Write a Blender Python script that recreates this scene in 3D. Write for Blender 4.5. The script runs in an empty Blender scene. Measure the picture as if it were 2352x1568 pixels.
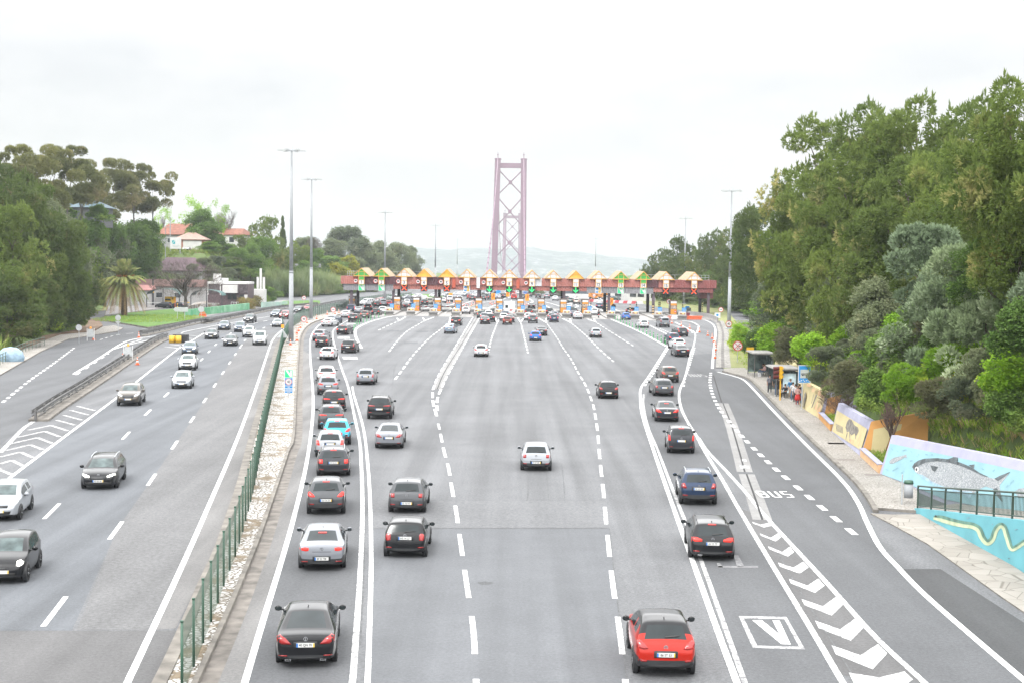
import bpy, bmesh, math, random
from mathutils import Vector, Matrix
from mathutils.bvhtree import BVHTree
R = math.radians
SC = bpy.context.scene
COL = SC.collection
# ------------------------------------------------------------------ camera, sky, sun, exposure
F_PX, W_PX, H_PX = 3200.0, 2352.0, 1568.0
CAM_H, PITCH, ROLL = 11.85, math.atan(185/3200.0), R(0.7)
_fw = Vector((0, math.cos(PITCH), -math.sin(PITCH)))
_up0 = Vector((0, math.sin(PITCH), math.cos(PITCH)))
_rt0 = Vector((1, 0, 0))
_rt = _rt0*math.cos(ROLL) + _up0*math.sin(ROLL)
_up = _up0*math.cos(ROLL) - _rt0*math.sin(ROLL)
cam_d = bpy.data.cameras.new('camera')
cam_d.sensor_width = 36.0
cam_d.lens = F_PX*36.0/W_PX
cam_d.clip_start, cam_d.clip_end = 0.5, 20000
cam = bpy.data.objects.new('camera', cam_d)
COL.objects.link(cam)
cam.matrix_world = Matrix(((_rt.x, _up.x, -_fw.x, 0), (_rt.y, _up.y, -_fw.y, 0), (_rt.z, _up.z, -_fw.z, CAM_H), (0, 0, 0, 1)))
SC.camera = cam
SUN_EL, SUN_AZ = R(52), R(205)
world = bpy.data.worlds.new('World'); SC.world = world
world.use_nodes = True
_nt = world.node_tree; _nt.nodes.clear()
_o = _nt.nodes.new('ShaderNodeOutputWorld'); _b = _nt.nodes.new('ShaderNodeBackground')
_b.inputs['Strength'].default_value = 0.1
_sky = _nt.nodes.new('ShaderNodeTexSky'); _sky.sky_type = 'NISHITA'; _sky.sun_disc = False
_sky.sun_elevation = SUN_EL; _sky.sun_rotation = SUN_AZ
_tc = _nt.nodes.new('ShaderNodeTexCoord')
_mp = _nt.nodes.new('ShaderNodeMapping'); _mp.inputs['Scale'].default_value = (2.2, 2.2, 6.5)
_n = _nt.nodes.new('ShaderNodeTexNoise'); _n.inputs['Scale'].default_value = 1.6; _n.inputs['Detail'].default_value = 7; _n.inputs['Roughness'].default_value = .55
_sx = _nt.nodes.new('ShaderNodeSeparateXYZ')
_nt.links.new(_tc.outputs['Generated'], _mp.inputs[0]); _nt.links.new(_mp.outputs[0], _n.inputs['Vector'])
_nt.links.new(_tc.outputs['Generated'], _sx.inputs[0])
_g = _nt.nodes.new('ShaderNodeFloatCurve')          # an overcast dome: brighter overhead, stepped up above the frame for car-roof reflections
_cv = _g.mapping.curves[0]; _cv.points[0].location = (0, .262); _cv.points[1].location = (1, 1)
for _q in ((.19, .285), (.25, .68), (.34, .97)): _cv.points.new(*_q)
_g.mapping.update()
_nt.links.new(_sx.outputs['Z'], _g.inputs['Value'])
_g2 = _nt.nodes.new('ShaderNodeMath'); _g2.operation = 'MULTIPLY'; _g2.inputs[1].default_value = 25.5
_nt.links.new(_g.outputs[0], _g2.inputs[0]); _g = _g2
_c = _nt.nodes.new('ShaderNodeMapRange')
for k, v in zip(('From Min', 'From Max', 'To Min', 'To Max'), (.3, .7, .82, 1.09)): _c.inputs[k].default_value = v
_nt.links.new(_n.outputs['Fac'], _c.inputs['Value'])
_m = _nt.nodes.new('ShaderNodeMath'); _m.operation = 'MULTIPLY'
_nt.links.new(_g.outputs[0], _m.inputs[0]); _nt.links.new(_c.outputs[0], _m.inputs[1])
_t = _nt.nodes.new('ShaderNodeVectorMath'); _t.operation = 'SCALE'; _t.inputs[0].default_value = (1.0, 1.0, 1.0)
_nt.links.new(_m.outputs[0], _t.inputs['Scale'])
_th = _nt.nodes.new('ShaderNodeMapRange')           # thin places in the cloud let a little blue through
for k, v in zip(('From Min', 'From Max', 'To Min', 'To Max'), (.40, .60, .88, 1.0)): _th.inputs[k].default_value = v
_nt.links.new(_n.outputs['Fac'], _th.inputs['Value'])
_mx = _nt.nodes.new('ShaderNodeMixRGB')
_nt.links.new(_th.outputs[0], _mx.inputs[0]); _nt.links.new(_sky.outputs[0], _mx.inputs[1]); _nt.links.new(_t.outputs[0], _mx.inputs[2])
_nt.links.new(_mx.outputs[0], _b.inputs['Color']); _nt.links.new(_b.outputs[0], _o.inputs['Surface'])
sun_d = bpy.data.lights.new('sun', 'SUN'); sun_d.energy = 1.6; sun_d.angle = R(14); sun_d.color = (1, .985, .955)
sun = bpy.data.objects.new('sun', sun_d); COL.objects.link(sun)
sun.rotation_euler = (R(90)-SUN_EL, 0, R(180)-SUN_AZ)
SC.view_settings.view_transform = 'Standard'; SC.view_settings.look = 'None'
SC.view_settings.exposure = 0.72; SC.view_settings.gamma = 1.0
try: SC.view_settings.use_curve_mapping = False
except Exception: pass
SC.cycles.max_bounces = 5; SC.cycles.diffuse_bounces = 3; SC.cycles.glossy_bounces = 2
SC.cycles.transparent_max_bounces = 12; SC.cycles.transmission_bounces = 2; SC.cycles.volume_bounces = 1
SC.cycles.sample_clamp_indirect = 6
# ------------------------------------------------------------------ survey helpers (photo point -> place on the ground)
def ray(x, y):
 return (_fw*F_PX + _rt*(x-W_PX/2) - _up*(y-H_PX/2)).normalized()
def G(x, y, h=0.0):
 d = ray(x, y); t = (h-CAM_H)/d.z
 return Vector((d.x*t, d.y*t, h))
def At(x, y, dist):
 d = ray(x, y); t = dist/d.y
 return Vector((d.x*t, dist, CAM_H+d.z*t))
def On(x, y, p, n):
 d = ray(x, y); t = (Vector(p)-Vector((0, 0, CAM_H))).dot(n)/d.dot(n)
 return Vector((0, 0, CAM_H))+d*t
def conv(x0, y0, s):
 return lambda x, y: ((x0+x/s)/1.632653, (y0+y/s)/1.632653)
T1 = conv(1250, 950, 2.94); T2 = conv(1950, 950, 2.94); R5 = conv(2400, 1100, 1.96); Z8 = conv(1100, 1100, 2.6133)
Z6 = conv(700, 1050, 4.704); Z7 = conv(500, 960, 4.704); Z1 = conv(0, 500, 1.96); Z1B = conv(0, 1200, 1.96)
Z2 = conv(600, 500, 1.96); ZR = conv(3000, 1300, 1.8667); ZN = conv(1750, 540, 3.137)
ZA = conv(1280, 1080, 5.88); ZB = conv(1640, 1060, 5.88); ZC = conv(2000, 1060, 5.88); ZQ = conv(2650, 1250, 3.136)
ZW = conv(2700, 1700, 1.8238); ZV = conv(2200, 1900, 2.376); ZD = conv(2350, 1060, 5.88)
def lerp(a, b, t): return a+(b-a)*t
def interp(pts, x):
 if x <= pts[0][0]: return pts[0][1]
 for (a, va), (b, vb) in zip(pts, pts[1:]):
  if x <= b: return va+(vb-va)*(x-a)/max(1e-9, b-a)
 return pts[-1][1]
# ------------------------------------------------------------------ mesh and object helpers
def tag(o, label=None, cat=None, group=None, kind=None):
 if label: o['label'] = label
 if cat: o['category'] = cat
 if group: o['group'] = group
 if kind: o['kind'] = kind
 return o
def thing(name, label, cat, loc=(0, 0, 0), rz=0.0, group=None):
 o = bpy.data.objects.new(name, None); COL.objects.link(o)
 o.empty_display_size = .2
 o.location = loc; o.rotation_euler = (0, 0, rz)
 return tag(o, label, cat, group)
def link(name, me, parent=None, loc=None, rz=None):
 o = bpy.data.objects.new(name, me); COL.objects.link(o)
 if parent is not None: o.parent = parent
 if loc is not None: o.location = loc
 if rz is not None: o.rotation_euler = (0, 0, rz)
 return o
def copy_tree(o, parent=None):
 c = o.copy(); COL.objects.link(c); c.parent = parent
 for ch in list(o.children): copy_tree(ch, c)
 return c
class MB:
 def __init__(s): s.v = []; s.f = []; s.m = []
 def add(s, vs, fs, m=0):
  k = len(s.v); s.v += [tuple(v) for v in vs]
  for f in fs: s.f.append(tuple(i+k for i in f)); s.m.append(m)
  return s
 def box(s, c, d, m=0, rz=0.0, rx=0.0, top=1.0):
  x, y, z = d[0]/2, d[1]/2, d[2]/2
  M = Matrix.Rotation(rz, 3, 'Z') @ Matrix.Rotation(rx, 3, 'X')
  vs = [Vector(c)+M@Vector((a*x*(top if e > 0 else 1), b*y*(top if e > 0 else 1), e*z)) for e in (-1, 1) for a, b in ((-1, -1), (1, -1), (1, 1), (-1, 1))]
  return s.add(vs, [(3, 2, 1, 0), (4, 5, 6, 7), (0, 1, 5, 4), (1, 2, 6, 5), (2, 3, 7, 6), (3, 0, 4, 7)], m)
 def cyl(s, p0, p1, r0, r1=None, n=8, m=0, caps=True):
  p0, p1 = Vector(p0), Vector(p1); r1 = r0 if r1 is None else r1
  d = (p1-p0).normalized()
  a = d.orthogonal().normalized(); b = d.cross(a)
  vs = [p+(a*math.cos(2*math.pi*i/n)+b*math.sin(2*math.pi*i/n))*r for p, r in ((p0, r0), (p1, r1)) for i in range(n)]
  fs = [(i, (i+1) % n, n+(i+1) % n, n+i) for i in range(n)]
  if caps: fs += [tuple(range(n-1, -1, -1)), tuple(range(n, 2*n))]
  return s.add(vs, fs, m)
 def tube(s, pts, rs, n=6, m=0):
  for i in range(len(pts)-1):
   s.cyl(pts[i], pts[i+1], rs[i], rs[i+1], n, m)
  return s
 def lathe(s, prof, n=12, m=0, c=(0, 0, 0)):
  c = Vector(c)
  vs = [c+Vector((r*math.cos(2*math.pi*i/n), r*math.sin(2*math.pi*i/n), z)) for r, z in prof for i in range(n)]
  fs = [(k*n+i, k*n+(i+1) % n, (k+1)*n+(i+1) % n, (k+1)*n+i) for k in range(len(prof)-1) for i in range(n)]
  fs += [tuple(range(n-1, -1, -1)), tuple((len(prof)-1)*n+i for i in range(n))]
  return s.add(vs, fs, m)
 def sphere(s, c, r, m=0, n=8, sc=(1, 1, 1)):
  k = n//2
  prof = [(max(.001, r*math.sin(math.pi*i/k)), -r*math.cos(math.pi*i/k)) for i in range(k+1)]
  b = MB().lathe(prof, n)
  return s.add([Vector(c)+Vector((v[0]*sc[0], v[1]*sc[1], v[2]*sc[2])) for v in b.v], b.f, m)
 def prism(s, poly, z0, z1, m=0):            # polygon (x, y) extruded in z
  n = len(poly)
  area = sum(poly[i][0]*poly[(i+1) % n][1]-poly[(i+1) % n][0]*poly[i][1] for i in range(n))
  if area < 0: poly = poly[::-1]
  vs = [(p[0], p[1], z0) for p in poly]+[(p[0], p[1], z1) for p in poly]
  return s.add(vs, [tuple(range(n-1, -1, -1)), tuple(range(n, 2*n))]+[(i, (i+1) % n, n+(i+1) % n, n+i) for i in range(n)], m)
 def plate(s, poly, org, ux, uz, t, m=0):    # polygon in the plane (ux, uz) at org, thickness t along -normal
  org, ux, uz = Vector(org), Vector(ux), Vector(uz); nn = ux.cross(uz).normalized()
  n = len(poly)
  area = sum(poly[i][0]*poly[(i+1) % n][1]-poly[(i+1) % n][0]*poly[i][1] for i in range(n))
  if area < 0: poly = poly[::-1]
  fr = [org+ux*p[0]+uz*p[1] for p in poly]; bk = [p-nn*t for p in fr]
  return s.add(fr+bk, [tuple(range(n)), tuple(range(2*n-1, n-1, -1))]+[(i, n+i, n+(i+1) % n, (i+1) % n) for i in range(n)], m)
 def mesh(s, name, mats, smooth=False):
  me = bpy.data.meshes.new(name); me.from_pydata(s.v, [], s.f)
  for m in (mats if isinstance(mats, (list, tuple)) else [mats]): me.materials.append(m)
  if any(s.m): me.polygons.foreach_set('material_index', s.m)
  if smooth: me.polygons.foreach_set('use_smooth', [True]*len(me.polygons))
  me.update(); return me
 def build(s, name, mats, parent=None, smooth=False, loc=None, rz=None):
  return link(name, s.mesh(name, mats, smooth), parent, loc, rz)
def disc(r, n=20, cx=0, cz=0): return [(cx+r*math.cos(2*math.pi*i/n), cz+r*math.sin(2*math.pi*i/n)) for i in range(n)]
def rect(x0, z0, x1, z1): return [(x0, z0), (x1, z0), (x1, z1), (x0, z1)]
def ring(mb, r0, r1, org, ux, uz, t, m, n=24):
 for i in range(n):
  a, b = 2*math.pi*i/n, 2*math.pi*(i+1)/n
  mb.plate([(r0*math.cos(a), r0*math.sin(a)), (r1*math.cos(a), r1*math.sin(a)), (r1*math.cos(b), r1*math.sin(b)), (r0*math.cos(b), r0*math.sin(b))], org, ux, uz, t, m)
_txt = {}
def text_geo(s, size=1.0, bold=0.0):
 """letters as mesh data centred on the origin in the x-y plane"""
 k = (s, bold)
 if k not in _txt:
  cu = bpy.data.curves.new('letters', 'FONT'); cu.body = s; cu.align_x = 'CENTER'; cu.align_y = 'CENTER'
  cu.resolution_u = 2; cu.fill_mode = 'FRONT'; cu.offset = bold; cu.size = 1.0
  o = bpy.data.objects.new('letters', cu); COL.objects.link(o)
  me = bpy.data.meshes.new_from_object(o.evaluated_get(bpy.context.evaluated_depsgraph_get()))
  vs = [tuple(v.co) for v in me.vertices]; fs = [tuple(p.vertices) for p in me.polygons]
  bpy.data.objects.remove(o); bpy.data.curves.remove(cu); bpy.data.meshes.remove(me)
  if vs:
   x0, x1 = min(v[0] for v in vs), max(v[0] for v in vs); y0, y1 = min(v[1] for v in vs), max(v[1] for v in vs)
   vs = [(v[0]-(x0+x1)/2, v[1]-(y0+y1)/2) for v in vs]
  _txt[k] = (vs, fs)
 vs, fs = _txt[k]
 return [(x*size, y*size) for x, y in vs], fs
def put_text(mb, s, org, ux, uz, size, m=0, sx=1.0, bold=0.0):
 vs, fs = text_geo(s, size, bold); org, ux, uz = Vector(org), Vector(ux), Vector(uz)
 mb.add([org+ux*(x*sx)+uz*y for x, y in vs], fs, m)
# ------------------------------------------------------------------ materials
_mats = {}
def _new(name):
 m = bpy.data.materials.new(name); m.use_nodes = True
 return m, m.node_tree, m.node_tree.nodes['Principled BSDF']
def plain(name, col, rough=.6, metal=0.0, coat=0.0, emit=None, estr=0.0, var=0.06, scale=3.0, bump=0.0):
 if name in _mats: return _mats[name]
 m, nt, p = _new(name); estr *= .62
 if max(col) > .1 and metal < .3: col = tuple(c*.68 for c in col)
 p.inputs['Roughness'].default_value = rough; p.inputs['Metallic'].default_value = metal
 if 'glass' in name: p.inputs['Specular IOR Level'].default_value = .28
 if coat > .7: p.inputs['Specular IOR Level'].default_value = .12
 if coat: p.inputs['Coat Weight'].default_value = coat; p.inputs['Coat Roughness'].default_value = .06; p.inputs['Coat IOR'].default_value = 1.38
 if var:
  tc = nt.nodes.new('ShaderNodeTexCoord'); n = nt.nodes.new('ShaderNodeTexNoise'); n.inputs['Scale'].default_value = scale; n.inputs['Detail'].default_value = 5
  nt.links.new(tc.outputs['Object'], n.inputs['Vector'])
  r = nt.nodes.new('ShaderNodeValToRGB')
  r.color_ramp.elements[0].position = .3; r.color_ramp.elements[1].position = .7
  r.color_ramp.elements[0].color = tuple(c*(1-2*var) for c in col)+(1,); r.color_ramp.elements[1].color = tuple(min(1, c*(1+2*var)) for c in col)+(1,)
  nt.links.new(n.outputs['Fac'], r.inputs[0]); nt.links.new(r.outputs[0], p.inputs['Base Color'])
  if bump:
   b = nt.nodes.new('ShaderNodeBump'); b.inputs['Strength'].default_value = bump; b.inputs['Distance'].default_value = .02
   nt.links.new(n.outputs['Fac'], b.inputs['Height']); nt.links.new(b.outputs[0], p.inputs['Normal'])
 else: p.inputs['Base Color'].default_value = tuple(col)+(1,)
 if emit: p.inputs['Emission Color'].default_value = tuple(emit)+(1,); p.inputs['Emission Strength'].default_value = estr
 _mats[name] = m; return m
def ramp(nt, fac, c0, c1, a=.35, b=.65):
 r = nt.nodes.new('ShaderNodeValToRGB')
 r.color_ramp.elements[0].position = a; r.color_ramp.elements[1].position = b
 r.color_ramp.elements[0].color = tuple(c0)+(1,); r.color_ramp.elements[1].color = tuple(c1)+(1,)
 nt.links.new(fac, r.inputs[0]); return r.outputs[0]
def noise(nt, vec, scale, detail=5, mapping=None, rough=.5):
 if mapping:
  mp = nt.nodes.new('ShaderNodeMapping'); mp.inputs['Scale'].default_value = mapping
  nt.links.new(vec, mp.inputs[0]); vec = mp.outputs[0]
 n = nt.nodes.new('ShaderNodeTexNoise'); n.inputs['Scale'].default_value = scale; n.inputs['Detail'].default_value = detail; n.inputs['Roughness'].default_value = rough
 nt.links.new(vec, n.inputs['Vector']); return n.outputs['Fac']
def mixc(nt, fac, a, b, mode='MIX'):
 x = nt.nodes.new('ShaderNodeMixRGB'); x.blend_type = mode
 for k, v in ((0, fac), (1, a), (2, b)):
  if isinstance(v, (int, float)): x.inputs[k].default_value = v
  elif isinstance(v, tuple): x.inputs[k].default_value = v+((1,) if len(v) == 3 else ())
  else: nt.links.new(v, x.inputs[k])
 return x.outputs[0]
def asphalt(name, col, speck=.32, stain=.14, warm=0.0, streak=.10, grain=14):
 if name in _mats: return _mats[name]
 m, nt, p = _new(name)
 pos = nt.nodes.new('ShaderNodeNewGeometry').outputs['Position']
 c = tuple(x*.58 for x in col)
 base = ramp(nt, noise(nt, pos, .09, 6, rough=.6), tuple(x*(1-stain) for x in c), tuple(x*(1+stain) for x in c), .3, .7)
 st = ramp(nt, noise(nt, pos, 1.0, 4, (.75, .018, 1)), (1-streak,)*3, (1+streak,)*3, .35, .65)
 out = mixc(nt, 1.0, base, st, 'MULTIPLY')
 fine = ramp(nt, noise(nt, pos, grain*.6, 6, rough=.9), (1-speck*1.3,)*3, (1+speck*1.3,)*3, .36, .64)
 out = mixc(nt, 1.0, out, fine, 'MULTIPLY')
 blot = ramp(nt, noise(nt, pos, .6, 5, rough=.65), (.95, .95, .95), (1.03, 1.03, 1.03), .35, .6)
 out = mixc(nt, 1.0, out, blot, 'MULTIPLY')
 nt.links.new(out, p.inputs['Base Color']); p.inputs['Roughness'].default_value = .82
 p.inputs['Specular IOR Level'].default_value = .3
 b = nt.nodes.new('ShaderNodeBump'); b.inputs['Strength'].default_value = .35; b.inputs['Distance'].default_value = .01
 nt.links.new(fine, b.inputs['Height']); nt.links.new(b.outputs[0], p.inputs['Normal'])
 _mats[name] = m; return m
def roadpaint(name, col=(.80, .80, .79), wear=.35, under=(.115, .115, .12)):
 col = tuple(c*.74 for c in col)
 if name in _mats: return _mats[name]
 m, nt, p = _new(name)
 pos = nt.nodes.new('ShaderNodeNewGeometry').outputs['Position']
 w = noise(nt, pos, 2.6, 10, rough=.85)
 f = ramp(nt, w, (0, 0, 0), (1, 1, 1), wear, wear+.16)
 tone = ramp(nt, noise(nt, pos, .8, 4), tuple(x*.90 for x in col), col, .3, .6)
 nt.links.new(mixc(nt, f, under, tone), p.inputs['Base Color']); p.inputs['Roughness'].default_value = .7
 _mats[name] = m; return m
def ground_mat(name, c0, c1, c2, s1=.15, s2=2.0, bump=.6, dist=.12):
 if name in _mats: return _mats[name]
 m, nt, p = _new(name)
 pos = nt.nodes.new('ShaderNodeNewGeometry').outputs['Position']
 a = ramp(nt, noise(nt, pos, s1, 6, rough=.65), c0, c1, .35, .62)
 f = noise(nt, pos, s2, 8, rough=.75)
 k = ramp(nt, f, (0, 0, 0), (1, 1, 1), .50, .66)
 nt.links.new(mixc(nt, k, a, tuple(c2)), p.inputs['Base Color']); p.inputs['Roughness'].default_value = .9
 p.inputs['Specular IOR Level'].default_value = .2
 b = nt.nodes.new('ShaderNodeBump'); b.inputs['Strength'].default_value = bump; b.inputs['Distance'].default_value = dist
 nt.links.new(f, b.inputs['Height']); nt.links.new(b.outputs[0], p.inputs['Normal'])
 _mats[name] = m; return m
def voronoi_mat(name, c0, c1, joint, scale=8.0, width=.06, rough=.85, patch=None):
 if name in _mats: return _mats[name]
 m, nt, p = _new(name)
 pos = nt.nodes.new('ShaderNodeNewGeometry').outputs['Position']
 c0, c1, joint = (tuple(q*.68 for q in c) for c in (c0, c1, joint))
 v = nt.nodes.new('ShaderNodeTexVoronoi'); v.feature = 'DISTANCE_TO_EDGE'; v.inputs['Scale'].default_value = scale
 v2 = nt.nodes.new('ShaderNodeTexVoronoi'); v2.inputs['Scale'].default_value = scale
 nt.links.new(pos, v.inputs['Vector']); nt.links.new(pos, v2.inputs['Vector'])
 tone = ramp(nt, v2.outputs['Color'], c0, c1, .1, .9)
 e = ramp(nt, v.outputs['Distance'], (0, 0, 0), (1, 1, 1), width*.4, width)
 out = mixc(nt, e, tuple(joint), tone)
 if patch:
  k = ramp(nt, noise(nt, pos, .55, 7, rough=.7), (0, 0, 0), (1, 1, 1), patch[1], patch[1]+.07)
  dirt = ramp(nt, noise(nt, pos, 3.0, 6), patch[0], tuple(c*1.5 for c in patch[0]), .35, .65)
  out = mixc(nt, k, out, dirt)
 out = mixc(nt, 1.0, out, ramp(nt, noise(nt, pos, .3, 5), (.86, .86, .85), (1.04, 1.04, 1.04)), 'MULTIPLY')
 nt.links.new(out, p.inputs['Base Color']); p.inputs['Roughness'].default_value = rough
 b = nt.nodes.new('ShaderNodeBump'); b.inputs['Strength'].default_value = .5; b.inputs['Distance'].default_value = .03
 nt.links.new(e, b.inputs['Height']); nt.links.new(b.outputs[0], p.inputs['Normal'])
 _mats[name] = m; return m
def leafmat(name, c0, c1, c2=None, scale=.55, trans=.35):
 if name in _mats: return _mats[name]
 m = bpy.data.materials.new(name); m.use_nodes = True; nt = m.node_tree; nt.nodes.clear()
 out = nt.nodes.new('ShaderNodeOutputMaterial')
 tc = nt.nodes.new('ShaderNodeTexCoord')
 oi = nt.nodes.new('ShaderNodeObjectInfo')
 c0, c1, c2 = ((min(1, c[0]*1.38), min(1, c[1]*1.2), c[2]*1.22) if c else c for c in (c0, c1, c2))
 col = ramp(nt, noise(nt, tc.outputs['Object'], scale, 5, rough=.7), c0, c1, .35, .65)
 if c2: col = mixc(nt, ramp(nt, noise(nt, tc.outputs['Object'], scale*2.7, 4, rough=.7), (0, 0, 0), (1, 1, 1), .54, .66), col, tuple(c2))
 rnd = ramp(nt, oi.outputs['Random'], (.80, .82, .85), (1.20, 1.16, 1.05), 0, 1)
 col = mixc(nt, 1.0, col, rnd, 'MULTIPLY')
 d = nt.nodes.new('ShaderNodeBsdfDiffuse'); t = nt.nodes.new('ShaderNodeBsdfTranslucent'); x = nt.nodes.new('ShaderNodeMixShader')
 x.inputs[0].default_value = trans
 nt.links.new(col, d.inputs[0]); nt.links.new(col, t.inputs[0])
 nt.links.new(d.outputs[0], x.inputs[1]); nt.links.new(t.outputs[0], x.inputs[2]); nt.links.new(x.outputs[0], out.inputs[0])
 _mats[name] = m; return m
def meshwire(name, col, sx=.05, sz=.10, w=.16):
 """woven wire: a real grid of strands, open between them"""
 if name in _mats: return _mats[name]
 m, nt, p = _new(name)
 p.inputs['Base Color'].default_value = tuple(col)+(1,); p.inputs['Roughness'].default_value = .6
 uv = nt.nodes.new('ShaderNodeUVMap'); s = nt.nodes.new('ShaderNodeSeparateXYZ'); nt.links.new(uv.outputs[0], s.inputs[0])
 fs = []
 for ax, q in (('X', sx), ('Y', sz)):
  a = nt.nodes.new('ShaderNodeMath'); a.operation = 'DIVIDE'; a.inputs[1].default_value = q; nt.links.new(s.outputs[ax], a.inputs[0])
  b = nt.nodes.new('ShaderNodeMath'); b.operation = 'FRACT'; nt.links.new(a.outputs[0], b.inputs[0])
  c = nt.nodes.new('ShaderNodeMath'); c.operation = 'LESS_THAN'; c.inputs[1].default_value = w; nt.links.new(b.outputs[0], c.inputs[0])
  fs.append(c.outputs[0])
 mx = nt.nodes.new('ShaderNodeMath'); mx.operation = 'MAXIMUM'; nt.links.new(fs[0], mx.inputs[0]); nt.links.new(fs[1], mx.inputs[1])
 nt.links.new(mx.outputs[0], p.inputs['Alpha'])
 _mats[name] = m; return m
M = dict(
 asph=asphalt('asphalt_worn', (.180, .184, .192), streak=.17),
 asph_dark=asphalt('asphalt_dark', (.135, .139, .147), speck=.22, stain=.10),
 asph_smooth=asphalt('asphalt_smooth', (.165, .172, .184), speck=.17, stain=.07, streak=.12),
 asph_left=asphalt('asphalt_fine', (.155, .165, .180), speck=.18, stain=.07, streak=.16),
 asph_coarse=asphalt('asphalt_coarse', (.186, .186, .189), speck=.28, stain=.10, grain=9),
 asph_bottom=asphalt('asphalt_old_brown', (.150, .148, .150), speck=.2, stain=.14),
 asph_light=asphalt('asphalt_light', (.196, .200, .208), speck=.28, stain=.10, grain=9),
 asph_shoulder=asphalt('asphalt_shoulder', (.23, .225, .222), speck=.2, stain=.2, streak=.15),
 conc=asphalt('concrete_apron', (.40, .385, .37), speck=.12, stain=.15, streak=.10, grain=5),
 channel=asphalt('concrete_channel', (.33, .325, .32), speck=.14, stain=.2, streak=.1, grain=5),
 kerb=plain('kerb_stone', (.225, .205, .18), .9, var=.2, scale=1.3, bump=.4),
 slot=plain('drain_slot', (.02, .02, .02), .9, var=.1),
 white=roadpaint('road_paint_white'), used=roadpaint('road_paint_used', (.78, .78, .77), .40), worn=roadpaint('road_paint_worn', (.72, .72, .71), .43), faint=roadpaint('road_paint_faint', (.5, .5, .5), .50),
 yellowline=roadpaint('road_paint_yellow', (.75, .62, .25), .40),
 cobble=voronoi_mat('limestone_cobbles', (.37, .345, .315), (.49, .465, .43), (.22, .20, .17), 7.0, .10),
 stones=voronoi_mat('white_stone_chips', (.62, .60, .58), (.86, .85, .84), (.17, .14, .10), 4.6, .16, patch=((.13, .10, .065), .50)),
 rubble=voronoi_mat('rubble_stone', (.28, .265, .245), (.42, .40, .37), (.16, .15, .14), 1.6, .05),
 apron=voronoi_mat('stone_apron', (.31, .285, .25), (.40, .37, .33), (.20, .18, .15), 1.1, .02),
 grass=ground_mat('grass', (.060, .125, .026), (.10, .18, .042), (.045, .095, .02), .25, 2.5),
 verge=ground_mat('dry_verge', (.14, .17, .06), (.22, .23, .10), (.20, .16, .10), .3, 1.5),
 soil=ground_mat('bare_soil', (.13, .085, .06), (.20, .14, .10), (.08, .07, .04), .3, 2.0),
 scrub=ground_mat('scrub', (.075, .115, .035), (.125, .17, .055), (.055, .085, .028), .12, .9, .9, .4),
 paving=asphalt('yard_paving', (.36, .34, .33), speck=.1, stain=.1, streak=.05, grain=6),
 steel=plain('galvanised_steel', (.42, .44, .46), .5, .55, var=.08),
 rail=plain('weathered_rail', (.15, .148, .145), .7, .1, var=.18, scale=1.0),
 pole=plain('pole_grey', (.40, .42, .44), .65, 0, var=.05),
 green=plain('fence_green', (.032, .085, .055), .5, var=.1),
 wire=meshwire('fence_wire', (.055, .11, .075), .025, .05, .38),
 tyre=plain('tyre', (.011, .011, .012), .85, var=.1), rim=plain('rim', (.50, .51, .53), .3, .85, var=.03), rim_dark=plain('rim_dark', (.06, .06, .065), .4, .6, var=.03),
 trim=plain('black_trim', (.018, .019, .021), .55, var=.1), glass=plain('car_glass', (.020, .026, .028), .10, 0, var=.12, scale=1.2),
 glass_front=plain('windscreen_glass', (.055, .075, .075), .07, 0, var=.25, scale=2.2),
 chrome=plain('chrome', (.72, .73, .75), .18, 1.0, var=.02),
 lamp=plain('tail_lamp', (.36, .012, .012), .2, coat=.5, var=.08), lamp_on=plain('tail_lamp_lit', (.50, .015, .01), .25, emit=(1, .03, .012), estr=.75, var=.05),
 amber=plain('indicator_lit', (.9, .4, .02), .3, emit=(1, .42, .03), estr=1.3, var=.03), head=plain('head_lamp', (.62, .65, .66), .12, .3, coat=.6, var=.1),
 head_on=plain('head_lamp_lit', (.9, .9, .85), .3, emit=(1, .98, .9), estr=1.6, var=.02),
 plate=plain('number_plate', (.82, .82, .80), .5, var=.02), plate_blue=plain('plate_band_blue', (.03, .20, .62), .5, var=.02), plate_yellow=plain('plate_band_yellow', (.85, .55, .03), .5, var=.02),
 ink=plain('ink', (.02, .02, .022), .6, var=.02),
 sign_white=plain('sign_white', (.80, .80, .80), .5, var=.03), sign_red=plain('sign_red', (.66, .035, .03), .5, var=.04), sign_blue=plain('sign_blue', (.02, .30, .72), .5, var=.03),
 sign_back=plain('sign_back', (.62, .64, .65), .5, .2, var=.05), orange=plain('orange_plastic', (.85, .16, .04), .5, var=.05), cone_white=plain('cone_white', (.82, .80, .78), .5, var=.04),
 vv_green=plain('toll_green', (.01, .62, .22), .5, emit=(.01, .75, .25), estr=.35, var=.03), yellow=plain('yellow_paint', (.85, .50, .03), .5, var=.05),
 black=plain('matt_black', (.02, .02, .02), .7, var=.05), wall_white=plain('white_render', (.74, .73, .71), .85, var=.05, scale=.6),
)
def paint(name, col, metal=0.0, rough=.32): return plain('paint_'+name, col, rough, metal*.5, coat=.75, var=.02)
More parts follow.
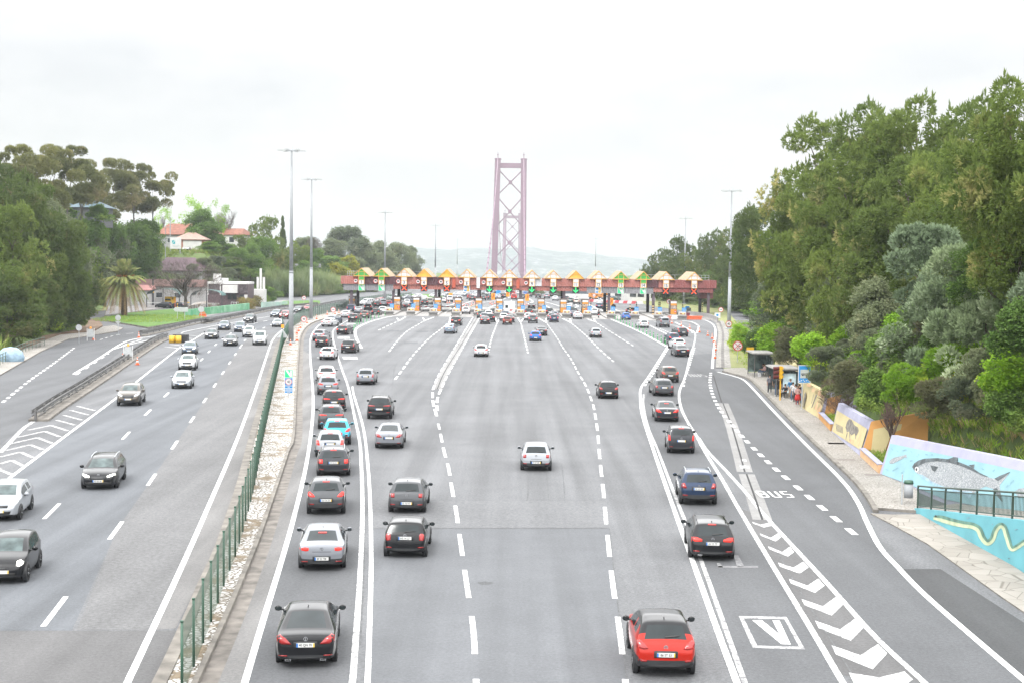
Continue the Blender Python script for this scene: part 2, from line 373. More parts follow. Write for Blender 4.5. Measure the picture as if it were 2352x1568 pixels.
P = dict(black=paint('black', (.007, .0075, .009)), red=paint('red', (.47, .017, .007), .1), silver=paint('silver', (.27, .285, .315), .55, .36), grey=paint('grey', (.062, .065, .070), .4, .36),
   dark=paint('dark_grey', (.024, .026, .031), .35), white=paint('white', (.64, .65, .67)), pearl=paint('pearl', (.40, .42, .45), .2), blue=paint('blue', (.035, .16, .50), .25),
   navy=paint('navy', (.014, .028, .062), .35), turquoise=paint('turquoise', (.05, .44, .60), .15), brown=paint('brown', (.16, .045, .03), .4), bronze=paint('bronze', (.105, .09, .075), .5),
   green=paint('dark_green', (.04, .075, .07), .35), wine=paint('wine_red', (.30, .015, .02), .25), beige=paint('beige', (.30, .27, .23), .45), sky=paint('light_blue', (.24, .30, .37), .4), yellow=paint('yellow', (.80, .48, .03)),
   steelblue=paint('steel_blue', (.085, .11, .15), .4))
# ------------------------------------------------------------------ terrain
LFOOT = [(-58, 40), (-56, 110), (-56.5, 143), (-67, 201), (-69, 222), (-84, 262), (-90, 300), (-98, 332), (-97, 352), (-78, 392), (-64, 430), (-50, 520), (-36, 640), (-30, 950)]
RFOOT = [(26, 20), (25.5, 60), (25.0, 80), (25.5, 100), (27, 116), (28.5, 132), (30, 160), (42, 240), (50, 290), (56, 330), (50, 400), (43, 450), (40, 520), (42, 620), (60, 950)]
def _foot(pts, y): return interp([(b, a) for a, b in pts], y)
_rn = random.Random(5)
_ph = [(_rn.uniform(.02, .09), _rn.uniform(.02, .09), _rn.uniform(0, 6.3)) for _ in range(6)]
def rough(x, y): return sum(math.sin(a*x+b*y+c) for a, b, c in _ph)/6
LH = [(40, 9), (140, 15), (200, 21), (260, 27), (300, 27), (350, 20), (420, 19), (520, 13), (640, 6), (950, 3)]
RH = [(20, 11), (60, 12), (110, 13), (160, 13), (300, 14), (420, 10), (600, 6), (950, 4)]
RB = [(20, 3.6), (62, 3.2), (78, 2.3), (100, 2.0), (128, 1.6), (140, .2), (950, .1)]
def sst(t): t = max(0, min(1, t)); return t*t*(3-2*t)
def hl(x, y):
 d = _foot(LFOOT, y)-x; mound = 13.3*sst((y-348)/34)*sst((x+134)/22)*sst((-72-x)/14)*sst((470-y)/40)-.4
 if d <= 0: return mound
 return max(mound, 0)*.0+max(mound, interp(LH, y)*(1-math.exp(-(d/26)**1.25))+.8*rough(x, y)*min(1, d/20))
def hr(x, y):
 d = x-_foot(RFOOT, y)
 if d <= 0: return -.4
 return interp(RB, y)*min(1, d/.5)+interp(RH, y)*(1-math.exp(-(d/(9 if y < 95 else min(15, 9+(y-95)*.2)))**1.15))+.7*rough(x, y)*min(1, d/15)
def height(x, y): return max(0.0, hl(x, y) if x < 0 else hr(x, y))
def hillside(name, fn, xs, ys, flip=False):
 b = MB(); n = len(xs)
 for y in ys:
  for x in xs: b.v.append((x, y, fn(x, y)))
 for j in range(len(ys)-1):
  for i in range(n-1):
   q = (j*n+i, j*n+i+1, (j+1)*n+i+1, (j+1)*n+i)
   if max(b.v[k][2] for k in q) > -.3: b.f.append(q); b.m.append(0)
 o = b.build(name, M['scrub'], smooth=True); tag(o, kind='structure'); return o
hillside('hillside', hl, [-400+8*i for i in range(30)]+[-160+3*i for i in range(44)], [30+4*i for i in range(130)]+[550+25*i for i in range(20)])
hillside('embankment', hr, [24+1.2*i for i in range(30)]+[60+4*i for i in range(20)]+[140+20*i for i in range(10)], [20+3*i for i in range(140)]+[440+25*i for i in range(20)])
# one sheet to the horizon; past the shore it drops to the river valley
_b = MB()
_xs = [-9000, -3000, -900, -400, -150, 0, 150, 400, 900, 3000, 9000]; _ys = [(-300, -.10), (300, -.10), (760, -.10), (1000, -40), (1250, -79), (3200, -79), (12000, -70)]
for y, z in _ys:
 for x in _xs: _b.v.append((x, y, z))
for j in range(len(_ys)-1):
 for i in range(len(_xs)-1):
  k = j*len(_xs)+i; _b.f.append((k, k+1, k+1+len(_xs), k+len(_xs))); _b.m.append(0)
tag(_b.build('ground', M['verge']), kind='structure')
# the wooded far shore, distance haze blue mixed into its green
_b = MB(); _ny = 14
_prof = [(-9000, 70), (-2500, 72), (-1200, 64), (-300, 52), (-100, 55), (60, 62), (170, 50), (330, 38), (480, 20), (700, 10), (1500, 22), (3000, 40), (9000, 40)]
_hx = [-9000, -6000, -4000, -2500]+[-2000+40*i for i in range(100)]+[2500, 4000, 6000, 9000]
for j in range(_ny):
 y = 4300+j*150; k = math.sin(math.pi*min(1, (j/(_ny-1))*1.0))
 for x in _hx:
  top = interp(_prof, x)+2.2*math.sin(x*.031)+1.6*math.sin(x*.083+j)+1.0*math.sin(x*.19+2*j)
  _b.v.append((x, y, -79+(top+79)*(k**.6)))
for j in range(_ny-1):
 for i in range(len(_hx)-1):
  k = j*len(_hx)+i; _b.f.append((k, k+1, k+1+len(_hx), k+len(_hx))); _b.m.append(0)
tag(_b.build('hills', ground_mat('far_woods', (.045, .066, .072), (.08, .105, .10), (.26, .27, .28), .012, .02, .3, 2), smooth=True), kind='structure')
# ------------------------------------------------------------------ road surfaces: flush sheets 4 mm above one another
def catmull(pts, n=6):
 P = [2*pts[0]-pts[1]]+list(pts)+[2*pts[-1]-pts[-2]]; out = []
 for i in range(1, len(P)-2):
  for k in range(n):
   t = k/n; a, b, c, d = P[i-1], P[i], P[i+1], P[i+2]
   out.append(.5*((2*b)+(c-a)*t+(2*a-5*b+4*c-d)*t*t+(3*b-a-3*c+d)*t**3))
 return out+[pts[-1]]
def gl(pts): return [G(x, y) for x, y in pts]
_zk = [0]
def sheet(name, pts, z, mat, world=False):
 if 0 < z < .0075: _zk[0] += 1; z = .003+.0009*(_zk[0] % 6)
 p = [Vector(q) for q in pts] if world else gl(pts)
 n = len(p); area = sum(p[i].x*p[(i+1) % n].y-p[(i+1) % n].x*p[i].y for i in range(n))
 if area < 0: p = p[::-1]
 bm = bmesh.new(); f = bm.faces.new([bm.verts.new((q.x, q.y, z)) for q in p])
 bm.normal_update(); bmesh.ops.triangulate(bm, faces=[f]); me = bpy.data.meshes.new(name); bm.to_mesh(me); bm.free(); me.materials.append(mat)
 return tag(link(name, me), kind='structure')
def slab(name, pts, z0, z1, mat, mside=None, world=False):
 p = [Vector(q) for q in pts] if world else gl(pts)
 n = len(p); area = sum(p[i].x*p[(i+1) % n].y-p[(i+1) % n].x*p[i].y for i in range(n))
 if area < 0: p = p[::-1]
 bm = bmesh.new(); top = [bm.verts.new((q.x, q.y, z1)) for q in p]; f = bm.faces.new(top)
 bot = [bm.verts.new((q.x, q.y, z0)) for q in p]
 for i in range(n):
  s = bm.faces.new((bot[i], bot[(i+1) % n], top[(i+1) % n], top[i])); s.material_index = 1
 bm.normal_update(); bmesh.ops.triangulate(bm, faces=[f]); me = bpy.data.meshes.new(name); bm.to_mesh(me); bm.free()
 me.materials.append(mat); me.materials.append(mside or mat)
 return tag(link(name, me), kind='structure')
def offset(line, w):
 out = []
 for i, p in enumerate(line):
  t = (line[min(i+1, len(line)-1)]-line[max(i-1, 0)]); t.z = 0; t.normalize()
  out.append(p+Vector((t.y, -t.x, 0))*w)
 return out
def resample(line, step):
 out = [line[0].copy()]; acc = 0
 for a, b in zip(line, line[1:]):
  L = (b-a).length; s = step-acc
  while s <= L: out.append(a.lerp(b, s/L)); s += step
  acc = (acc+L) % step
 return out
MARK = {}; _zs = [0]
def stripe(pts, w, dash=None, mat='white', z=.012, start=0.0, raw=False):
 """a painted line along photo points; dash=(on, off) in metres"""
 b = MARK.setdefault((mat, z), MB()); _zs[0] += 1; z += .0005*(_zs[0] % 9)
 line = catmull(pts if raw else gl(pts), 10)
 if dash is None:
  l, r = offset(line, -w/2), offset(line, w/2)
  for i in range(len(line)-1):
   b.add([(q.x, q.y, z) for q in (l[i], r[i], r[i+1], l[i+1])], [(0, 1, 2, 3)])
  return
 fine = resample(line, .5); on, off = dash; k = start
 L = (len(fine)-1)*.5
 while k < L:
  a, e = int(max(0, k)*2), int(min(L, k+on)*2)
  if e > a:
   seg = fine[a:e+1]; l, r = offset(seg, -w/2), offset(seg, w/2)
   for i in range(len(seg)-1): b.add([(q.x, q.y, z) for q in (l[i], r[i], r[i+1], l[i+1])], [(0, 1, 2, 3)])
  k += on+off
def mark_poly(poly, mat='white', z=.012, world=False):
 p = [Vector(q) for q in poly] if world else gl(poly)
 n = len(p); area = sum(p[i].x*p[(i+1) % n].y-p[(i+1) % n].x*p[i].y for i in range(n))
 if area < 0: p = p[::-1]
 MARK.setdefault((mat, z), MB()).add([(q.x, q.y, z) for q in p], [tuple(range(n))])
M['crack'] = plain('crack_seal', (.085, .087, .09), .9, var=.2)
def ribbon(name, line, w0, w1, z, mat):
 l, r = offset(line, w0), offset(line, w1); b = MB()
 for i in range(len(line)-1): b.add([(q.x, q.y, z) for q in (l[i], r[i], r[i+1], l[i+1])], [(0, 1, 2, 3)])
 return tag(b.build(name, mat), kind='structure')
def kerb(name, line, w0, w1, h, mat=None, z0=-.05):
 """a raised kerb between two offsets of a line"""
 l, r = offset(line, w0), offset(line, w1); b = MB(); n = len(line)
 vs = []
 for a, c in zip(l, r): vs += [(a.x, a.y, z0), (a.x, a.y, h), (c.x, c.y, h), (c.x, c.y, z0)]
 fs = []
 for i in range(n-1):
  for k in range(4): fs.append((4*i+k, 4*i+(k+1) % 4, 4*(i+1)+(k+1) % 4, 4*(i+1)+k))
 fs += [(0, 1, 2, 3), (4*n-4, 4*n-1, 4*n-2, 4*n-3)]
 b.add(vs, fs); return tag(b.build(name, mat or M['kerb']), kind='structure')
sheet('road', [(-70, -20, 0), (60, -20, 0), (75, 330, 0), (60, 760, 0), (-60, 760, 0), (-90, 330, 0)], 0.0, M['asph'], world=True)
# line work of the main carriageway
LM0 = [(549, 1610), (562, 1568), (598, 1446), (672, 1199), (708, 1041), (719.5, 931), (716, 861), (712.5, 814), (713.6, 777), (724, 757), (738, 744), (770, 732), (800, 723)]
LM1 = [(803, 1610), (809, 1568), (814, 1511), (827.5, 1310), (832.5, 1159), (828.5, 1041), (824, 1002), (814, 955), (800, 889), (786, 849.5), (774.5, 814), (765, 779), (764, 763)]
LM1B = [(843, 1600), (844, 1568), (847.6, 1478), (852.6, 1276), (849, 1125), (842.5, 1041), (838, 1002), (830.8, 966.7), (819, 927), (812, 903.5), (809.7, 887)]
LD2 = [(1099, 1610), (1093, 1556), (1087, 1445), (1071, 1335), (1058, 1246), (1048, 1176), (1038, 1121), (1030, 1073), (1020, 1036), (1013, 1002), (1006.6, 972)]
LD3 = [(1441, 1610), (1437, 1568), (1424, 1455), (1407.5, 1340.6), (1397.5, 1251.6), (1390.6, 1181), (1386, 1128), (1381, 1084), (1377, 1045), (1372, 986), (1364.7, 939), (1359, 919), (1345, 884), (1327.7, 854.8), (1311, 823.5), (1294, 799.6), (1277.7, 773.5), (1254.9, 741)]
LJ = [(1706, 1600), (1693, 1568), (1651.7, 1457.6), (1587, 1277), (1546, 1163), (1501, 1033), (1476, 955), (1471, 918), (1473, 889.4), (1494.4, 856.9), (1536, 791)]
LJ2 = [(1724, 1600), (1711, 1568), (1669.7, 1452.5), (1610.5, 1287.5), (1560, 1162), (1510.6, 1033), (1488.8, 980), (1478, 930), (1478.5, 905)]
LK = [(1601, 1002), (1579, 967.5), (1563.7, 933), (1560.6, 898.7), (1574.7, 861), (1585.6, 814), (1593.4, 792.5), (1596.6, 767.5), (1582.5, 756.6), (1532.5, 744), (1500, 738)]
LK1 = [(1950, 1590), (1925, 1549), (1862, 1442), (1772.8, 1295), (1694.5, 1163.7), (1657.5, 1098.8), (1616.9, 1033), (1601, 1002)]
LK2 = [(2150, 1600), (2124, 1568), (2006.4, 1457.7), (1888.8, 1326.7), (1764.5, 1192), (1714, 1132), (1673, 1086), (1626, 1036), (1604, 1004)]
LN = [(1964.5, 1227.7), (1927.5, 1197.4), (1863.8, 1145.6), (1835.7, 1122), (1785.5, 1080), (1745, 1042.5), (1707.5, 1005), (1685.6, 980), (1657.5, 945.6), (1638.8, 911), (1631, 880), (1632.5, 855)]
LP = [(2400, 1600), (2352, 1562), (2137, 1377), (2065, 1305), (2021, 1255.6), (1991.7, 1200), (1968.8, 1150.6), (1929.4, 1098), (1845, 1014), (1773, 939.4), (1735.6, 898.8), (1710.6, 873.7), (1688.8, 864.4), (1648, 853.5)]
LP2 = [(1636, 846), (1638.7, 811), (1643.5, 767.5), (1640.3, 748.8), (1626, 738), (1606, 733)]
# tone sheets
sheet('road_lane_near_median', LM0+LM1[::-1], .004, M['asph_dark'])
sheet('road_shoulder', [(470, 1600), (545, 1600)]+LM0[1:8]+[(690, 800), (684, 896), (676, 1002), (664, 1041), (640, 1118), (603, 1229), (573, 1306), (527, 1420)], .004, M['asph_shoulder'])
sheet('road_panel', [(854, 1214), (1400, 1213.5), (1413, 1340), (1428, 1460), (1444, 1610), (844, 1610), (850, 1478)], .004, M['asph_smooth'])
sheet('road_strip', [(852, 1149.5), (1389, 1149), (1397, 1211.5), (853, 1212)], .004, M['asph_light'])
sheet('road_panel_patch', [(1098, 1336), (1112, 1334.5), (1128, 1336), (1134, 1338.5), (1124, 1342), (1106, 1342.5), (1097, 1339)], .008, asphalt('asphalt_patch', (.12, .124, .13), streak=.03))
sheet('road_transponder_lane', LJ2[:-1]+[(1500, 860), (1536, 795), (1590, 795), (1574, 861), (1560.6, 898.7)]+LK[::-1][8:]+LK1[::-1], .004, M['asph_dark'])
sheet('road_bus_lane', LK2[1:]+[(1579, 967), (1563.7, 933), (1561, 899), (1574.7, 861), (1586, 814), (1636, 811), (1636, 846)]+LP[::-1][:-1]+[(2300, 1600)], .004, M['asph_dark'])
for tc_ in (((1480, 855), (1445, 1000)), ):
 pass
for q in [[T1(585, 850), T1(725, 848), T1(735, 862), T1(590, 864)], [T1(910, 858), T1(1040, 858), T1(1050, 870), T1(915, 872)], [T1(775, 976), T1(930, 976), T1(935, 996), T1(780, 995)], [T1(795, 746), T1(905, 745), T1(915, 754), T1(800, 755)]]:
 sheet('road_repair', q, .004, M['asph_dark'])
sheet('road_toll_lane_panel', [T2(870, 730), T2(1010, 735), T2(1375, 893), T2(1090, 893)], .004, M['asph_dark'])
# chevron nose between the lanes, darker
sheet('road_chevron_nose', LK1[1:5]+LK2[1:5][::-1], .004, M['asph_bottom'])
stripe(LM0, .21); stripe(LM1, .20, mat='used'); stripe(LM1B, .17)
stripe([(764, 763), (770, 754), (795, 738), (812, 730)], .25, (2.0, 2.0))
for l in (LD2, LD3): stripe(l, .19, (4.6, 2.4), mat='used', start=-2.2)
for l in ([T1(1540, 705), T1(1370, 990), T1(1190, 1290), Z8(1375, 920), Z8(1365, 1000), Z8(1372, 1080), Z8(1397, 1170), Z8(1415, 1240)], [T1(1612, 715), T1(1470, 960), T1(1285, 1290), Z8(1450, 930), Z8(1415, 1020), Z8(1407, 1085), Z8(1412, 1150)]):
 stripe(l, .22, (5.0, 2.2))
for l in ([T1(730, 742), T1(610, 795), T1(480, 857)], [T1(1010, 742), T1(900, 805), T1(800, 870), T1(700, 970), T1(610, 1088)], [T1(1280, 765), T1(1160, 855), T1(1030, 960), T1(880, 1120), T1(740, 1310), Z8(985, 855)],
   [T1(1810, 757), T1(1750, 920), T1(1708, 1092)], [T1(2065, 757), T1(2100, 900), T1(2146, 1096)], [T2(560, 765), T2(720, 900), T2(870, 1050), T2(1035, 1195)], [T2(830, 755), T2(960, 840), T2(1080, 915), T2(1250, 1020)]):
 stripe(l, .22, (4.0, 2.8))
for a, b, c in (((700, 715), (730, 742), (800, 700)), ((985, 712), (1010, 742), (1110, 705)), ((1290, 705), (1280, 765), (1290, 706)), ((1780, 712), (1810, 757), (1855, 708)), ((2030, 712), (2065, 757), (2108, 712))):
 stripe([T1(*a), T1(*b)], .30); stripe([T1(*b), T1(*c)], .30)
for a, b, c in (((205, 715), (290, 765), (292, 715)), ((465, 718), (560, 765), (552, 720)), ((735, 722), (830, 755), (815, 725))):
 stripe([T2(*a), T2(*b)], .32); stripe([T2(*b), T2(*c)], .30)
# curved edge of the transponder lanes, left and right
stripe([T1(680, 690), T1(560, 712), T1(420, 750), T1(320, 790), T1(255, 830), T1(240, 880), T1(262, 955), T1(310, 1045)], .40)
stripe([T2(1000, 725), T2(1300, 855), T2(1620, 1025)], .40)
stripe(LJ, .21); stripe(LJ2, .17, mat='worn')
stripe([T2(1655, 1015), T2(1560, 1165), T2(1470, 1320), R5(60, 640), R5(28, 690)], .2, (2, 1.6))
stripe(LK, .22, mat='used'); stripe(LK1, .21, mat='used'); stripe(LK2, .21, mat='used')
stripe([T2(1925, 1040), T2(1905, 1110), T2(1850, 1290), R5(335, 600), R5(318, 690)], .22, (2.2, 1.8))
stripe(LN, .30, (1.5, 1.6)); stripe(LP, .24); stripe(LP2, .30)
stripe([T2(1710, 760), T2(1880, 850), T2(1900, 875)], .35); stripe([T2(1780, 740), T2(1900, 760), T2(1965, 795)], .3)
stripe([T2(1972, 800), T2(1965, 840), T2(1950, 880)], .45, (.6, .5))
stripe([T2(1430, 795), T2(1540, 850), T2(1640, 900)], .25); stripe([T2(1540, 830), T2(1640, 870)], .2, (1.5, 1))
for yy, xa, xb in ((735, 1195, 1290), (752, 1235, 1310), (772, 1230, 1300), (790, 1280, 1330), (840, 1440, 1560), (868, 1560, 1660), (910, 1470, 1640), (945, 1535, 1640)):
 stripe([T2(xa, yy), T2(xb, yy)], .25, mat='worn')
for xa, xb, yy in ((405, 470, 702), (380, 500, 727), (170, 250, 815), (100, 210, 850)): stripe([T1(xa, yy), T1(xb, yy)], .25, mat='worn')
# worn transponder squares on the left lane, painted lettering on the bus lane
for q in ([T1(45, 922), T1(180, 922), T1(185, 942), T1(48, 942)], [T1(98, 1137), T1(262, 1137), T1(272, 1165), T1(108, 1165)], [T1(145, 772), T1(245, 772), T1(248, 786), T1(148, 786)]):
 mark_poly(q, 'worn')
stripe([Z8(232, 628), Z8(262, 628)], .5); stripe([(766, 1400), (779, 1401)], .35)
def ground_text(s, c, ux, uy, size, sx, mat='white', z=.012):
 b = MARK.setdefault((mat, z), MB()); vs, fs = text_geo(s, size, .02)
 b.add([(c.x+ux.x*x*sx+uy.x*y, c.y+ux.y*x*sx+uy.y*y, z) for x, y in vs], fs)
def painted_bus(c, w, h, mat):
 tx, ty, sh = .13, .22, 0
 seg = dict(B=[(0, 0, 0, 1), (0, 0, 1, 0), (0, .5, 1, .5), (0, 1, 1, 1), (1, 0, 1, .5), (1, .5, 1, 1)], U=[(0, 0, 0, 1), (1, 0, 1, 1), (0, 0, 1, 0)], S=[(0, 1, 1, 1), (0, .5, 1, .5), (0, 0, 1, 0), (0, .5, 0, 1), (1, 0, 1, .5)])
 for i, ch in enumerate('BUS'):
  for x0, y0, x1, y1 in seg[ch]:
   X = [c.x-w/2+i*w*.39+x*w*.22 for x in (x0, x1)]; Y = [c.y-h/2+y*h for y in (y0, y1)]
   q = [(X[0]-tx/2, Y[0]), (X[0]+tx/2, Y[0]), (X[0]+tx/2, Y[1]), (X[0]-tx/2, Y[1])] if x0 == x1 else [(X[0], Y[0]-ty/2), (X[1], Y[0]-ty/2), (X[1], Y[0]+ty/2), (X[0], Y[0]+ty/2)]
   _zs[0] += 1; mark_poly([Vector((a+sh*(b-c.y), b, 0)) for a, b in q], mat, .022+.001*(_zs[0] % 7), True)
painted_bus(G(1779, 1135), 1.62, 1.8, 'white'); painted_bus(G(1602, 862), 1.65, 3.2, 'worn')
# transponder emblem: a slanted V in a square frame
_o = [ZV(1355, 972), ZV(1780, 980), ZV(1946, 1268), ZV(1480, 1255)]; _i = [ZV(1400, 993), ZV(1762, 1000), ZV(1893, 1244), ZV(1520, 1236)]
for k in range(4): mark_poly([_o[k], _o[(k+1) % 4], _i[(k+1) % 4], _i[k]], 'worn')
mark_poly([ZV(1475, 1008), ZV(1560, 1008), ZV(1718, 1135), ZV(1655, 1010), ZV(1718, 1012), ZV(1818, 1225), ZV(1735, 1222)])
mark_poly([ZV(1160, 500), ZV(1190, 500), ZV(1215, 538), ZV(1170, 538)], 'faint'); mark_poly([ZV(1170, 525), ZV(1525, 525), ZV(1530, 541), ZV(1175, 541)], 'faint'); mark_poly([ZV(1310, 430), ZV(1350, 430), ZV(1405, 530), ZV(1340, 530)], 'faint')
# chevrons
for k, (A, T, B, D) in enumerate([((220, 465), (300, 505), (360, 492), (345, 470)), ((272, 545), (380, 600), (418, 573), (396, 545)), ((328, 633), (465, 704), (508, 672), (478, 636)), ((397, 745), (545, 820), (606, 778), (570, 738)),
         ((470, 855), (650, 952), (716, 903), (672, 855)), ((558, 995), (765, 1107), (845, 1030), (795, 978)), ((650, 1142), (895, 1280), (985, 1188), (925, 1127)), ((762, 1310), (1045, 1475), (1145, 1365), (1080, 1302)), ((880, 1497), (1180, 1640), (1320, 1545), (1262, 1490))]):
 w = (20, 26, 33, 42, 52, 66, 82, 100, 115)[k]; m = lerp(A[0], T[0], .72), lerp(A[1], T[1], .72)
 inner = (m[0]-w*.05, T[1]-w*.95); a2 = (A[0]+w*.62, A[1]+w*.10)
 mark_poly([ZW(*A), ZW(A[0]+w*.30, A[1]+w*.62), ZW(*T), ZW(*B), ZW(*D), ZW(*inner)], 'used')
# concrete drain channels with a dark slot
def channel(line, w, zz=.008):
 ribbon('drain_channel', line, -w/2, w/2, zz, M['channel']); ribbon('drain_slot', line, -.05, .05, zz+.006, M['slot'])
channel(catmull(gl([T1(1592, 705), T1(1420, 990), T1(1235, 1290), Z8(1410, 935)]), 8), .9)
channel(catmull(gl([ZW(290, 452), ZW(232, 280), ZW(182, 140)]), 6), .9)
channel(catmull(gl([R5(770, 1310), R5(735, 1180), R5(670, 960), R5(610, 805)]), 6), .9)
for q in ([R5(730, 1260), R5(800, 1265), R5(806, 1285), R5(738, 1285)], [R5(748, 1215), R5(780, 1217), R5(785, 1235), R5(752, 1235)]): mark_poly(q, 'worn', .020)
ribbon('road_crack', catmull(gl([R5(600, 800), R5(570, 700), R5(540, 600)]), 6), -.06, .06, .010, M['slot'])
# fine cracks and seams in the old surface
for l in ([(1230, 968), (1229, 1010), (1231, 1040)], [(1125, 950), (1128, 985), (1132, 1020)], [(1212, 1090), (1213, 1130), (1210, 1150)], [Z8(1100, 660), Z8(1000, 700), Z8(985, 780), Z8(965, 960)], [T1(700, 1205), T1(680, 1260), T1(665, 1310)], [ZV(1000, 470), ZV(1100, 800), ZV(1230, 1190), ZV(1360, 1568)],
   [ZW(300, 520), ZW(400, 690), ZW(560, 960), ZW(700, 1180), ZW(900, 1500)], [(836, 1160), (836, 1300), (828, 1480)]):
 ribbon('road_crack', catmull(gl(l), 6), -.022, .022, .0105, M['crack'])
for l in ([(854, 1213.6), (1130, 1213.4), (1400, 1213)], [(1400, 1213), (1413, 1340), (1428, 1460), (1444, 1610)], [(853, 1149.5), (1120, 1149), (1389, 1148.6)], [(1060, 1020), (1130, 1021), (1180, 1020)], [(1212, 1020), (1214, 980), (1216, 945)], [(1290, 1065), (1295, 1110), (1297, 1148)], [(1255, 1075), (1258, 1120), (1260, 1148)]):
 ribbon('road_joint', catmull(gl(l), 4), -.018, .018, .0105, M['crack'])
# left carriageway
LL1 = [(-60, 1170), (15.6, 1102), (267.8, 913), (312.5, 877), (415.6, 796), (439, 783), (468, 765.5)]
LLE = [(416, 766), (429, 761), (499, 747), (541, 740), (619, 727), (700, 714), (760, 704)]
LL2 = [(-120, 1410), (83, 1210), (275, 1015), (329, 957), (375, 913), (456, 833), (492, 795), (512, 778), (537, 761), (568, 747), (632, 733), (700, 722)]
LL3 = [(0, 1568), (133, 1394), (271, 1211), (353, 1094), (406, 1014), (446, 956), (475, 912), (516, 850), (553, 795), (568, 776.6), (610, 751), (653, 737), (720, 722)]
LLR = [(275, 1600), (292, 1568), (411, 1315), (478, 1164), (548, 1000), (590, 885), (620, 795), (629, 777), (642, 763), (656.6, 753), (690, 738), (760, 720), (830, 706)]
sheet('road_left_lanes', [(-300, 1447), (165, 1447)]+LL3[2:-1]+LL2[::-1][1:4]+LL1[::-1][1:]+[(-300, 1400)], .004, M['asph_left'])
sheet('road_left_inner', [(176, 1445.5), (345, 1446)]+LLR[2:9]+LL3[2:10][::-1], .004, M['asph_coarse'])
sheet('road_left_shoulder', [(348, 1446), (404, 1442), (478, 1290), (520, 1190), (575, 1041), (612, 900), (632, 800), (640, 775)]+LLR[2:9][::-1], .004, M['asph_shoulder'])
sheet('road_left_near', [(-300, 1450), (405, 1447), (330, 1640), (-300, 1640)], .004, M['asph_bottom'])
stripe(LL1, .22); stripe(LLE, .22); stripe(LLR, .22)
stripe(LL2[:9], .19, (4, 10), start=3); stripe(LL2[8:], .20, (4, 5))
stripe(LL3[:9], .19, (4, 10), start=6.3); stripe(LL3[8:], .20, (4, 8))
# chevrons beside the barrier
for a, t, b in (((0, 1090), (-100, 1060), (90, 1135)), ((0, 1055), (85, 1028), (170, 1070)), ((0, 1005), (150, 968), (245, 1010)), ((40, 958), (220, 914), (315, 950)), ((75, 908), (275, 862), (380, 903)), ((125, 860), (330, 815), (442, 856)), ((210, 806), (375, 772), (498, 812))):
 stripe([Z1B(*a), Z1B(*t)], .28, mat='worn', raw=False); stripe([Z1B(*t), Z1B(*b)], .28, mat='worn')
for a, b in (((415, 733), (553, 770)), ((468, 697), (603, 733)), ((517, 660), (652, 696)), ((567, 630), (697, 664))): stripe([Z1B(*a), Z1B(*b)], .28, mat='worn')
stripe([Z1B(0, 975), Z1B(80, 890), Z1B(165, 800), Z1B(245, 745)], .3, mat='worn')
for a, b in (((1215, 195), (1310, 207)), ((1250, 178), (1335, 188)), ((1330, 150), (1400, 158)), ((1350, 130), (1420, 138)), ((1380, 112), (1450, 118))): stripe([Z1B(*a), Z1B(*b)], .45, mat='worn')
# ramp on the far left
sheet('road_ramp', [(-200, 900), (0, 852), (90, 805), (155, 777), (275, 757), (330, 748), (318, 775), (75, 965), (-40, 1050), (-300, 1250)], .004, M['asph_dark'])
stripe([Z1B(20, 603), Z1B(215, 445), Z1B(385, 325), Z1B(545, 205)], .28, (1.6, 1.6))
stripe([Z1B(540, 396), Z1B(720, 285), Z1B(890, 175), Z1B(1000, 138), Z1B(1190, 112)], .3)
stripe([Z1B(560, 400), Z1B(800, 245)], .22, (3, 4.5)); stripe([Z1B(830, 215), Z1B(930, 185), Z1B(1060, 155), Z1B(1190, 122)], .25)
stripe([Z1B(735, 145), Z1B(860, 110), Z1B(1000, 95)], .2, (2, 2));
for x in (900, 950, 1000): stripe([Z1B(x, 190-(x-900)*.33), Z1B(x+40, 172-(x-900)*.33)], .4, mat='worn')
# toll apron and lines beyond the plaza
sheet('toll_apron', [T1(400, 705), T1(760, 690), T1(1300, 700), T1(1800, 712), T1(2352, 715), T2(600, 726), T2(1020, 728), T2(1650, 745), T2(1650, 640), T2(700, 620), T1(1700, 600), T1(500, 610)], .004, M['conc'])
for l in ([ZA(2352, 330), ZA(2050, 360), ZA(1800, 405), ZA(1560, 440)], [ZB(85, 540), ZB(280, 500), ZB(400, 460)], [ZB(170, 670), ZB(290, 590), ZB(620, 460), ZB(820, 390)], [ZB(1000, 440), ZB(1300, 400)], [ZB(1140, 555), ZB(1310, 490)], [ZB(1350, 400), ZB(1620, 320), ZB(1640, 330), ZB(1630, 400)],
   [ZB(1960, 320), ZB(2100, 410), ZB(2060, 450), ZB(1960, 490)], [ZC(260, 430), ZC(450, 480), ZC(620, 540)], [ZC(270, 510), ZC(420, 590), ZC(600, 680)], [ZC(0, 370), ZC(300, 385), ZC(700, 410), ZC(970, 510), ZC(920, 555)], [ZC(1220, 490), ZC(1400, 560), ZC(1560, 640)], [ZC(1810, 600), ZC(2000, 680), ZC(2200, 760)], [ZA(1700, 500), ZA(1880, 450), ZA(2050, 410)], [ZB(1730, 490), ZB(1470, 530)]):
 stripe(l, .35)
for l in ([ZB(990, 505), ZB(1200, 500)], [ZB(990, 522), ZB(1160, 520)], [ZB(85, 565), ZB(250, 560), ZB(360, 530)], [ZB(680, 545), ZB(790, 510), ZB(840, 490)]): stripe(l, .3, mat='yellowline')
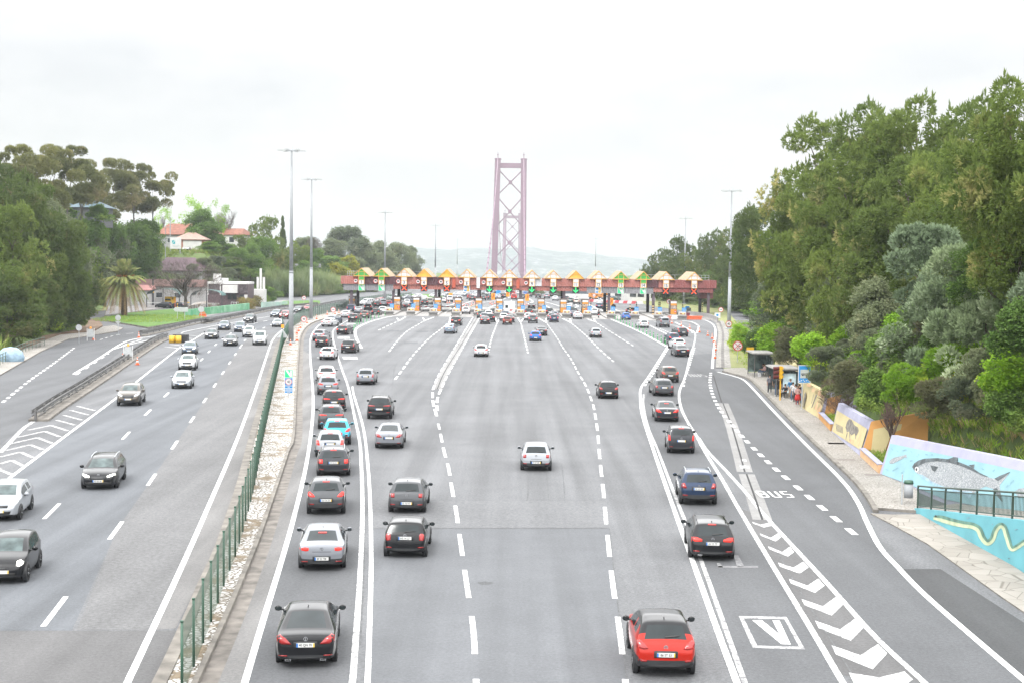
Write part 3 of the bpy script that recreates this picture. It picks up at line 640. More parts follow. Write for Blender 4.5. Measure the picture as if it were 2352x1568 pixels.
# median strip, kerbs, gutter
KERB = catmull(gl([(440, 1610), (459, 1568), (525, 1420.8), (572, 1306.6), (602, 1229), (639, 1118.5), (664, 1041), (677, 1002), (682, 896), (688, 800), (692.5, 772), (704, 753.4), (720.6, 741.7), (741.7, 734.7), (779, 724), (810, 716)]), 8)
FENCE = catmull(gl([(418, 1600), (450, 1524.7), (489, 1421.6), (517, 1341.7), (545, 1268), (567, 1189), (585.4, 1115), (598.8, 1041), (612, 975), (627, 905), (640, 845), (650, 796), (664.4, 765.6), (676, 750), (705, 732.8), (740, 723), (770.6, 716), (802, 707), (840, 699), (900, 691), (950, 687)]), 8)
_n = min(len(KERB), 113)
_med = offset(KERB, -.16)[:]; _fe = [p for p in offset(FENCE, -.55) if p.y < KERB[-1].y]
slab('median_strip', [tuple(p) for p in _med]+[tuple(p) for p in _fe[::-1]], -.05, .10, M['stones'], M['kerb'], world=True)
kerb('median_kerb', KERB, -.17, .0, .17); kerb('median_kerb', [p for p in FENCE if p.y < KERB[-1].y], -.95, -.54, .14)
ribbon('gutter', KERB, .004, .50, .008, plain('gutter_stone', (.20, .18, .16), .9, var=.22, scale=1.6, bump=.4))
# right pavement, apron, verge, drain
PK = catmull(gl(LP[4:]), 8); PKo = offset(PK, .55)
WALLBASE = [ZR(770, 975), ZR(550, 900), ZR(420, 775), ZR(215, 600), ZR(130, 510), ZR(20, 440), (1815, 915), (1790, 885), (1760, 850), (1722, 842)]
_pv = [p for p in offset(PK, .75) if p.y > G(1990, 1174).y]
slab('pavement', [tuple(p) for p in _pv]+[tuple(G(*q)) for q in [(1662, 848), (1700, 846)]+WALLBASE[::-1][1:]]+[tuple(G(2104, 1117)), tuple(G(2112, 1178))], -.05, .13, M['cobble'], M['kerb'], world=True)
kerb('pavement_kerb', [p for p in PK if p.y > G(1990, 1176).y], .50, .745, .15)
slab('stone_apron', [(2000, 1180), (2050, 1183), (2112, 1182), (2200, 1222), (2325, 1300), (2460, 1390), (2400, 1440), (2300, 1372), (2200, 1300), (2130, 1250), (2050, 1206)], -.05, .05, M['apron'], M['kerb'])
sheet('road_shoulder_repair', [(2070, 1306), (2160, 1306), (2400, 1460), (2460, 1640), (2420, 1600), (2352, 1555), (2137, 1372)], .008, asphalt('asphalt_black_repair', (.085, .087, .09), speck=.2))
slab('verge', [R5(585, 540), R5(650, 560), R5(850, 580), R5(960, 460), R5(900, 400), R5(760, 300), R5(700, 200), R5(640, 130), R5(560, 100), (1655, 700), (1580, 690), (1480, 688), (1440, 690), T2(1500, 590), T2(1700, 620), T2(1850, 640), T2(2100, 690), T2(2200, 760), R5(590, 215), R5(640, 300), R5(645, 420)], -.05, .06, M['verge'])
DR = catmull(gl([R5(610, 548), R5(607, 420), R5(610, 300), R5(595, 240), R5(580, 205)]), 8)
ribbon('storm_drain', DR, -.8, .9, .075, M['rubble']); ribbon('drain_slot', DR, -.2, .18, .081, plain('drain_damp', (.16, .15, .14), .9, var=.25, scale=1.0))  # rubble drain with a darker strip along its middle
sheet('road_shoulder_right', [R5(540, 560), R5(583, 545), R5(590, 400), R5(583, 285), R5(560, 280), R5(556, 400)], .004, M['asph_bottom'])
# left pavement, soil, grass island, yard
slab('pavement', [(-60, 905), (0, 863), (95, 808), (156, 780), (215, 771), (270, 762), (283, 755), (262, 749), (236, 752), (215, 764), (140, 770), (60, 800), (0, 832), (-80, 872)], -.05, .13, M['cobble'], M['kerb'])
slab('soil_bank', [(-80, 868), (0, 830), (60, 798), (140, 768), (215, 762), (236, 750), (226, 735), (100, 740), (-80, 770)], -.05, .20, M['soil'])
slab('grass_island', [(240, 737), (262, 742), (300, 748), (340, 755), (380, 748), (430, 740), (450, 735), (432, 724), (400, 712), (350, 716), (290, 722), (255, 728)], -.05, .25, M['grass'], M['kerb'])
slab('yard', [(240, 726), (300, 719), (345, 713), (395, 706), (455, 700), (520, 695), (570, 688), (560, 672), (470, 676), (330, 684), (250, 700)], -.05, .15, M['paving'], M['kerb'])
sheet('slip_road', [(440, 742), (470, 728), (520, 717), (600, 705), (690, 693), (650, 690), (560, 702), (480, 715), (430, 728)], .006, M['paving'])
slab('white_bank', [Z7(950, 960), Z7(1160, 915), Z7(1520, 900), Z7(1930, 862), Z7(1900, 815), Z7(1700, 825), Z7(1300, 850), Z7(1100, 890)], -.05, .9, M['stones'])
slab('grass_verge', [Z6(1640, 455), Z6(1860, 462), Z6(2352, 440), Z6(2352, 380), Z6(2100, 380), Z6(1700, 390)], -.05, .25, M['grass'], M['kerb'])
slab('grass_verge', [ZA(1290, 260), ZA(1700, 245), ZA(2352, 215), ZB(600, 235), ZB(600, 205), ZA(2352, 150), ZA(1500, 165), ZA(1240, 200)], -.05, .3, M['grass'], M['kerb'])
for (mat, z), b in MARK.items():
 tag(b.build('road_marking', M[mat]), kind='structure')
# ------------------------------------------------------------------ vehicles
def car_mesh(S):
 """body shell lofted from cross-sections; returns the smoothed mesh, faces marked paint 0, rear glass 1, windscreen 2, side glass 3/4, trim 5"""
 L, W, H, top, belt = S['L'], S['W']/2, S['H'], S['top'], S['belt']
 zb0 = S.get('zb', .19); ys = sorted(set([p[0] for p in top]+[.35, 1.0, L-1.0]+[y for r in S['side'] for y in r]))
 out = []
 for y in ys:
  if not out or y-out[-1] > .015: out.append(y)
 ys = out; vs = []; fs = []; fm = []
 roof = S.get('roof', .70)
 for y in ys:
  zt = interp(top, y); w = W*interp([(0, .83), (.05, .89), (.2, .955), (.6, .99), (1.2, 1), (L-1.3, 1), (L-.7, .975), (L-.3, .91), (L-.08, .80), (L, .70)], y)
  zb = interp([(0, zb0+.14), (.12, zb0+.04), (.5, zb0-.02), (L-.6, zb0-.04), (L-.1, zb0), (L, zb0+.08)], y)
  bl = interp(belt, y); green = zt > bl+.07
  bl = min(bl, zt-.045)
  if green:
   k = min(1, (zt-bl)/(H-bl)); wt = W*lerp(.93, roof, k)*min(1, w/W*1.04)
   p4, p7 = (w*.985, bl), (wt, zt-.05*k-.01); p8 = (wt*.87, zt-.004)
  else:
   p4, p7, p8 = (w*.985, bl), (w*.955, zt-.022), (w*.85, zt-.004)
  p5 = (lerp(p4[0], p7[0], .10), lerp(p4[1], p7[1], .10)); p6 = (lerp(p4[0], p7[0], .90), lerp(p4[1], p7[1], .90))
  cr = .022 if zt > .75 else .01
  hp = [(0, zb), (w*.86, zb), (w*.975, zb+.08), (w, lerp(zb, bl, .52)), p4, p5, p6, p7, p8, (0, zt+cr)]
  rg = hp+[(-a, b) for a, b in hp[8:0:-1]]
  vs += [(a, y, b) for a, b in rg]
 n = 18
 def inr(y, rs): return any(a <= y <= b for a, b in rs)
 for i in range(len(ys)-1):
  ym = (ys[i]+ys[i+1])/2; zt = interp(top, ym); bl = interp(belt, ym)
  for j in range(n):
   fs.append((i*n+j, i*n+(j+1) % n, (i+1)*n+(j+1) % n, (i+1)*n+j))
   jj = j if j < 9 else 17-j
   m = 0
   if jj == 8: m = 1 if inr(ym, [S['rwin']]) else 2 if inr(ym, [S['wsh']]) else 6 if S['rwin'][1] < ym < S['wsh'][0] else 0
   elif jj == 5 and inr(ym, S['side']) and zt-bl > .12: m = 3 if j < 9 else 4
   elif jj >= 6 and zt-bl > .12 and ym > S['rwin'][0]+.1: m = 6
   elif jj <= 1: m = 5
   elif jj == 2 and S.get('clad') and (ym < .5 or S['clad'] > 1): m = 5
   fm.append(m)
 for base, rev in ((0, False), ((len(ys)-1)*n, True)):
  r = lambda k: base+k
  q = [(r(0), r(1), r(17))]+[(r(k), r(k+1), r(17-k), r(18-k)) for k in range(1, 8)]+[(r(8), r(9), r(10))]
  for k, f in enumerate(q):
   fs.append(f if not rev else f[::-1]); fm.append(5 if k <= (2 if S.get('clad') else 1) else 0)
 me = bpy.data.meshes.new('shell'); me.from_pydata(vs, [], fs); me.polygons.foreach_set('material_index', fm)
 for i in range(7): me.materials.append(M['trim'])
 bm = bmesh.new(); bm.from_mesh(me); bmesh.ops.recalc_face_normals(bm, faces=bm.faces); bm.to_mesh(me); bm.free()
 o = bpy.data.objects.new('shell', me); COL.objects.link(o)
 sm = o.modifiers.new('s', 'SUBSURF'); sm.levels = S.get('sub', 2); sm.render_levels = sm.levels
 ev = bpy.data.meshes.new_from_object(o.evaluated_get(bpy.context.evaluated_depsgraph_get()))
 bpy.data.objects.remove(o); bpy.data.meshes.remove(me)
 return ev
def pick(ev, ids, name, mats, remap=None):
 """the faces with these marks as a mesh of their own"""
 vmap = {}; vs = []; fs = []; ms = []
 for p in ev.polygons:
  if p.material_index in ids:
   f = []
   for v in p.vertices:
    if v not in vmap: vmap[v] = len(vs); vs.append(tuple(ev.vertices[v].co))
    f.append(vmap[v])
   fs.append(f); ms.append((remap or {}).get(p.material_index, 0))
 me = bpy.data.meshes.new(name); me.from_pydata(vs, [], fs)
 for m in mats: me.materials.append(m)
 me.polygons.foreach_set('material_index', ms); me.polygons.foreach_set('use_smooth', [True]*len(fs)); me.update()
 return me
def on_body(bvh, poly, sgn, mat, name, off=.010, L=0, deep=.03):
 """a lens or panel that follows the body: outline (x, z) pressed on the shell from behind (+1) or from the front (-1)"""
 bm = bmesh.new(); vs = [bm.verts.new((x, 0, z)) for x, z in poly]; f = bm.faces.new(vs); bm.normal_update()
 bmesh.ops.triangulate(bm, faces=[f]); bmesh.ops.subdivide_edges(bm, edges=bm.edges[:], cuts=2, use_grid_fill=True)
 for v in bm.verts:
  o = Vector((v.co.x, -3 if sgn > 0 else L+3, v.co.z)); hit = bvh.ray_cast(o, Vector((0, sgn, 0)))
  k = 1.0
  while hit[0] is None and k > .8: k -= .01; hit = bvh.ray_cast(Vector((o.x*k, o.y, o.z)), Vector((0, sgn, 0)))
  if hit[0] is not None: v.co = hit[0]+hit[1]*off*(1 if hit[1].y*sgn < 0 else -1)
  else: v.co.y = .06 if sgn > 0 else L-.06
 ed = [e for e in bm.edges if e.is_boundary]
 ex = bmesh.ops.extrude_edge_only(bm, edges=ed)
 for g in ex['geom']:
  if isinstance(g, bmesh.types.BMVert): g.co.y += deep*sgn
 bmesh.ops.recalc_face_normals(bm, faces=bm.faces)
 me = bpy.data.meshes.new(name); bm.to_mesh(me); bm.free(); me.materials.append(mat)
 me.polygons.foreach_set('use_smooth', [True]*len(me.polygons)); return me
def mir(poly): return [(-x, z) for x, z in poly][::-1]
def lathe_x(prof, cx, cy, cz, n=16):
 b = MB(); vs = [(cx+x, cy+r*math.cos(2*math.pi*i/n), cz+r*math.sin(2*math.pi*i/n)) for x, r in prof for i in range(n)]
 fs = [(k*n+i, k*n+(i+1) % n, (k+1)*n+(i+1) % n, (k+1)*n+i) for k in range(len(prof)-1) for i in range(n)]
 fs += [tuple(range(n)), tuple(range(len(prof)*n-1, (len(prof)-1)*n-1, -1))]
 return b.add(vs, fs)
def T(x0, z0, x1, z1, slant=0.0): return [(x0, z0), (x1, z0+slant), (x1, z1+slant*.3), (x0, z1)]
HATCH = dict(L=4.05, W=1.76, H=1.47, wr=.31, axles=(.78, 3.28), belt=[(0, .93), (4, .89)],
 top=[(0, .60), (.02, .70), (.09, .93), (.15, .99), (.48, 1.355), (.54, 1.415), (1.1, 1.47), (1.8, 1.46), (2.25, 1.40), (3.02, 1.0), (3.1, .97), (3.5, .91), (3.8, .80), (3.96, .66), (4.05, .50)],
 rwin=(.16, .48), wsh=(2.25, 3.02), side=[(.75, 1.42), (1.50, 2.75)], tail=[(.52, .78), (.80, .80), (.80, .99), (.70, 1.0), (.54, .93)], plate=.52, brake=1.40, refl=[(.52, .42), (.74, .43), (.74, .47), (.52, .46)],
 head=[(.46, .64), (.80, .72), (.78, .86), (.62, .80), (.44, .72)], grille=[(-.40, .60), (.40, .60), (.42, .70), (-.42, .70)], intake=[(-.5, .34), (.5, .34), (.56, .46), (-.56, .46)])
SUV = dict(L=4.42, W=1.84, H=1.62, zb=.24, wr=.345, axles=(.86, 3.52), belt=[(0, 1.05), (4.4, 1.0)], clad=1,
 top=[(0, .72), (.02, .82), (.10, 1.04), (.17, 1.10), (.56, 1.485), (.63, 1.55), (1.2, 1.62), (2.0, 1.60), (2.45, 1.54), (3.2, 1.12), (3.3, 1.09), (3.8, 1.03), (4.15, .92), (4.33, .76), (4.42, .58)],
 rwin=(.18, .56), wsh=(2.45, 3.2), side=[(.80, 1.50), (1.58, 2.95)], tail=[(.44, .90), (.84, .90), (.84, 1.06), (.66, 1.05), (.44, .97)], plate=.80, brake=1.53, refl=[(.54, .50), (.78, .51), (.78, .555), (.54, .545)],
 head=[(.46, .76), (.84, .84), (.82, .96), (.62, .92), (.45, .85)], grille=[(-.42, .66), (.42, .66), (.44, .84), (-.44, .84)], intake=[(-.55, .40), (.55, .40), (.6, .52), (-.6, .52)])
ESTATE = dict(L=4.68, W=1.82, H=1.47, wr=.325, axles=(.98, 3.78), belt=[(0, .95), (4.6, .90)],
 top=[(0, .62), (.02, .72), (.10, .93), (.17, .98), (.60, 1.345), (.68, 1.41), (1.4, 1.47), (2.4, 1.455), (2.85, 1.39), (3.6, .98), (3.7, .95), (4.2, .885), (4.5, .78), (4.63, .64), (4.68, .50)],
 rwin=(.19, .60), wsh=(2.85, 3.6), side=[(.62, 1.0), (1.08, 1.90), (1.98, 3.35)], tail=[(.42, .80), (.83, .78), (.83, .95), (.64, .95), (.42, .88)], plate=.72, brake=1.395, refl=[(.52, .40), (.76, .41), (.76, .445), (.52, .435)],
 head=[(.44, .62), (.82, .70), (.80, .80), (.62, .77), (.42, .70)], grille=[(-.40, .54), (.40, .54), (.42, .68), (-.42, .68)], intake=[(-.62, .30), (.62, .30), (.66, .42), (-.66, .42)])
SEDAN = dict(L=4.65, W=1.80, H=1.44, wr=.325, axles=(.98, 3.72), belt=[(0, .96), (.9, .965), (4.6, .89)],
 top=[(0, .64), (.02, .76), (.06, .96), (.12, 1.00), (.42, 1.025), (.60, 1.035), (1.28, 1.355), (1.36, 1.385), (1.9, 1.44), (2.4, 1.42), (2.8, 1.36), (3.58, .97), (3.68, .94), (4.2, .87), (4.45, .77), (4.6, .63), (4.65, .50)],
 rwin=(.60, 1.28), wsh=(2.8, 3.58), side=[(.95, 1.28), (1.28, 1.95), (2.03, 3.35)], tail=[(.46, .76), (.83, .80), (.83, .93), (.66, .95), (.46, .90)], plate=.70, brake=1.30, refl=[(.52, .38), (.76, .39), (.76, .42), (.52, .41)],
 head=[(.44, .62), (.82, .68), (.80, .79), (.62, .77), (.42, .70)], grille=[(-.34, .55), (.34, .55), (.38, .70), (-.38, .70)], intake=[(-.62, .30), (.62, .30), (.66, .42), (-.66, .42)], roof=.68)
COUPE = dict(SEDAN, L=4.63, W=1.78, H=1.43, belt=[(0, .93), (1.2, .95), (4.6, .88)],
 top=[(0, .62), (.02, .74), (.06, .92), (.12, .97), (.34, 1.005), (.50, 1.02), (1.38, 1.37), (1.46, 1.395), (2.0, 1.43), (2.4, 1.41), (2.75, 1.35), (3.58, .95), (3.68, .92), (4.2, .84), (4.45, .74), (4.6, .60), (4.63, .48)],
 rwin=(.50, 1.38), wsh=(2.75, 3.58), side=[(1.05, 1.38), (1.38, 1.95), (2.03, 3.35)], tail=[(.40, .72), (.83, .74), (.83, .93), (.74, .97), (.58, .90)], roof=.66)
VAN = dict(L=4.42, W=1.85, H=1.84, zb=.22, wr=.325, axles=(.80, 3.56), belt=[(0, 1.14), (4.4, 1.08)], clad=1, roof=.80,
 top=[(0, .78), (.02, .95), (.05, 1.12), (.08, 1.18), (.17, 1.67), (.22, 1.76), (.8, 1.84), (2.2, 1.83), (2.6, 1.77), (3.35, 1.22), (3.45, 1.18), (3.95, 1.06), (4.2, .94), (4.34, .76), (4.42, .56)],
 rwin=(.09, .17), wsh=(2.6, 3.35), side=[(.5, 1.3), (1.4, 2.2), (2.28, 3.15)], tail=[(.72, .92), (.86, .92), (.84, 1.38), (.76, 1.38)], plate=.72, brake=1.76, refl=[(.6, .45), (.8, .46), (.8, .50), (.6, .49)],
 head=[(.52, .78), (.86, .88), (.84, 1.06), (.70, 1.02), (.52, .92)], grille=[(-.40, .72), (.40, .72), (.46, .84), (-.46, .84)], intake=[(-.6, .40), (.6, .40), (.62, .56), (-.62, .56)])
MPV = dict(HATCH, L=4.05, W=1.70, H=1.63, belt=[(0, 1.02), (4, .96)], axles=(.72, 3.35), roof=.76,
 top=[(0, .64), (.02, .76), (.07, 1.02), (.11, 1.08), (.30, 1.50), (.36, 1.57), (1.0, 1.63), (1.8, 1.61), (2.25, 1.54), (3.1, 1.08), (3.2, 1.04), (3.6, .96), (3.85, .84), (3.98, .68), (4.05, .5)],
 rwin=(.11, .30), wsh=(2.25, 3.1), side=[(.55, 1.2), (1.3, 2.85)], tail=[(.66, .82), (.80, .82), (.78, 1.14), (.70, 1.14)], plate=.80, brake=1.56)
MINI = dict(HATCH, L=3.84, W=1.73, H=1.42, axles=(.66, 3.15), belt=[(0, .93), (3.8, .88)], roof=.74,
 top=[(0, .58), (.02, .68), (.08, .92), (.13, .97), (.34, 1.32), (.39, 1.375), (1.0, 1.42), (1.6, 1.41), (2.0, 1.35), (2.55, .98), (2.65, .95), (3.3, .89), (3.6, .80), (3.77, .65), (3.84, .5)],
 rwin=(.13, .34), wsh=(2.0, 2.55), side=[(.55, 1.15), (1.24, 2.35)], tail=[(.57, .72), (.70, .70), (.76, .76), (.76, .92), (.71, .97), (.60, .97), (.56, .90)], plate=.80, brake=1.37)
BUBBLE = dict(HATCH, L=3.57, W=1.63, H=1.49, axles=(.62, 2.92), belt=[(0, .95), (3.5, .92)], roof=.74,
 top=[(0, .58), (.02, .68), (.08, .93), (.14, .98), (.42, 1.36), (.48, 1.42), (1.0, 1.49), (1.5, 1.48), (1.95, 1.41), (2.6, 1.02), (2.7, .99), (3.1, .92), (3.35, .82), (3.5, .66), (3.57, .48)],
 rwin=(.14, .42), wsh=(1.95, 2.6), side=[(.6, 1.1), (1.2, 2.4)], tail=[(.56, .74), (.72, .74), (.74, .96), (.58, .96)], plate=.55, brake=1.41,
 head=[(.50, .66), (.60, .63), (.70, .68), (.72, .78), (.62, .84), (.50, .80)], grille=[(-.2, .56), (.2, .56), (.2, .60), (-.2, .60)], intake=[(-.45, .32), (.45, .32), (.48, .42), (-.48, .42)])
CROSS = dict(SUV, L=4.12, W=1.78, H=1.57, axles=(.80, 3.40), belt=[(0, 1.02), (4.1, .97)], clad=1,
 top=[(0, .70), (.02, .80), (.12, 1.02), (.20, 1.08), (.58, 1.44), (.65, 1.50), (1.2, 1.57), (1.9, 1.55), (2.3, 1.48), (3.0, 1.08), (3.1, 1.05), (3.6, .99), (3.9, .88), (4.04, .74), (4.12, .58)],
 rwin=(.21, .58), wsh=(2.3, 3.0), side=[(.85, 1.45), (1.53, 2.75)], tail=[(.50, .86), (.62, .84), (.82, .88), (.82, 1.05), (.74, 1.08), (.58, .96)], plate=.70, brake=1.49)
SPORT = dict(SEDAN, L=4.40, W=1.76, H=1.32, belt=[(0, .90), (4.4, .80)], axles=(.9, 3.42),
 top=[(0, .58), (.02, .70), (.06, .88), (.12, .92), (.30, .94), (.45, .96), (1.3, 1.27), (1.4, 1.29), (1.8, 1.32), (2.2, 1.30), (2.45, 1.25), (3.3, .88), (3.4, .85), (3.9, .76), (4.2, .66), (4.36, .54), (4.4, .44)],
 rwin=(.45, 1.3), wsh=(2.45, 3.3), side=[(1.3, 1.9), (1.98, 3.1)], brake=1.2)
SHAPES = dict(hatch=HATCH, suv=SUV, estate=ESTATE, sedan=SEDAN, coupe=COUPE, van=VAN, mpv=MPV, mini=MINI, bubble=BUBBLE, cross=CROSS, sport=SPORT)
# look-alike variants of the lamps and bumpers
def var(base, **k): return dict(SHAPES[base], **k)
SHAPES['sedan_clad'] = var('sedan', clad=1, tail=[(.50, .80), (.62, .79), (.83, .84), (.83, .90), (.62, .93), (.48, .90)], plate=.50)
SHAPES['hatch_tall_lamp'] = var('hatch', tail=[(.60, .74), (.80, .74), (.80, 1.02), (.66, 1.02)], plate=.80)
SHAPES['hatch_square_lamp'] = var('hatch', tail=[(.56, .76), (.80, .76), (.80, .94), (.56, .94)], plate=.50, clad=1)
SHAPES['suv_slim_lamp'] = var('suv', tail=[(.30, .97), (.84, .95), (.84, 1.05), (.60, 1.05), (.30, 1.01)], plate=.76)
SHAPES['suv_full'] = var('suv', clad=2, tail=[(.58, .86), (.84, .86), (.84, 1.08), (.68, 1.10)], plate=.84)
SHAPES['estate_tall_lamp'] = var('estate', tail=[(.70, .74), (.83, .74), (.78, 1.30), (.72, 1.30), (.70, .98)], plate=.70)
SHAPES['estate_square_lamp'] = var('estate', tail=[(.58, .74), (.83, .74), (.83, .96), (.58, .94)], plate=.78)
SHAPES['suv_tall_lamp'] = var('suv', tail=[(.66, .80), (.84, .80), (.80, 1.26), (.72, 1.28), (.68, 1.08)], plate=.78)
CARS = {}
def car_parts(kind):
 if kind in CARS: return CARS[kind]
 S = SHAPES[kind]; L = S['L']; W = S['W']/2; ev = car_mesh(S)
 vs = [v.co for v in ev.vertices]; bvh = BVHTree.FromPolygons(vs, [tuple(p.vertices) for p in ev.polygons])
 D = dict(S=S, parts=[])
 body = pick(ev, (0, 5, 6), 'car_body', [P['grey'], M['trim'], P['grey']], {5: 1, 6: 2})
 # dark wheel arches belong to the body shell
 bm = bmesh.new(); bm.from_mesh(body)
 for ya in S['axles']:
  for s in (-1, 1):
   b = lathe_x([(-.12*s, S['wr']+.065), (0, S['wr']+.065), (.012*s, S['wr']+.045)], s*(W*.99), ya, S['wr'], 20)
   vv = [bm.verts.new(v) for v in b.v]
   for f in b.f:
    try: bm.faces.new([vv[i] for i in f]).material_index = 1
    except Exception: pass
 bm.to_mesh(body); bm.free()
 D['body'] = body
 D['parts'] += [('rear_window', pick(ev, (1,), 'rear_window', [M['glass']])), ('windscreen', pick(ev, (2,), 'windscreen', [M['glass_front']])),
     ('side_window', pick(ev, (3,), 'side_window', [M['glass']])), ('side_window', pick(ev, (4,), 'side_window', [M['glass']]))]
 tl, hd = S['tail'], S['head']
 D['tail'] = [on_body(bvh, p, 1, M['lamp'], 'tail_lamp', L=L) for p in (tl, mir(tl))]
 D['head'] = [on_body(bvh, p, -1, M['head'], 'head_lamp', L=L) for p in (hd, mir(hd))]
 D['front'] = [('grille', on_body(bvh, S['grille'], -1, M['trim'], 'grille', L=L)), ('air_intake', on_body(bvh, S['intake'], -1, M['black'], 'air_intake', L=L, off=.012))]
 D['refl'] = [on_body(bvh, p, 1, M['lamp'], 'reflector', L=L, off=.014) for p in (S['refl'], mir(S['refl']))]
 zb_ = S.get('zb', .19)
 D['extra'] = [('diffuser', on_body(bvh, rect(-.52, zb_+.04, .52, zb_+.15), 1, M['trim'], 'diffuser', L=L, off=.012)), ('bumper_seam', on_body(bvh, rect(-.78, S['top'][1][1]-.012, .78, S['top'][1][1]+.006), 1, M['trim'], 'bumper_seam', L=L, off=.004)),
     ('plate_recess', on_body(bvh, rect(-.34, S['plate']-.09, .34, S['plate']+.095), 1, M['trim'], 'plate_recess', L=L, off=.003))]
 if 'suv' in kind or kind in ('hatch', 'cross', 'mini', 'mpv', 'van', 'estate', 'hatch_square_lamp', 'hatch_tall_lamp', 'estate_square_lamp'):
  zr = lerp(S['top'][3][1], S['top'][4][1], .12); D['extra'].append(('wiper', on_body(bvh, [(-.02, zr), (.40, zr+.035), (.40, zr+.055), (-.02, zr+.03)], 1, M['black'], 'wiper', L=L, off=.02)))
 w = .16; zk = S['brake']-.035
 D['brake'] = on_body(bvh, rect(-w, zk, w, zk+.03), 1, M['lamp_on'], 'brake_light', L=L, off=.012)
 def platemesh(z, sgn):
  h = bvh.ray_cast(Vector((0, -3 if sgn > 0 else L+3, z)), Vector((0, sgn, 0)))[0]; y = (h.y if h else 0)-sgn*.02
  b = MB().box((0, y, z), (.52, .022, .115), 0); b.box((-.235*sgn, y-sgn*.012, z), (.05, .006, .112), 1); b.box((.24*sgn, y-sgn*.012, z), (.036, .006, .112), 2)
  return b.mesh('number_plate', [M['plate'], M['plate_blue'], M['plate_yellow']]), y-sgn*.012
 D['plate'], D['plate_y'] = platemesh(S['plate'], 1); D['fplate'], D['fplate_y'] = platemesh(.46 if S['H'] < 1.55 else .56, -1)
 ym = interp([(p[1], p[0]) for p in ()] or [(0, 0)], 0)
 y0 = S['wsh'][1]-.42; zb = interp(S['belt'], y0)+.06
 D['mirror'] = []
 for s in (-1, 1):
  b = MB(); b.sphere((s*(W+.10), y0, zb+.035), .12, 0, 10, (.95, .5, .72)); b.box((s*(W-.02), y0+.02, zb-.01), (.14, .05, .04), 1)
  b.add([(s*(W+.10)+dx, y0-.058, zb+.035+dz) for dx, dz in ((-.08, -.05), (.08, -.05), (.08, .055), (-.08, .055))], [(0, 1, 2, 3)], 2)
  D['mirror'].append(b.mesh('wing_mirror', [P['grey'], M['trim'], M['glass']], True))
 b = MB(); ya = S['rwin'][1]+.22; za = interp(S['top'], ya)+.018
 b.add([(-.014, ya, za), (.014, ya, za), (.014, ya+.17, za), (-.014, ya+.17, za), (0, ya-.03, za+.07), (0, ya+.02, za+.07)], [(0, 1, 2, 3), (0, 4, 1), (0, 3, 5, 4), (1, 4, 5, 2), (2, 5, 3)])
 D['antenna'] = b.mesh('antenna', M['trim'])
 D['rails'] = []
 for s in (-1, 1):
  pts = [(s*W*S.get('roof', .7)*.93, y, interp(S['top'], y)+.03) for y in (S['rwin'][1]+.15, S['rwin'][1]+.3, (S['rwin'][1]+S['wsh'][0])/2, S['wsh'][0]-.2, S['wsh'][0]-.05)]
  D['rails'].append(MB().tube(pts, [.012, .02, .02, .02, .012], 6).mesh('roof_rail', M['steel'], True))
 D['emblem_y'] = bvh
 D['wheels'] = []
 for ya in S['axles']:
  for s in (-1, 1):
   r = S['wr']; x = s*(W-.10)
   ty = lathe_x([(-.11, r*.62), (-.11, r*.93), (-.085, r), (.085, r), (.11, r*.93), (.11, r*.62)], x, ya, r, 20).mesh('tyre', M['tyre'], True)
   b = lathe_x([(s*-.02, r*.60), (s*.095, r*.62), (s*.103, r*.57), (s*.06, r*.50)], x, ya, r, 20)
   for k in range(5):
    a = 2*math.pi*k/5; c, n_ = math.cos(a), math.sin(a)
    b.cyl((x+s*.085, ya+.03*c, r+.03*n_), (x+s*.085, ya+r*.56*c, r+r*.56*n_), .035, .03, 5)
   D['wheels'].append((ty, b.mesh('rim', M['rim'], True)))
 # one joined mesh for the cars that are only a few pixels across
 CARS[kind] = D
 return D
def small_mesh(kind, front=False):
 D = car_parts(kind); key = 'small_f' if front else 'small'
 if key in D: return D[key]
 bm = bmesh.new(); mats = [P['grey'], M['trim'], M['glass'], M['lamp_on'] if not front else M['head_on'], M['plate'], M['tyre'], M['head'], M['rim']]
 def put(me, mp):
  k = len(bm.faces); bm.from_mesh(me); bm.faces.ensure_lookup_table()
  for f in bm.faces[k:]: f.material_index = mp if isinstance(mp, int) else mp[f.material_index]
 put(D['body'], [0, 1, 0])
 for _, m in D['parts']: put(m, 2)
 for m in D['tail']: put(m, 3 if not front else 1)
 for m in D['head']: put(m, 6)
 put(D['plate'], [4, 4, 4]); put(D['fplate'], [4, 4, 4]); put(D['front'][0][1], 1); put(D['front'][1][1], 1)
 for m in D['mirror']: put(m, [0, 1, 2])
 for t, r in D['wheels']: put(t, 5); put(r, 7)
 me = bpy.data.meshes.new('car_small'); bm.to_mesh(me); bm.free()
 for m in mats: me.materials.append(m)
 me.polygons.foreach_set('use_smooth', [True]*len(me.polygons))
 D[key] = me; return me
def setmat(o, i, m):
 o.material_slots[i].link = 'OBJECT'; o.material_slots[i].material = m
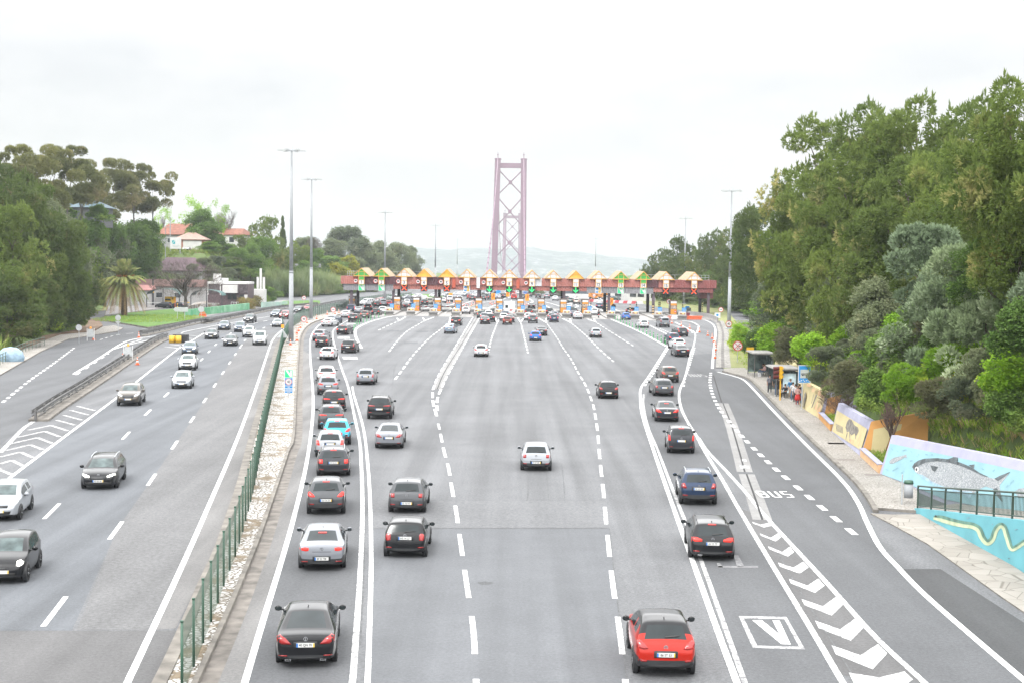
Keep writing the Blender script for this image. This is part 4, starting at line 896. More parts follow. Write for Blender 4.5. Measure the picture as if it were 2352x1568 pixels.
def car(kind, col, x, y, label, cat='car', group=None, rz=0.0, front=False, lit=False, plate=None, rails=False, roofcol=None, small=False, lights=False, mirrorcol=None, loc=None, emblem=False, exhaust=0, band=True, rim=None, indicator=False):
 """a vehicle whose nearer axle stands on the ground point seen at photo point (x, y)"""
 D = car_parts(kind); S = D['S']; p = loc or G(x, y)
 ya = S['axles'][1] if front else S['axles'][0]
 rz = rz+math.pi if front else rz
 off = Matrix.Rotation(rz, 3, 'Z') @ Vector((0, ya-(.28 if not front else -.28), 0))
 base = p-off; base.z = .02
 m = P[col]
 if small:
  o = link('car', small_mesh(kind, lights), None, base, rz); setmat(o, 0, m)
  if not lit and not lights: setmat(o, 3, M['lamp'])
  return tag(o, label, cat, group)
 t = thing('car' if cat != 'van' else 'van', label, cat, base, rz, group)
 b = link('car_body', D['body'], t); setmat(b, 0, m); setmat(b, 2, P[roofcol] if roofcol else m)
 for n, me in D['parts']: link(n, me, t)
 for i, me in enumerate(D['tail']):
  o = link('tail_lamp', me, t); setmat(o, 0, M['lamp_on'] if lit else M['lamp'])
  if indicator and i == 0: setmat(o, 0, M['amber'])
 for me in D['mirror']:
  o = link('wing_mirror', me, t); setmat(o, 0, P[mirrorcol] if mirrorcol else m)
 for ty, ri in D['wheels']:
  o = link('wheel', ty, t); q = link('rim', ri, o)
  if rim: setmat(q, 0, M[rim])
 pl = link('number_plate', D['fplate'] if front else D['plate'], t)
 if not band: setmat(pl, 2, M['plate'])
 if front:
  for me in D['head']:
   o = link('head_lamp', me, t); setmat(o, 0, M['head_on'] if lights else M['head'])
  for n, me in D['front']: link(n, me, t)
 else:
  for me in D['refl']: link('reflector', me, t)
  for n, me in D['extra']: link(n, me, t)
  if lit: link('brake_light', D['brake'], t)
  link('antenna', D['antenna'], t)
 for me in (D['rails'] if rails else ()):
  o = link('roof_rail', me, t)
  if rails is not True: setmat(o, 0, M[rails])
 if plate:
  b = MB(); z = S['plate'] if not front else (.46 if S['H'] < 1.55 else .56)
  if front: put_text(b, plate, (0, D['fplate_y']+.002, z), (-1, 0, 0), (0, 0, 1), .104, 0, .86, .018)
  else: put_text(b, plate, (0, D['plate_y']-.002, z), (1, 0, 0), (0, 0, 1), .104, 0, .86, .018)
  b.build('plate_letters', M['ink'], pl)
 if emblem:
  z, s = emblem, (-1 if front else 1); h = D['emblem_y'].ray_cast(Vector((0, -3 if not front else S['L']+3, z)), Vector((0, s, 0)))[0]
  if h is not None:
   b = MB(); ring(b, .045, .065, h-Vector((0, s*.015, 0)), Vector((s, 0, 0)), Vector((0, 0, 1)), .01, 0, 14)
   b.plate([(-.012, -.05), (.012, -.05), (.012, .05), (-.012, .05)], h-Vector((0, s*.012, 0)), Vector((s, 0, 0)), Vector((0, 0, 1)), .01, 0)
   b.build('emblem', M['chrome'], t)
 for k in range(exhaust):
  s = (-1, 1)[k]; b = MB().box((s*.50, .07, S.get('zb', .19)+.07), (.17, .08, .06), 0); b.box((s*.50, .035, S.get('zb', .19)+.07), (.13, .02, .035), 1); b.build('exhaust_pipe', [M['chrome'], M['black']], t)
 return t
def heading(a, b):
 p, q = G(*a), G(*b); d = q-p; return math.atan2(-d.x, d.y)
LQ = 'cars queueing in the left lane by the median'; RQ = 'cars in the right lane queue'; MV = 'cars driving to the toll plaza'; OC = 'oncoming cars on the left carriageway'; TQ = 'cars waiting at the toll booths'; FAR = 'cars beyond the toll gantry'; FO = 'oncoming cars far off behind the green fence'
def lane_rz(line, y):
 l = catmull(gl(line), 8); p = min(range(len(l)-1), key=lambda i: abs(l[i].y-y)); d = l[p+1]-l[p]
 if d.y < 0: d = -d
 return math.atan2(-d.x, d.y)
# left lane queue, from the nearest one back to the toll
car('coupe', 'black', 704, 1521, 'glossy black four-door coupe with swept red tail lamps, nearest car in the left lane', group=LQ, rz=lane_rz(LM0, 45), plate='40 QN 70', emblem=.87, exhaust=2, rim='rim')
car('sedan_clad', 'silver', 740, 1304, 'silver fastback saloon with black lower bumper, following in the left lane', group=LQ, rz=lane_rz(LM0, 55), lit=True, plate='BF 33 TM', band=False, emblem=.86)
car('cross', 'grey', 749, 1179, 'dark grey crossover with glowing brake lamps in the left lane, ahead of the silver fastback', group=LQ, rz=lane_rz(LM0, 66), lit=True, plate='36 OA 33')
car('estate_square_lamp', 'dark', 766, 1091, 'dark grey estate car with square red lamps in the left queue', group=LQ, rz=lane_rz(LM0, 76), lit=True, plate='24 OU 51', rails=True)
car('hatch_tall_lamp', 'pearl', 758, 1048, 'white hatchback with square red lamps half hidden by the dark estate car', group=LQ, rz=lane_rz(LM0, 84), lit=True, plate=None)
car('cross', 'turquoise', 774, 1020, 'bright turquoise crossover in the left queue', group=LQ, rz=lane_rz(LM0, 88), lit=True)
car('suv_slim_lamp', 'grey', 760.5, 984, 'grey sports utility car with thin red lamps ahead of the turquoise crossover', group=LQ, rz=lane_rz(LM0, 98), lit=True, rails='trim')
car('suv_slim_lamp', 'black', 767, 944, 'black sports utility car with a yellow-ended plate in the left queue', group=LQ, rz=lane_rz(LM0, 108), lit=True)
car('suv', 'silver', 753.4, 906, 'mid grey sports utility car in the left queue, just ahead of the black one', group=LQ, rz=lane_rz(LM0, 120), lit=True, rails=True)
car('suv_slim_lamp', 'white', 750, 880, 'white sports utility car with a lamp strip across its tail, left queue', group=LQ, rz=lane_rz(LM0, 128), lit=True)
car('hatch', 'white', 751, 826, 'small white hatchback beside the painted square in the left lane', group=LQ, rz=-.01, lit=True)
car('hatch_tall_lamp', 'black', 739, 797, 'black hatchback at the bend of the left queue', group=LQ, rz=-.02, lit=True, rails=True)
car('suv', 'silver', 733, 783, 'grey crossover at the bend of the left queue, half hidden by the black hatchback', group=LQ, rz=-.08, lit=True)
car('sedan', 'white', 750.6, 750.5, 'white saloon turning towards the left toll lanes', group=LQ, rz=-.25, lit=True)
car('sedan', 'steelblue', 759, 743.6, 'blue-grey saloon ahead of the white saloon near the left toll lanes', group=LQ, rz=-.28)
car('sedan', 'white', 793, 730, 'white coupe-like saloon next to the cones before toll lane 1', group=LQ, rz=-.12)
car('estate_square_lamp', 'black', 786.7, 769, 'black estate car between the curved white line and the left queue', group=LQ, rz=-.12, lit=True, rails=True)
car('suv_tall_lamp', 'black', 800, 810.5, 'black seven-seat crossover with tall red lamps behind the painted square', group=LQ, rz=-.04, rails=True)
car('suv_full', 'black', 811, 740.5, 'black sports utility car with brake lamps lit before toll lane 1', group=LQ, rz=-.10, lit=True)
car('hatch', 'bronze', 837, 731.5, 'bronze grey hatchback before toll lane 2 beside the green marker posts', group=LQ, rz=-.08, lit=True)
car('hatch_square_lamp', 'black', 862.5, 725, 'black hatchback before toll lane 2, right of the bronze one', group=LQ, rz=-.05, lit=True)
car('van', 'navy', 806, 719, 'dark people carrier entering toll lane 1', group=LQ, small=True, lit=True)
car('sedan', 'silver', 823, 720.5, 'silver saloon entering toll lane 1', group=LQ, small=True)
car('suv', 'white', 878.3, 721.5, 'white pickup-like car entering toll lane 2', group=LQ, small=True)
car('hatch_tall_lamp', 'black', 845, 713, 'black car with both brake lamps glowing under the gantry at lane 2', group=LQ, small=True, lit=True)
# driving in the middle
car('hatch_square_lamp', 'grey', 935, 1176, 'mid grey hatchback with a square tail, right of the solid lines', group=MV, plate='01 TO 47', emblem=.87)
car('mini', 'black', 931, 1278, 'small black hatchback with upright red lamps and silver-edged roof', group=MV, plate='AG 14 LU', band=False, emblem=.90, mirrorcol='black')
car('hatch_tall_lamp', 'silver', 839.7, 883, 'silver hatchback with high corner lamps near the left double line', group=MV, rz=.02)
car('suv_slim_lamp', 'black', 871.8, 961, 'black sports utility car with slim lamps and silver skid plate', group=MV, rz=.03, plate=None, rails='trim')
car('coupe', 'silver', 894, 1028, 'silver two-door coupe with a yellow-ended plate', group=MV, rz=.03, emblem=.86)
car('hatch_square_lamp', 'pearl', 1231, 1079.5, 'pale silver hatchback alone in the middle lanes', group=MV, plate='37 57 QB', rz=-.01, emblem=.87)
car('hatch', 'white', 1104.8, 819, 'old white estate hatchback alone on the wide asphalt', group=MV, lit=True)
car('mpv', 'sky', 1032, 766.5, 'pale silver-blue minivan behind the dashed line to toll lane 5', group=MV, rz=-.10)
car('suv', 'black', 1047, 748, 'black car with bright brake lamps ahead of the silver-blue minivan', group=MV, lit=True, rz=-.05)
car('sedan', 'dark', 1244, 771, 'black saloon beside the blue hatchback', group=MV)
car('hatch', 'blue', 1229.8, 783.5, 'bright blue hatchback in front of toll lane 9', group=MV, lit=True)
car('hatch_square_lamp', 'pearl', 1369, 775.5, 'silver-white hatchback approaching toll lane 11', group=MV)
car('hatch', 'black', 1397, 914.5, 'small black hatchback alone right of the middle dashes', group=MV)
# waiting at the booths
car('sedan', 'dark', 1114, 744.5, 'dark green-grey saloon at the tail of the lane 7 queue', group=TQ, lit=True)
car('suv', 'black', 1126, 740, 'black car half hidden beside the green-grey saloon in the lane 7 queue', group=TQ, lit=True, small=True)
car('hatch', 'silver', 1112, 736, 'silver car in the lane 7 queue ahead of the black one', group=TQ, lit=True, small=True)
car('hatch_tall_lamp', 'green', 1105, 731, 'green taxi-like hatchback in the lane 7 queue', group=TQ, lit=True, small=True)
car('mpv', 'white', 1122, 731, 'white minivan in the lane 7 queue at the booth', group=TQ, lit=True, small=True)
car('suv', 'black', 1133, 726, 'black car pulling away from the lane 7 booth', group=TQ, small=True, rz=-.25)
car('hatch', 'brown', 1165, 746, 'brown-red hatchback at the tail of the lane 8 queue', group=TQ, lit=True)
car('sedan', 'dark', 1171, 741, 'dark saloon close ahead of the brown-red hatchback', group=TQ, small=True)
car('hatch_square_lamp', 'white', 1157, 737, 'white car in the lane 8 queue', group=TQ, small=True)
car('estate', 'steelblue', 1160, 731, 'blue-grey car behind the white motorhome at lane 8', group=TQ, small=True)
car('cross', 'grey', 1224, 742.5, 'grey crossover at the tail of the lane 9 queue', group=TQ, lit=True, rails=True)
car('hatch', 'white', 1213, 736, 'white small car in the lane 9 queue', group=TQ, lit=True, small=True)
car('sedan', 'silver', 1222, 737, 'silver saloon between the grey crossover and the white car at lane 9', group=TQ, small=True)
car('suv', 'black', 1214, 726, 'black car at the lane 9 booth', group=TQ, lit=True, small=True)
car('hatch_tall_lamp', 'navy', 1272.7, 740.5, 'small blue hatchback with black tailgate at the tail of the lane 10 queue', group=TQ, lit=True)
car('hatch', 'silver', 1267, 736, 'silver hatchback ahead of the small blue one at lane 10', group=TQ, lit=True, small=True)
car('estate', 'silver', 1273, 731, 'silver estate car in the lane 10 queue', group=TQ, small=True)
car('suv', 'black', 1262, 725, 'dark car with red lamps at the lane 10 booth', group=TQ, lit=True, small=True)
car('sedan', 'white', 1326.6, 733, 'white saloon at the tail of the lane 11 queue', group=TQ, lit=True)
car('sedan', 'navy', 1318, 729, 'dark blue saloon ahead of the white saloon at lane 11', group=TQ, small=True, rz=-.05)
car('suv', 'black', 1318, 725, 'black and white sports utility car at the lane 11 booth', group=TQ, small=True)
car('hatch_tall_lamp', 'green', 1313, 721, 'green hatchback passing the lane 11 booth', group=TQ, lit=True, small=True)
car('mpv', 'white', 1365.6, 724.5, 'white minivan at the lane 12 booth beside the motorcycle', group=TQ, small=True)
car('suv_slim_lamp', 'white', 1070, 722, 'white sports utility car alone at the lane 6 booth', group=TQ, lit=True)
# right queue
car('hatch', 'blue', 1438.6, 735, 'vivid blue hatchback entering toll lane 13', group=RQ, rz=.05)
car('hatch_tall_lamp', 'white', 1479, 753.5, 'white hatchback on the hatched right toll approach', group=RQ, rz=.14)
car('van', 'silver', 1526.7, 752, 'tall silver people carrier with upright lamps on the right toll approach', cat='van', group=RQ, rz=.12)
car('estate_tall_lamp', 'dark', 1567.3, 773, 'black estate car with a roof box and tall red lamps in the right queue', group=RQ, rz=.16, lit=True, rails=True)
car('cross', 'navy', 1548.5, 789.5, 'dark blue crossover partly hidden by the white hatchback in the right queue', group=RQ, rz=.10, lit=True)
car('hatch', 'white', 1560, 802, 'white hatchback in the right queue between the blue and the dark grey car', group=RQ, rz=.12)
car('sedan', 'dark', 1567, 819, 'dark grey saloon with a red lamp band in the right queue', group=RQ, rz=.06)
car('cross', 'bronze', 1538, 877.5, 'brown crossover in the right queue beside the faded BUS lettering', group=RQ, rz=.05, lit=True)
car('estate_square_lamp', 'grey', 1523.7, 908.5, 'grey estate car behind the brown crossover in the right queue', group=RQ, rz=.02)
car('coupe', 'dark', 1531, 967, 'dark grey four-door coupe with wide red lamps in the right queue', group=RQ, rz=-.04, lit=True, emblem=.87)
car('mpv', 'dark', 1563.7, 1040, 'charcoal compact people carrier in the right queue', group=RQ, rz=-.06, lit=True, emblem=.95)
car('suv_full', 'navy', 1602.8, 1157.5, 'dark blue off-road car with black bumpers in the right lane', group=RQ, rz=-.06, plate='34 UO 09', rails=True, emblem=.96)
car('estate', 'black', 1633.6, 1282, 'glossy black estate car with its right indicator on, over the worn lane square', group=RQ, rz=-.07, lit=True, plate='AV 75 TP', band=False, emblem=.90, rails='trim', exhaust=1)
car('cross', 'red', 1525, 1548, 'bright red crossover with a black roof, nearest car at the bottom right', group=RQ, rz=-.02, plate='86 ST 53', emblem=.90, mirrorcol='black', roofcol='black')
# oncoming
def oc(kind, col, x, y, label, **k): return car(kind, col, x, y, label, group=OC, front=True, rz=lane_rz(LL2, G(x, y).y), **k)
oc('bubble', 'black', 8, 1338, 'small round black city car cut by the left edge', rim='rim', lights=True)
oc('hatch', 'pearl', 0, 1194, 'white hatchback cut by the left edge above the black city car')
oc('estate', 'black', 229, 1121, 'glossy black estate car with bright curved head lamps', lights=True, plate='43 RN 44', rails=True, emblem=.74)
oc('suv', 'bronze', 296, 931, 'bronze crossover with two people behind its windscreen')
oc('hatch', 'pearl', 417, 892, 'pale silver hatchback with twin fog lamps, nearest of three in a row')
oc('cross', 'white', 429.7, 850, 'white crossover with black bumper panels behind the pale silver hatchback', rails='trim')
oc('hatch', 'steelblue', 434.4, 814, 'dark blue-grey hatchback with its day lamps on', lights=True)
oc('sedan', 'dark', 484.7, 779, 'black saloon with fang-shaped white lamps', lights=True)
oc('sedan', 'dark', 528.4, 794.5, 'black saloon with two round head lamps beside the white van', lights=True)
oc('van', 'white', 596, 792.5, 'white small van with a black lower bumper', cat='van')
oc('cross', 'white', 570.7, 775, 'white crossover tucked behind the white van')
oc('mpv', 'steelblue', 549.8, 763, 'blue-grey minivan with yellowish head lamps', lights=True)
oc('hatch', 'steelblue', 513.4, 758.5, 'blue-grey hatchback with a wide dark intake')
oc('cross', 'dark', 570, 742, 'dark grey crossover with one bright lamp near the barrier', lights=True)
oc('sport', 'silver', 636.4, 751, 'low silver sports coupe near the green fence')
oc('hatch', 'steelblue', 630.6, 729, 'blue-grey hatchback beside the wine-red car')
oc('cross', 'wine', 651.4, 733, 'wine-red crossover passing behind the tall mast', lights=True)
oc('sedan', 'dark', 682, 719, 'dark saloon between the two tall masts')
oc('mini', 'wine', 704.8, 715, 'small red hatchback behind the second tall mast')
for k, (kind, c, x, y, lab) in enumerate([('suv', 'dark', 780, 707.5, 'dark car'), ('van', 'white', 833.5, 703, 'white van'), ('sedan', 'silver', 846, 700.5, 'silver saloon'), ('hatch', 'wine', 864, 696, 'red hatchback'), ('van', 'white', 894, 691, 'white minibus'),
  ('sedan', 'silver', 926, 689, 'pale silver saloon'), ('hatch', 'white', 951, 687, 'white hatchback'), ('sedan', 'white', 992, 684, 'white saloon'), ('hatch', 'silver', 1017.6, 683, 'silver hatchback')]):
 car(kind, c, x, y, f'{lab} behind the green fence by the left toll lanes, number {k+1} from left'.replace(', number 1 from left', ', leftmost there').replace(f', number {k+1} from left', ', '+('second third fourth fifth sixth seventh eighth rightmost'.split()[k-1] if k else 'first')+' from left'), group=FO, front=True, rz=-.55, small=True, lights=k % 2 == 0)
# beyond the plaza
FARS = [(932, 709, 'sedan', 'dark', 1), (922.5, 706, 'hatch', 'black', 1), (935, 700.5, 'hatch', 'white', 0), (944, 700.5, 'hatch', 'navy', 0), (975, 702, 'suv', 'black', 1), (987, 700.5, 'van', 'beige', 0), (1017.4, 696.5, 'suv', 'white', 1), (975, 690.5, 'sedan', 'white', 0), (880, 704, 'van', 'silver', 0), (893, 703.5, 'hatch', 'wine', 1), (867, 707, 'suv', 'dark', 1),
 (1005, 693, 'hatch', 'silver', 0), (1025, 691.5, 'hatch', 'black', 1), (1033, 694, 'van', 'white', 0), (1055.5, 691.5, 'estate', 'white', 0), (1084.7, 691, 'suv', 'dark', 1), (1079, 687.5, 'hatch', 'wine', 1), (1110, 690.5, 'cross', 'grey', 1), (1118, 686, 'hatch', 'black', 1), (1126.4, 689.3, 'hatch', 'dark', 1), (1137, 687.5, 'sedan', 'sky', 0), (1144, 687, 'hatch', 'white', 0), (1150.3, 685.5, 'suv', 'dark', 1), (1158.7, 685.5, 'suv', 'grey', 0), (1164, 678.5, 'hatch', 'white', 0), (1180.5, 689.5, 'van', 'red', 1), (1177.4, 677.5, 'hatch', 'wine', 1), (1201.4, 685.5, 'hatch', 'grey', 0), (1206.6, 679.5, 'hatch', 'blue', 0), (1215.4, 682.5, 'suv', 'grey', 0), (1235.8, 685, 'hatch', 'dark', 0), (1220.6, 710, 'sedan', 'black', 0),
 (1256, 686, 'suv', 'silver', 1), (1275, 691, 'sedan', 'white', 0), (1299.5, 691, 'hatch', 'dark', 0), (1310, 697, 'suv', 'green', 0), (1317, 690.3, 'sedan', 'white', 1), (1324, 699.5, 'cross', 'beige', 0), (1377, 699.5, 'sedan', 'white', 0), (1376.5, 711, 'suv', 'navy', 1), (1306, 711, 'sedan', 'white', 0), (1445.8, 721.5, 'sedan', 'dark', 1), (1190, 677.3, 'hatch', 'white', 1), (1172, 717, 'hatch', 'white', 0), (1046, 680, 'sedan', 'silver', 0), (1055, 680.5, 'hatch', 'white', 0), (1064.4, 681.5, 'sedan', 'silver', 0), (1077.5, 680.5, 'suv', 'steelblue', 0), (1093, 676.5, 'hatch', 'silver', 0), (1110.8, 677, 'hatch', 'navy', 0), (1120.6, 678, 'suv', 'white', 0), (1131, 674, 'hatch', 'silver', 0), (1143, 674, 'sedan', 'sky', 0), (1090, 684, 'sedan', 'white', 0), (1100, 681, 'hatch', 'dark', 0), (1043, 687, 'sedan', 'silver', 0)]
_cn = dict(dark='dark grey', wine='wine-red', navy='navy blue', sky='light blue', steelblue='blue-grey', grey='mid grey', green='dark green'); _kn = dict(sedan='saloon', hatch='hatchback', suv='sports utility car', cross='crossover', van='van', estate='estate car')
_ord = 'first second third fourth fifth sixth seventh eighth ninth tenth'.split(); _seen = {}
for f in FARS: _seen.setdefault((f[2], f[3]), []).append(f[0])
for x, y, kind, c, lit in FARS:
 g = sorted(_seen[(kind, c)]); k = g.index(x)
 lab = f'{_cn.get(c, c)} {_kn[kind]} beyond the toll booths'
 if len(g) > 1: lab += f', {_ord[k]} of its kind from left'
 fr = kind in () or (y < 681.6 and x < 1125)
 car(kind, c, x, y, lab, group=FAR, rz=.30*(1176-x)/300 if not fr else -.3, small=True, lit=bool(lit), front=fr, lights=fr, cat='van' if kind == 'van' else 'car')
# parked at the right, beyond the plaza
for x, y, c, lab in ((1419, 692, 'green', 'dark green car parked by the low white building'), (1409.5, 691, 'silver', 'silver car parked left of the green one'), (1401, 690.5, 'pearl', 'white car parked at the end of the row by the building'), (1452, 686, 'dark', 'dark car parked against the right-hand white building')):
 car('hatch', c, x, y, lab, small=True, rz=.6, group='cars parked beyond the plaza')
# black roofs and roof box
# ------------------------------------------------------------------ toll plaza
YF, YB = 318.0, 333.0
def fx(x, y=640): return At(x, y, YF).x
def fz(x, y): return At(x, y, YF).z
def clad(name, col):
 if name in _mats: return _mats[name]
 m = plain(name, col, .6, .1, var=.05, scale=.8); nt = m.node_tree; p = nt.nodes['Principled BSDF']
 return m
C_SAL, C_PUR, C_RED, C_GRY = clad('cladding_salmon', (.52, .20, .165)), clad('cladding_purple', (.125, .045, .055)), clad('cladding_red', (.34, .105, .10)), clad('cladding_grey', (.34, .33, .35))
C_COL = clad('column_purple', (.13, .095, .115)); C_DK = plain('gantry_underside', (.03, .024, .026), .8)
ORG = plain('frame_orange', (.90, .46, .09), .55, var=.05); TILE = plain('tile_tan', (.44, .32, .20), .85, var=.18, scale=6); FWHITE = plain('panel_white', (.78, .78, .80), .55, var=.03)
FGREEN = plain('panel_green', (.05, .42, .06), .5, var=.05); FYEL = plain('panel_yellow', (.88, .50, .05), .5, var=.05); STRIPE_Y = plain('stripe_yellow', (.85, .60, .30), .6, var=.05)
ZT, ZM, ZL, ZG = 7.9, 6.1, 5.05, 4.65
gan = thing('toll_gantry', 'long red and purple toll gantry with yellow gables spanning all sixteen lanes', 'toll gantry', (4, YF, 0))
def gp(b, name, mats, smooth=False):
 o = b.build(name, mats, gan, smooth); o.location = (-4, -YF, 0); return o
def corr(b, x0, x1, z0, z1, y, m=0, pitch=.42, dep=.10):
 n = max(2, int((x1-x0)/pitch)); s = (x1-x0)/n
 for i in range(n):
  a = x0+i*s
  pts = [(a, y), (a+s*.35, y), (a+s*.5, y+dep), (a+s*.85, y+dep), (a+s, y)]
  for (p, q), (r, t) in zip(pts, pts[1:]): b.add([(p, q, z0), (r, t, z0), (r, t, z1), (p, q, z1)], [(0, 1, 2, 3)], m)
XL, XR = fx(783), fx(1646)
SEG = [(T1(83, 0)[0], T1(250, 0)[0], C_SAL), (T1(250, 0)[0], T1(345, 0)[0], C_SAL), (T1(345, 0)[0], T1(700, 0)[0], C_PUR), (T1(700, 0)[0], T1(1035, 0)[0], C_SAL), (T1(1035, 0)[0], T1(1222, 0)[0], C_PUR), (T1(1222, 0)[0], T2(160, 0)[0], C_SAL), (T2(160, 0)[0], T2(240, 0)[0], FWHITE),
  (T2(240, 0)[0], T2(1390, 0)[0], C_SAL), (T2(1390, 0)[0], T2(1530, 0)[0], C_PUR), (T2(1530, 0)[0], T2(1690, 0)[0], C_SAL), (T2(1690, 0)[0], T2(2168, 0)[0], C_RED)]
for a, c, m in SEG:
 b = MB(); corr(b, fx(a), fx(c), ZM, ZT, YF); gp(b, 'fascia_panel', m)
for a, c, m, z in [(T1(110, 0)[0], T1(662, 0)[0], C_GRY, ZG), (T1(662, 0)[0], T2(738, 0)[0], C_SAL, ZL), (T2(738, 0)[0], T2(1475, 0)[0], C_GRY, ZG), (T2(1475, 0)[0], T2(1640, 0)[0], C_SAL, ZL), (T2(1640, 0)[0], T2(2135, 0)[0], C_RED, ZL)]:
 b = MB(); corr(b, fx(a), fx(c), z, ZM-.02, YF+.3); gp(b, 'soffit_panel', m)
b = MB(); b.box(((XL+XR)/2, (YF+YB)/2+.45, (ZL+ZT)/2+.1), (XR-XL-.5, YB-YF-.5, ZT-ZL-.4)); gp(b, 'gantry_deck', C_DK)
b = MB(); b.box((XL+.06, (YF+YB)/2, (ZM+ZT)/2), (.12, YB-YF-.3, ZT-ZM-.02)); gp(b, 'end_panel', C_RED)
b = MB(); b.box((XR-.06, (YF+YB)/2, (ZM+ZT)/2), (.12, YB-YF-.3, ZT-ZM-.02)); gp(b, 'end_panel', C_RED)
b = MB(); b.box((fx(T2(2085, 0)[0]), YF+6, 4.3), (3.0, 5, 1.3)); gp(b, 'plant_box', C_RED)
for c, y in [(200, 319.2), (663, 319.2), (1130, 319.2), (1600, 319.2), (2062, 319.2)]+[(T, 319.2) for T in ()]:
 x = At(T1(c, 0)[0], 690, y).x; b = MB().box((x, y, ZL/2), (.62, .62, ZL)); gp(b, 'column', C_COL)
for c, y in [(272, 331), (722, 331), (1168, 331), (1612, 331)]:
 x = At(T1(c, 0)[0], 690, y).x; b = MB().box((x, y, ZL/2), (.66, .66, ZL)); gp(b, 'column', M['black'])
for c, y in [(484, 319.2), (980, 319.2), (1470, 319.2), (2076, 319.2)]:
 x = At(T2(c, 0)[0], 690, y).x; b = MB().box((x, y, ZL/2), (.62, .62, ZL)); gp(b, 'column', C_COL)
for c, y in [(463, 331), (935, 331), (1408, 331), (1985, 331)]:
 x = At(T2(c, 0)[0], 690, y).x; b = MB().box((x, y, ZL/2), (.66, .66, ZL)); gp(b, 'column', M['black'])
b = MB()
for x0, x1 in ((XL+1, XL+4), (XR-6.5, XR-1.2)):
 for z in (.55, 1.1): b.box(((x0+x1)/2, YF+4, ZT+z), (x1-x0, .06, .06))
 for i in range(7): b.box((lerp(x0, x1, i/6), YF+4, ZT+.55), (.06, .06, 1.1))
gp(b, 'roof_railing', M['steel'])
b = MB(); b.box(((XL+XR)/2, YB-1, ZT+1.0), (XR-XL-12, .05, .05))
for i in range(40): b.box((XL+6+i*(XR-XL-12)/39, YB-1, ZT+.5), (.05, .05, 1.0))
gp(b, 'roof_railing', M['steel'])
for xp, mm in ((T1(1330, 0)[0], plain('downpipe_red', (.55, .10, .05), .5)), (T1(2037, 0)[0], plain('downpipe_red', (.55, .10, .05), .5)), (T1(1598, 0)[0], M['sign_white'])):
 b = MB().box((fx(xp), YF-.14, 6.7), (.75, .22, 2.4)); gp(b, 'service_box', mm)
LANES = [T1(312, 0)[0], T1(532, 0)[0], T1(782, 0)[0], T1(1000, 0)[0], T1(1252, 0)[0], T1(1472, 0)[0], T1(1722, 0)[0], T1(1940, 0)[0], T1(2190, 0)[0], T2(367, 0)[0], T2(616, 0)[0], T2(865, 0)[0], T2(1112, 0)[0], T2(1360, 0)[0], T2(1610, 0)[0], T2(1920, 0)[0]]
GAB = 'ggwyywwwwwywggww'; SGN = 'nnxxxvaaaaavnnxx'
UX, UZ = Vector((1, 0, 0)), Vector((0, 0, 1))
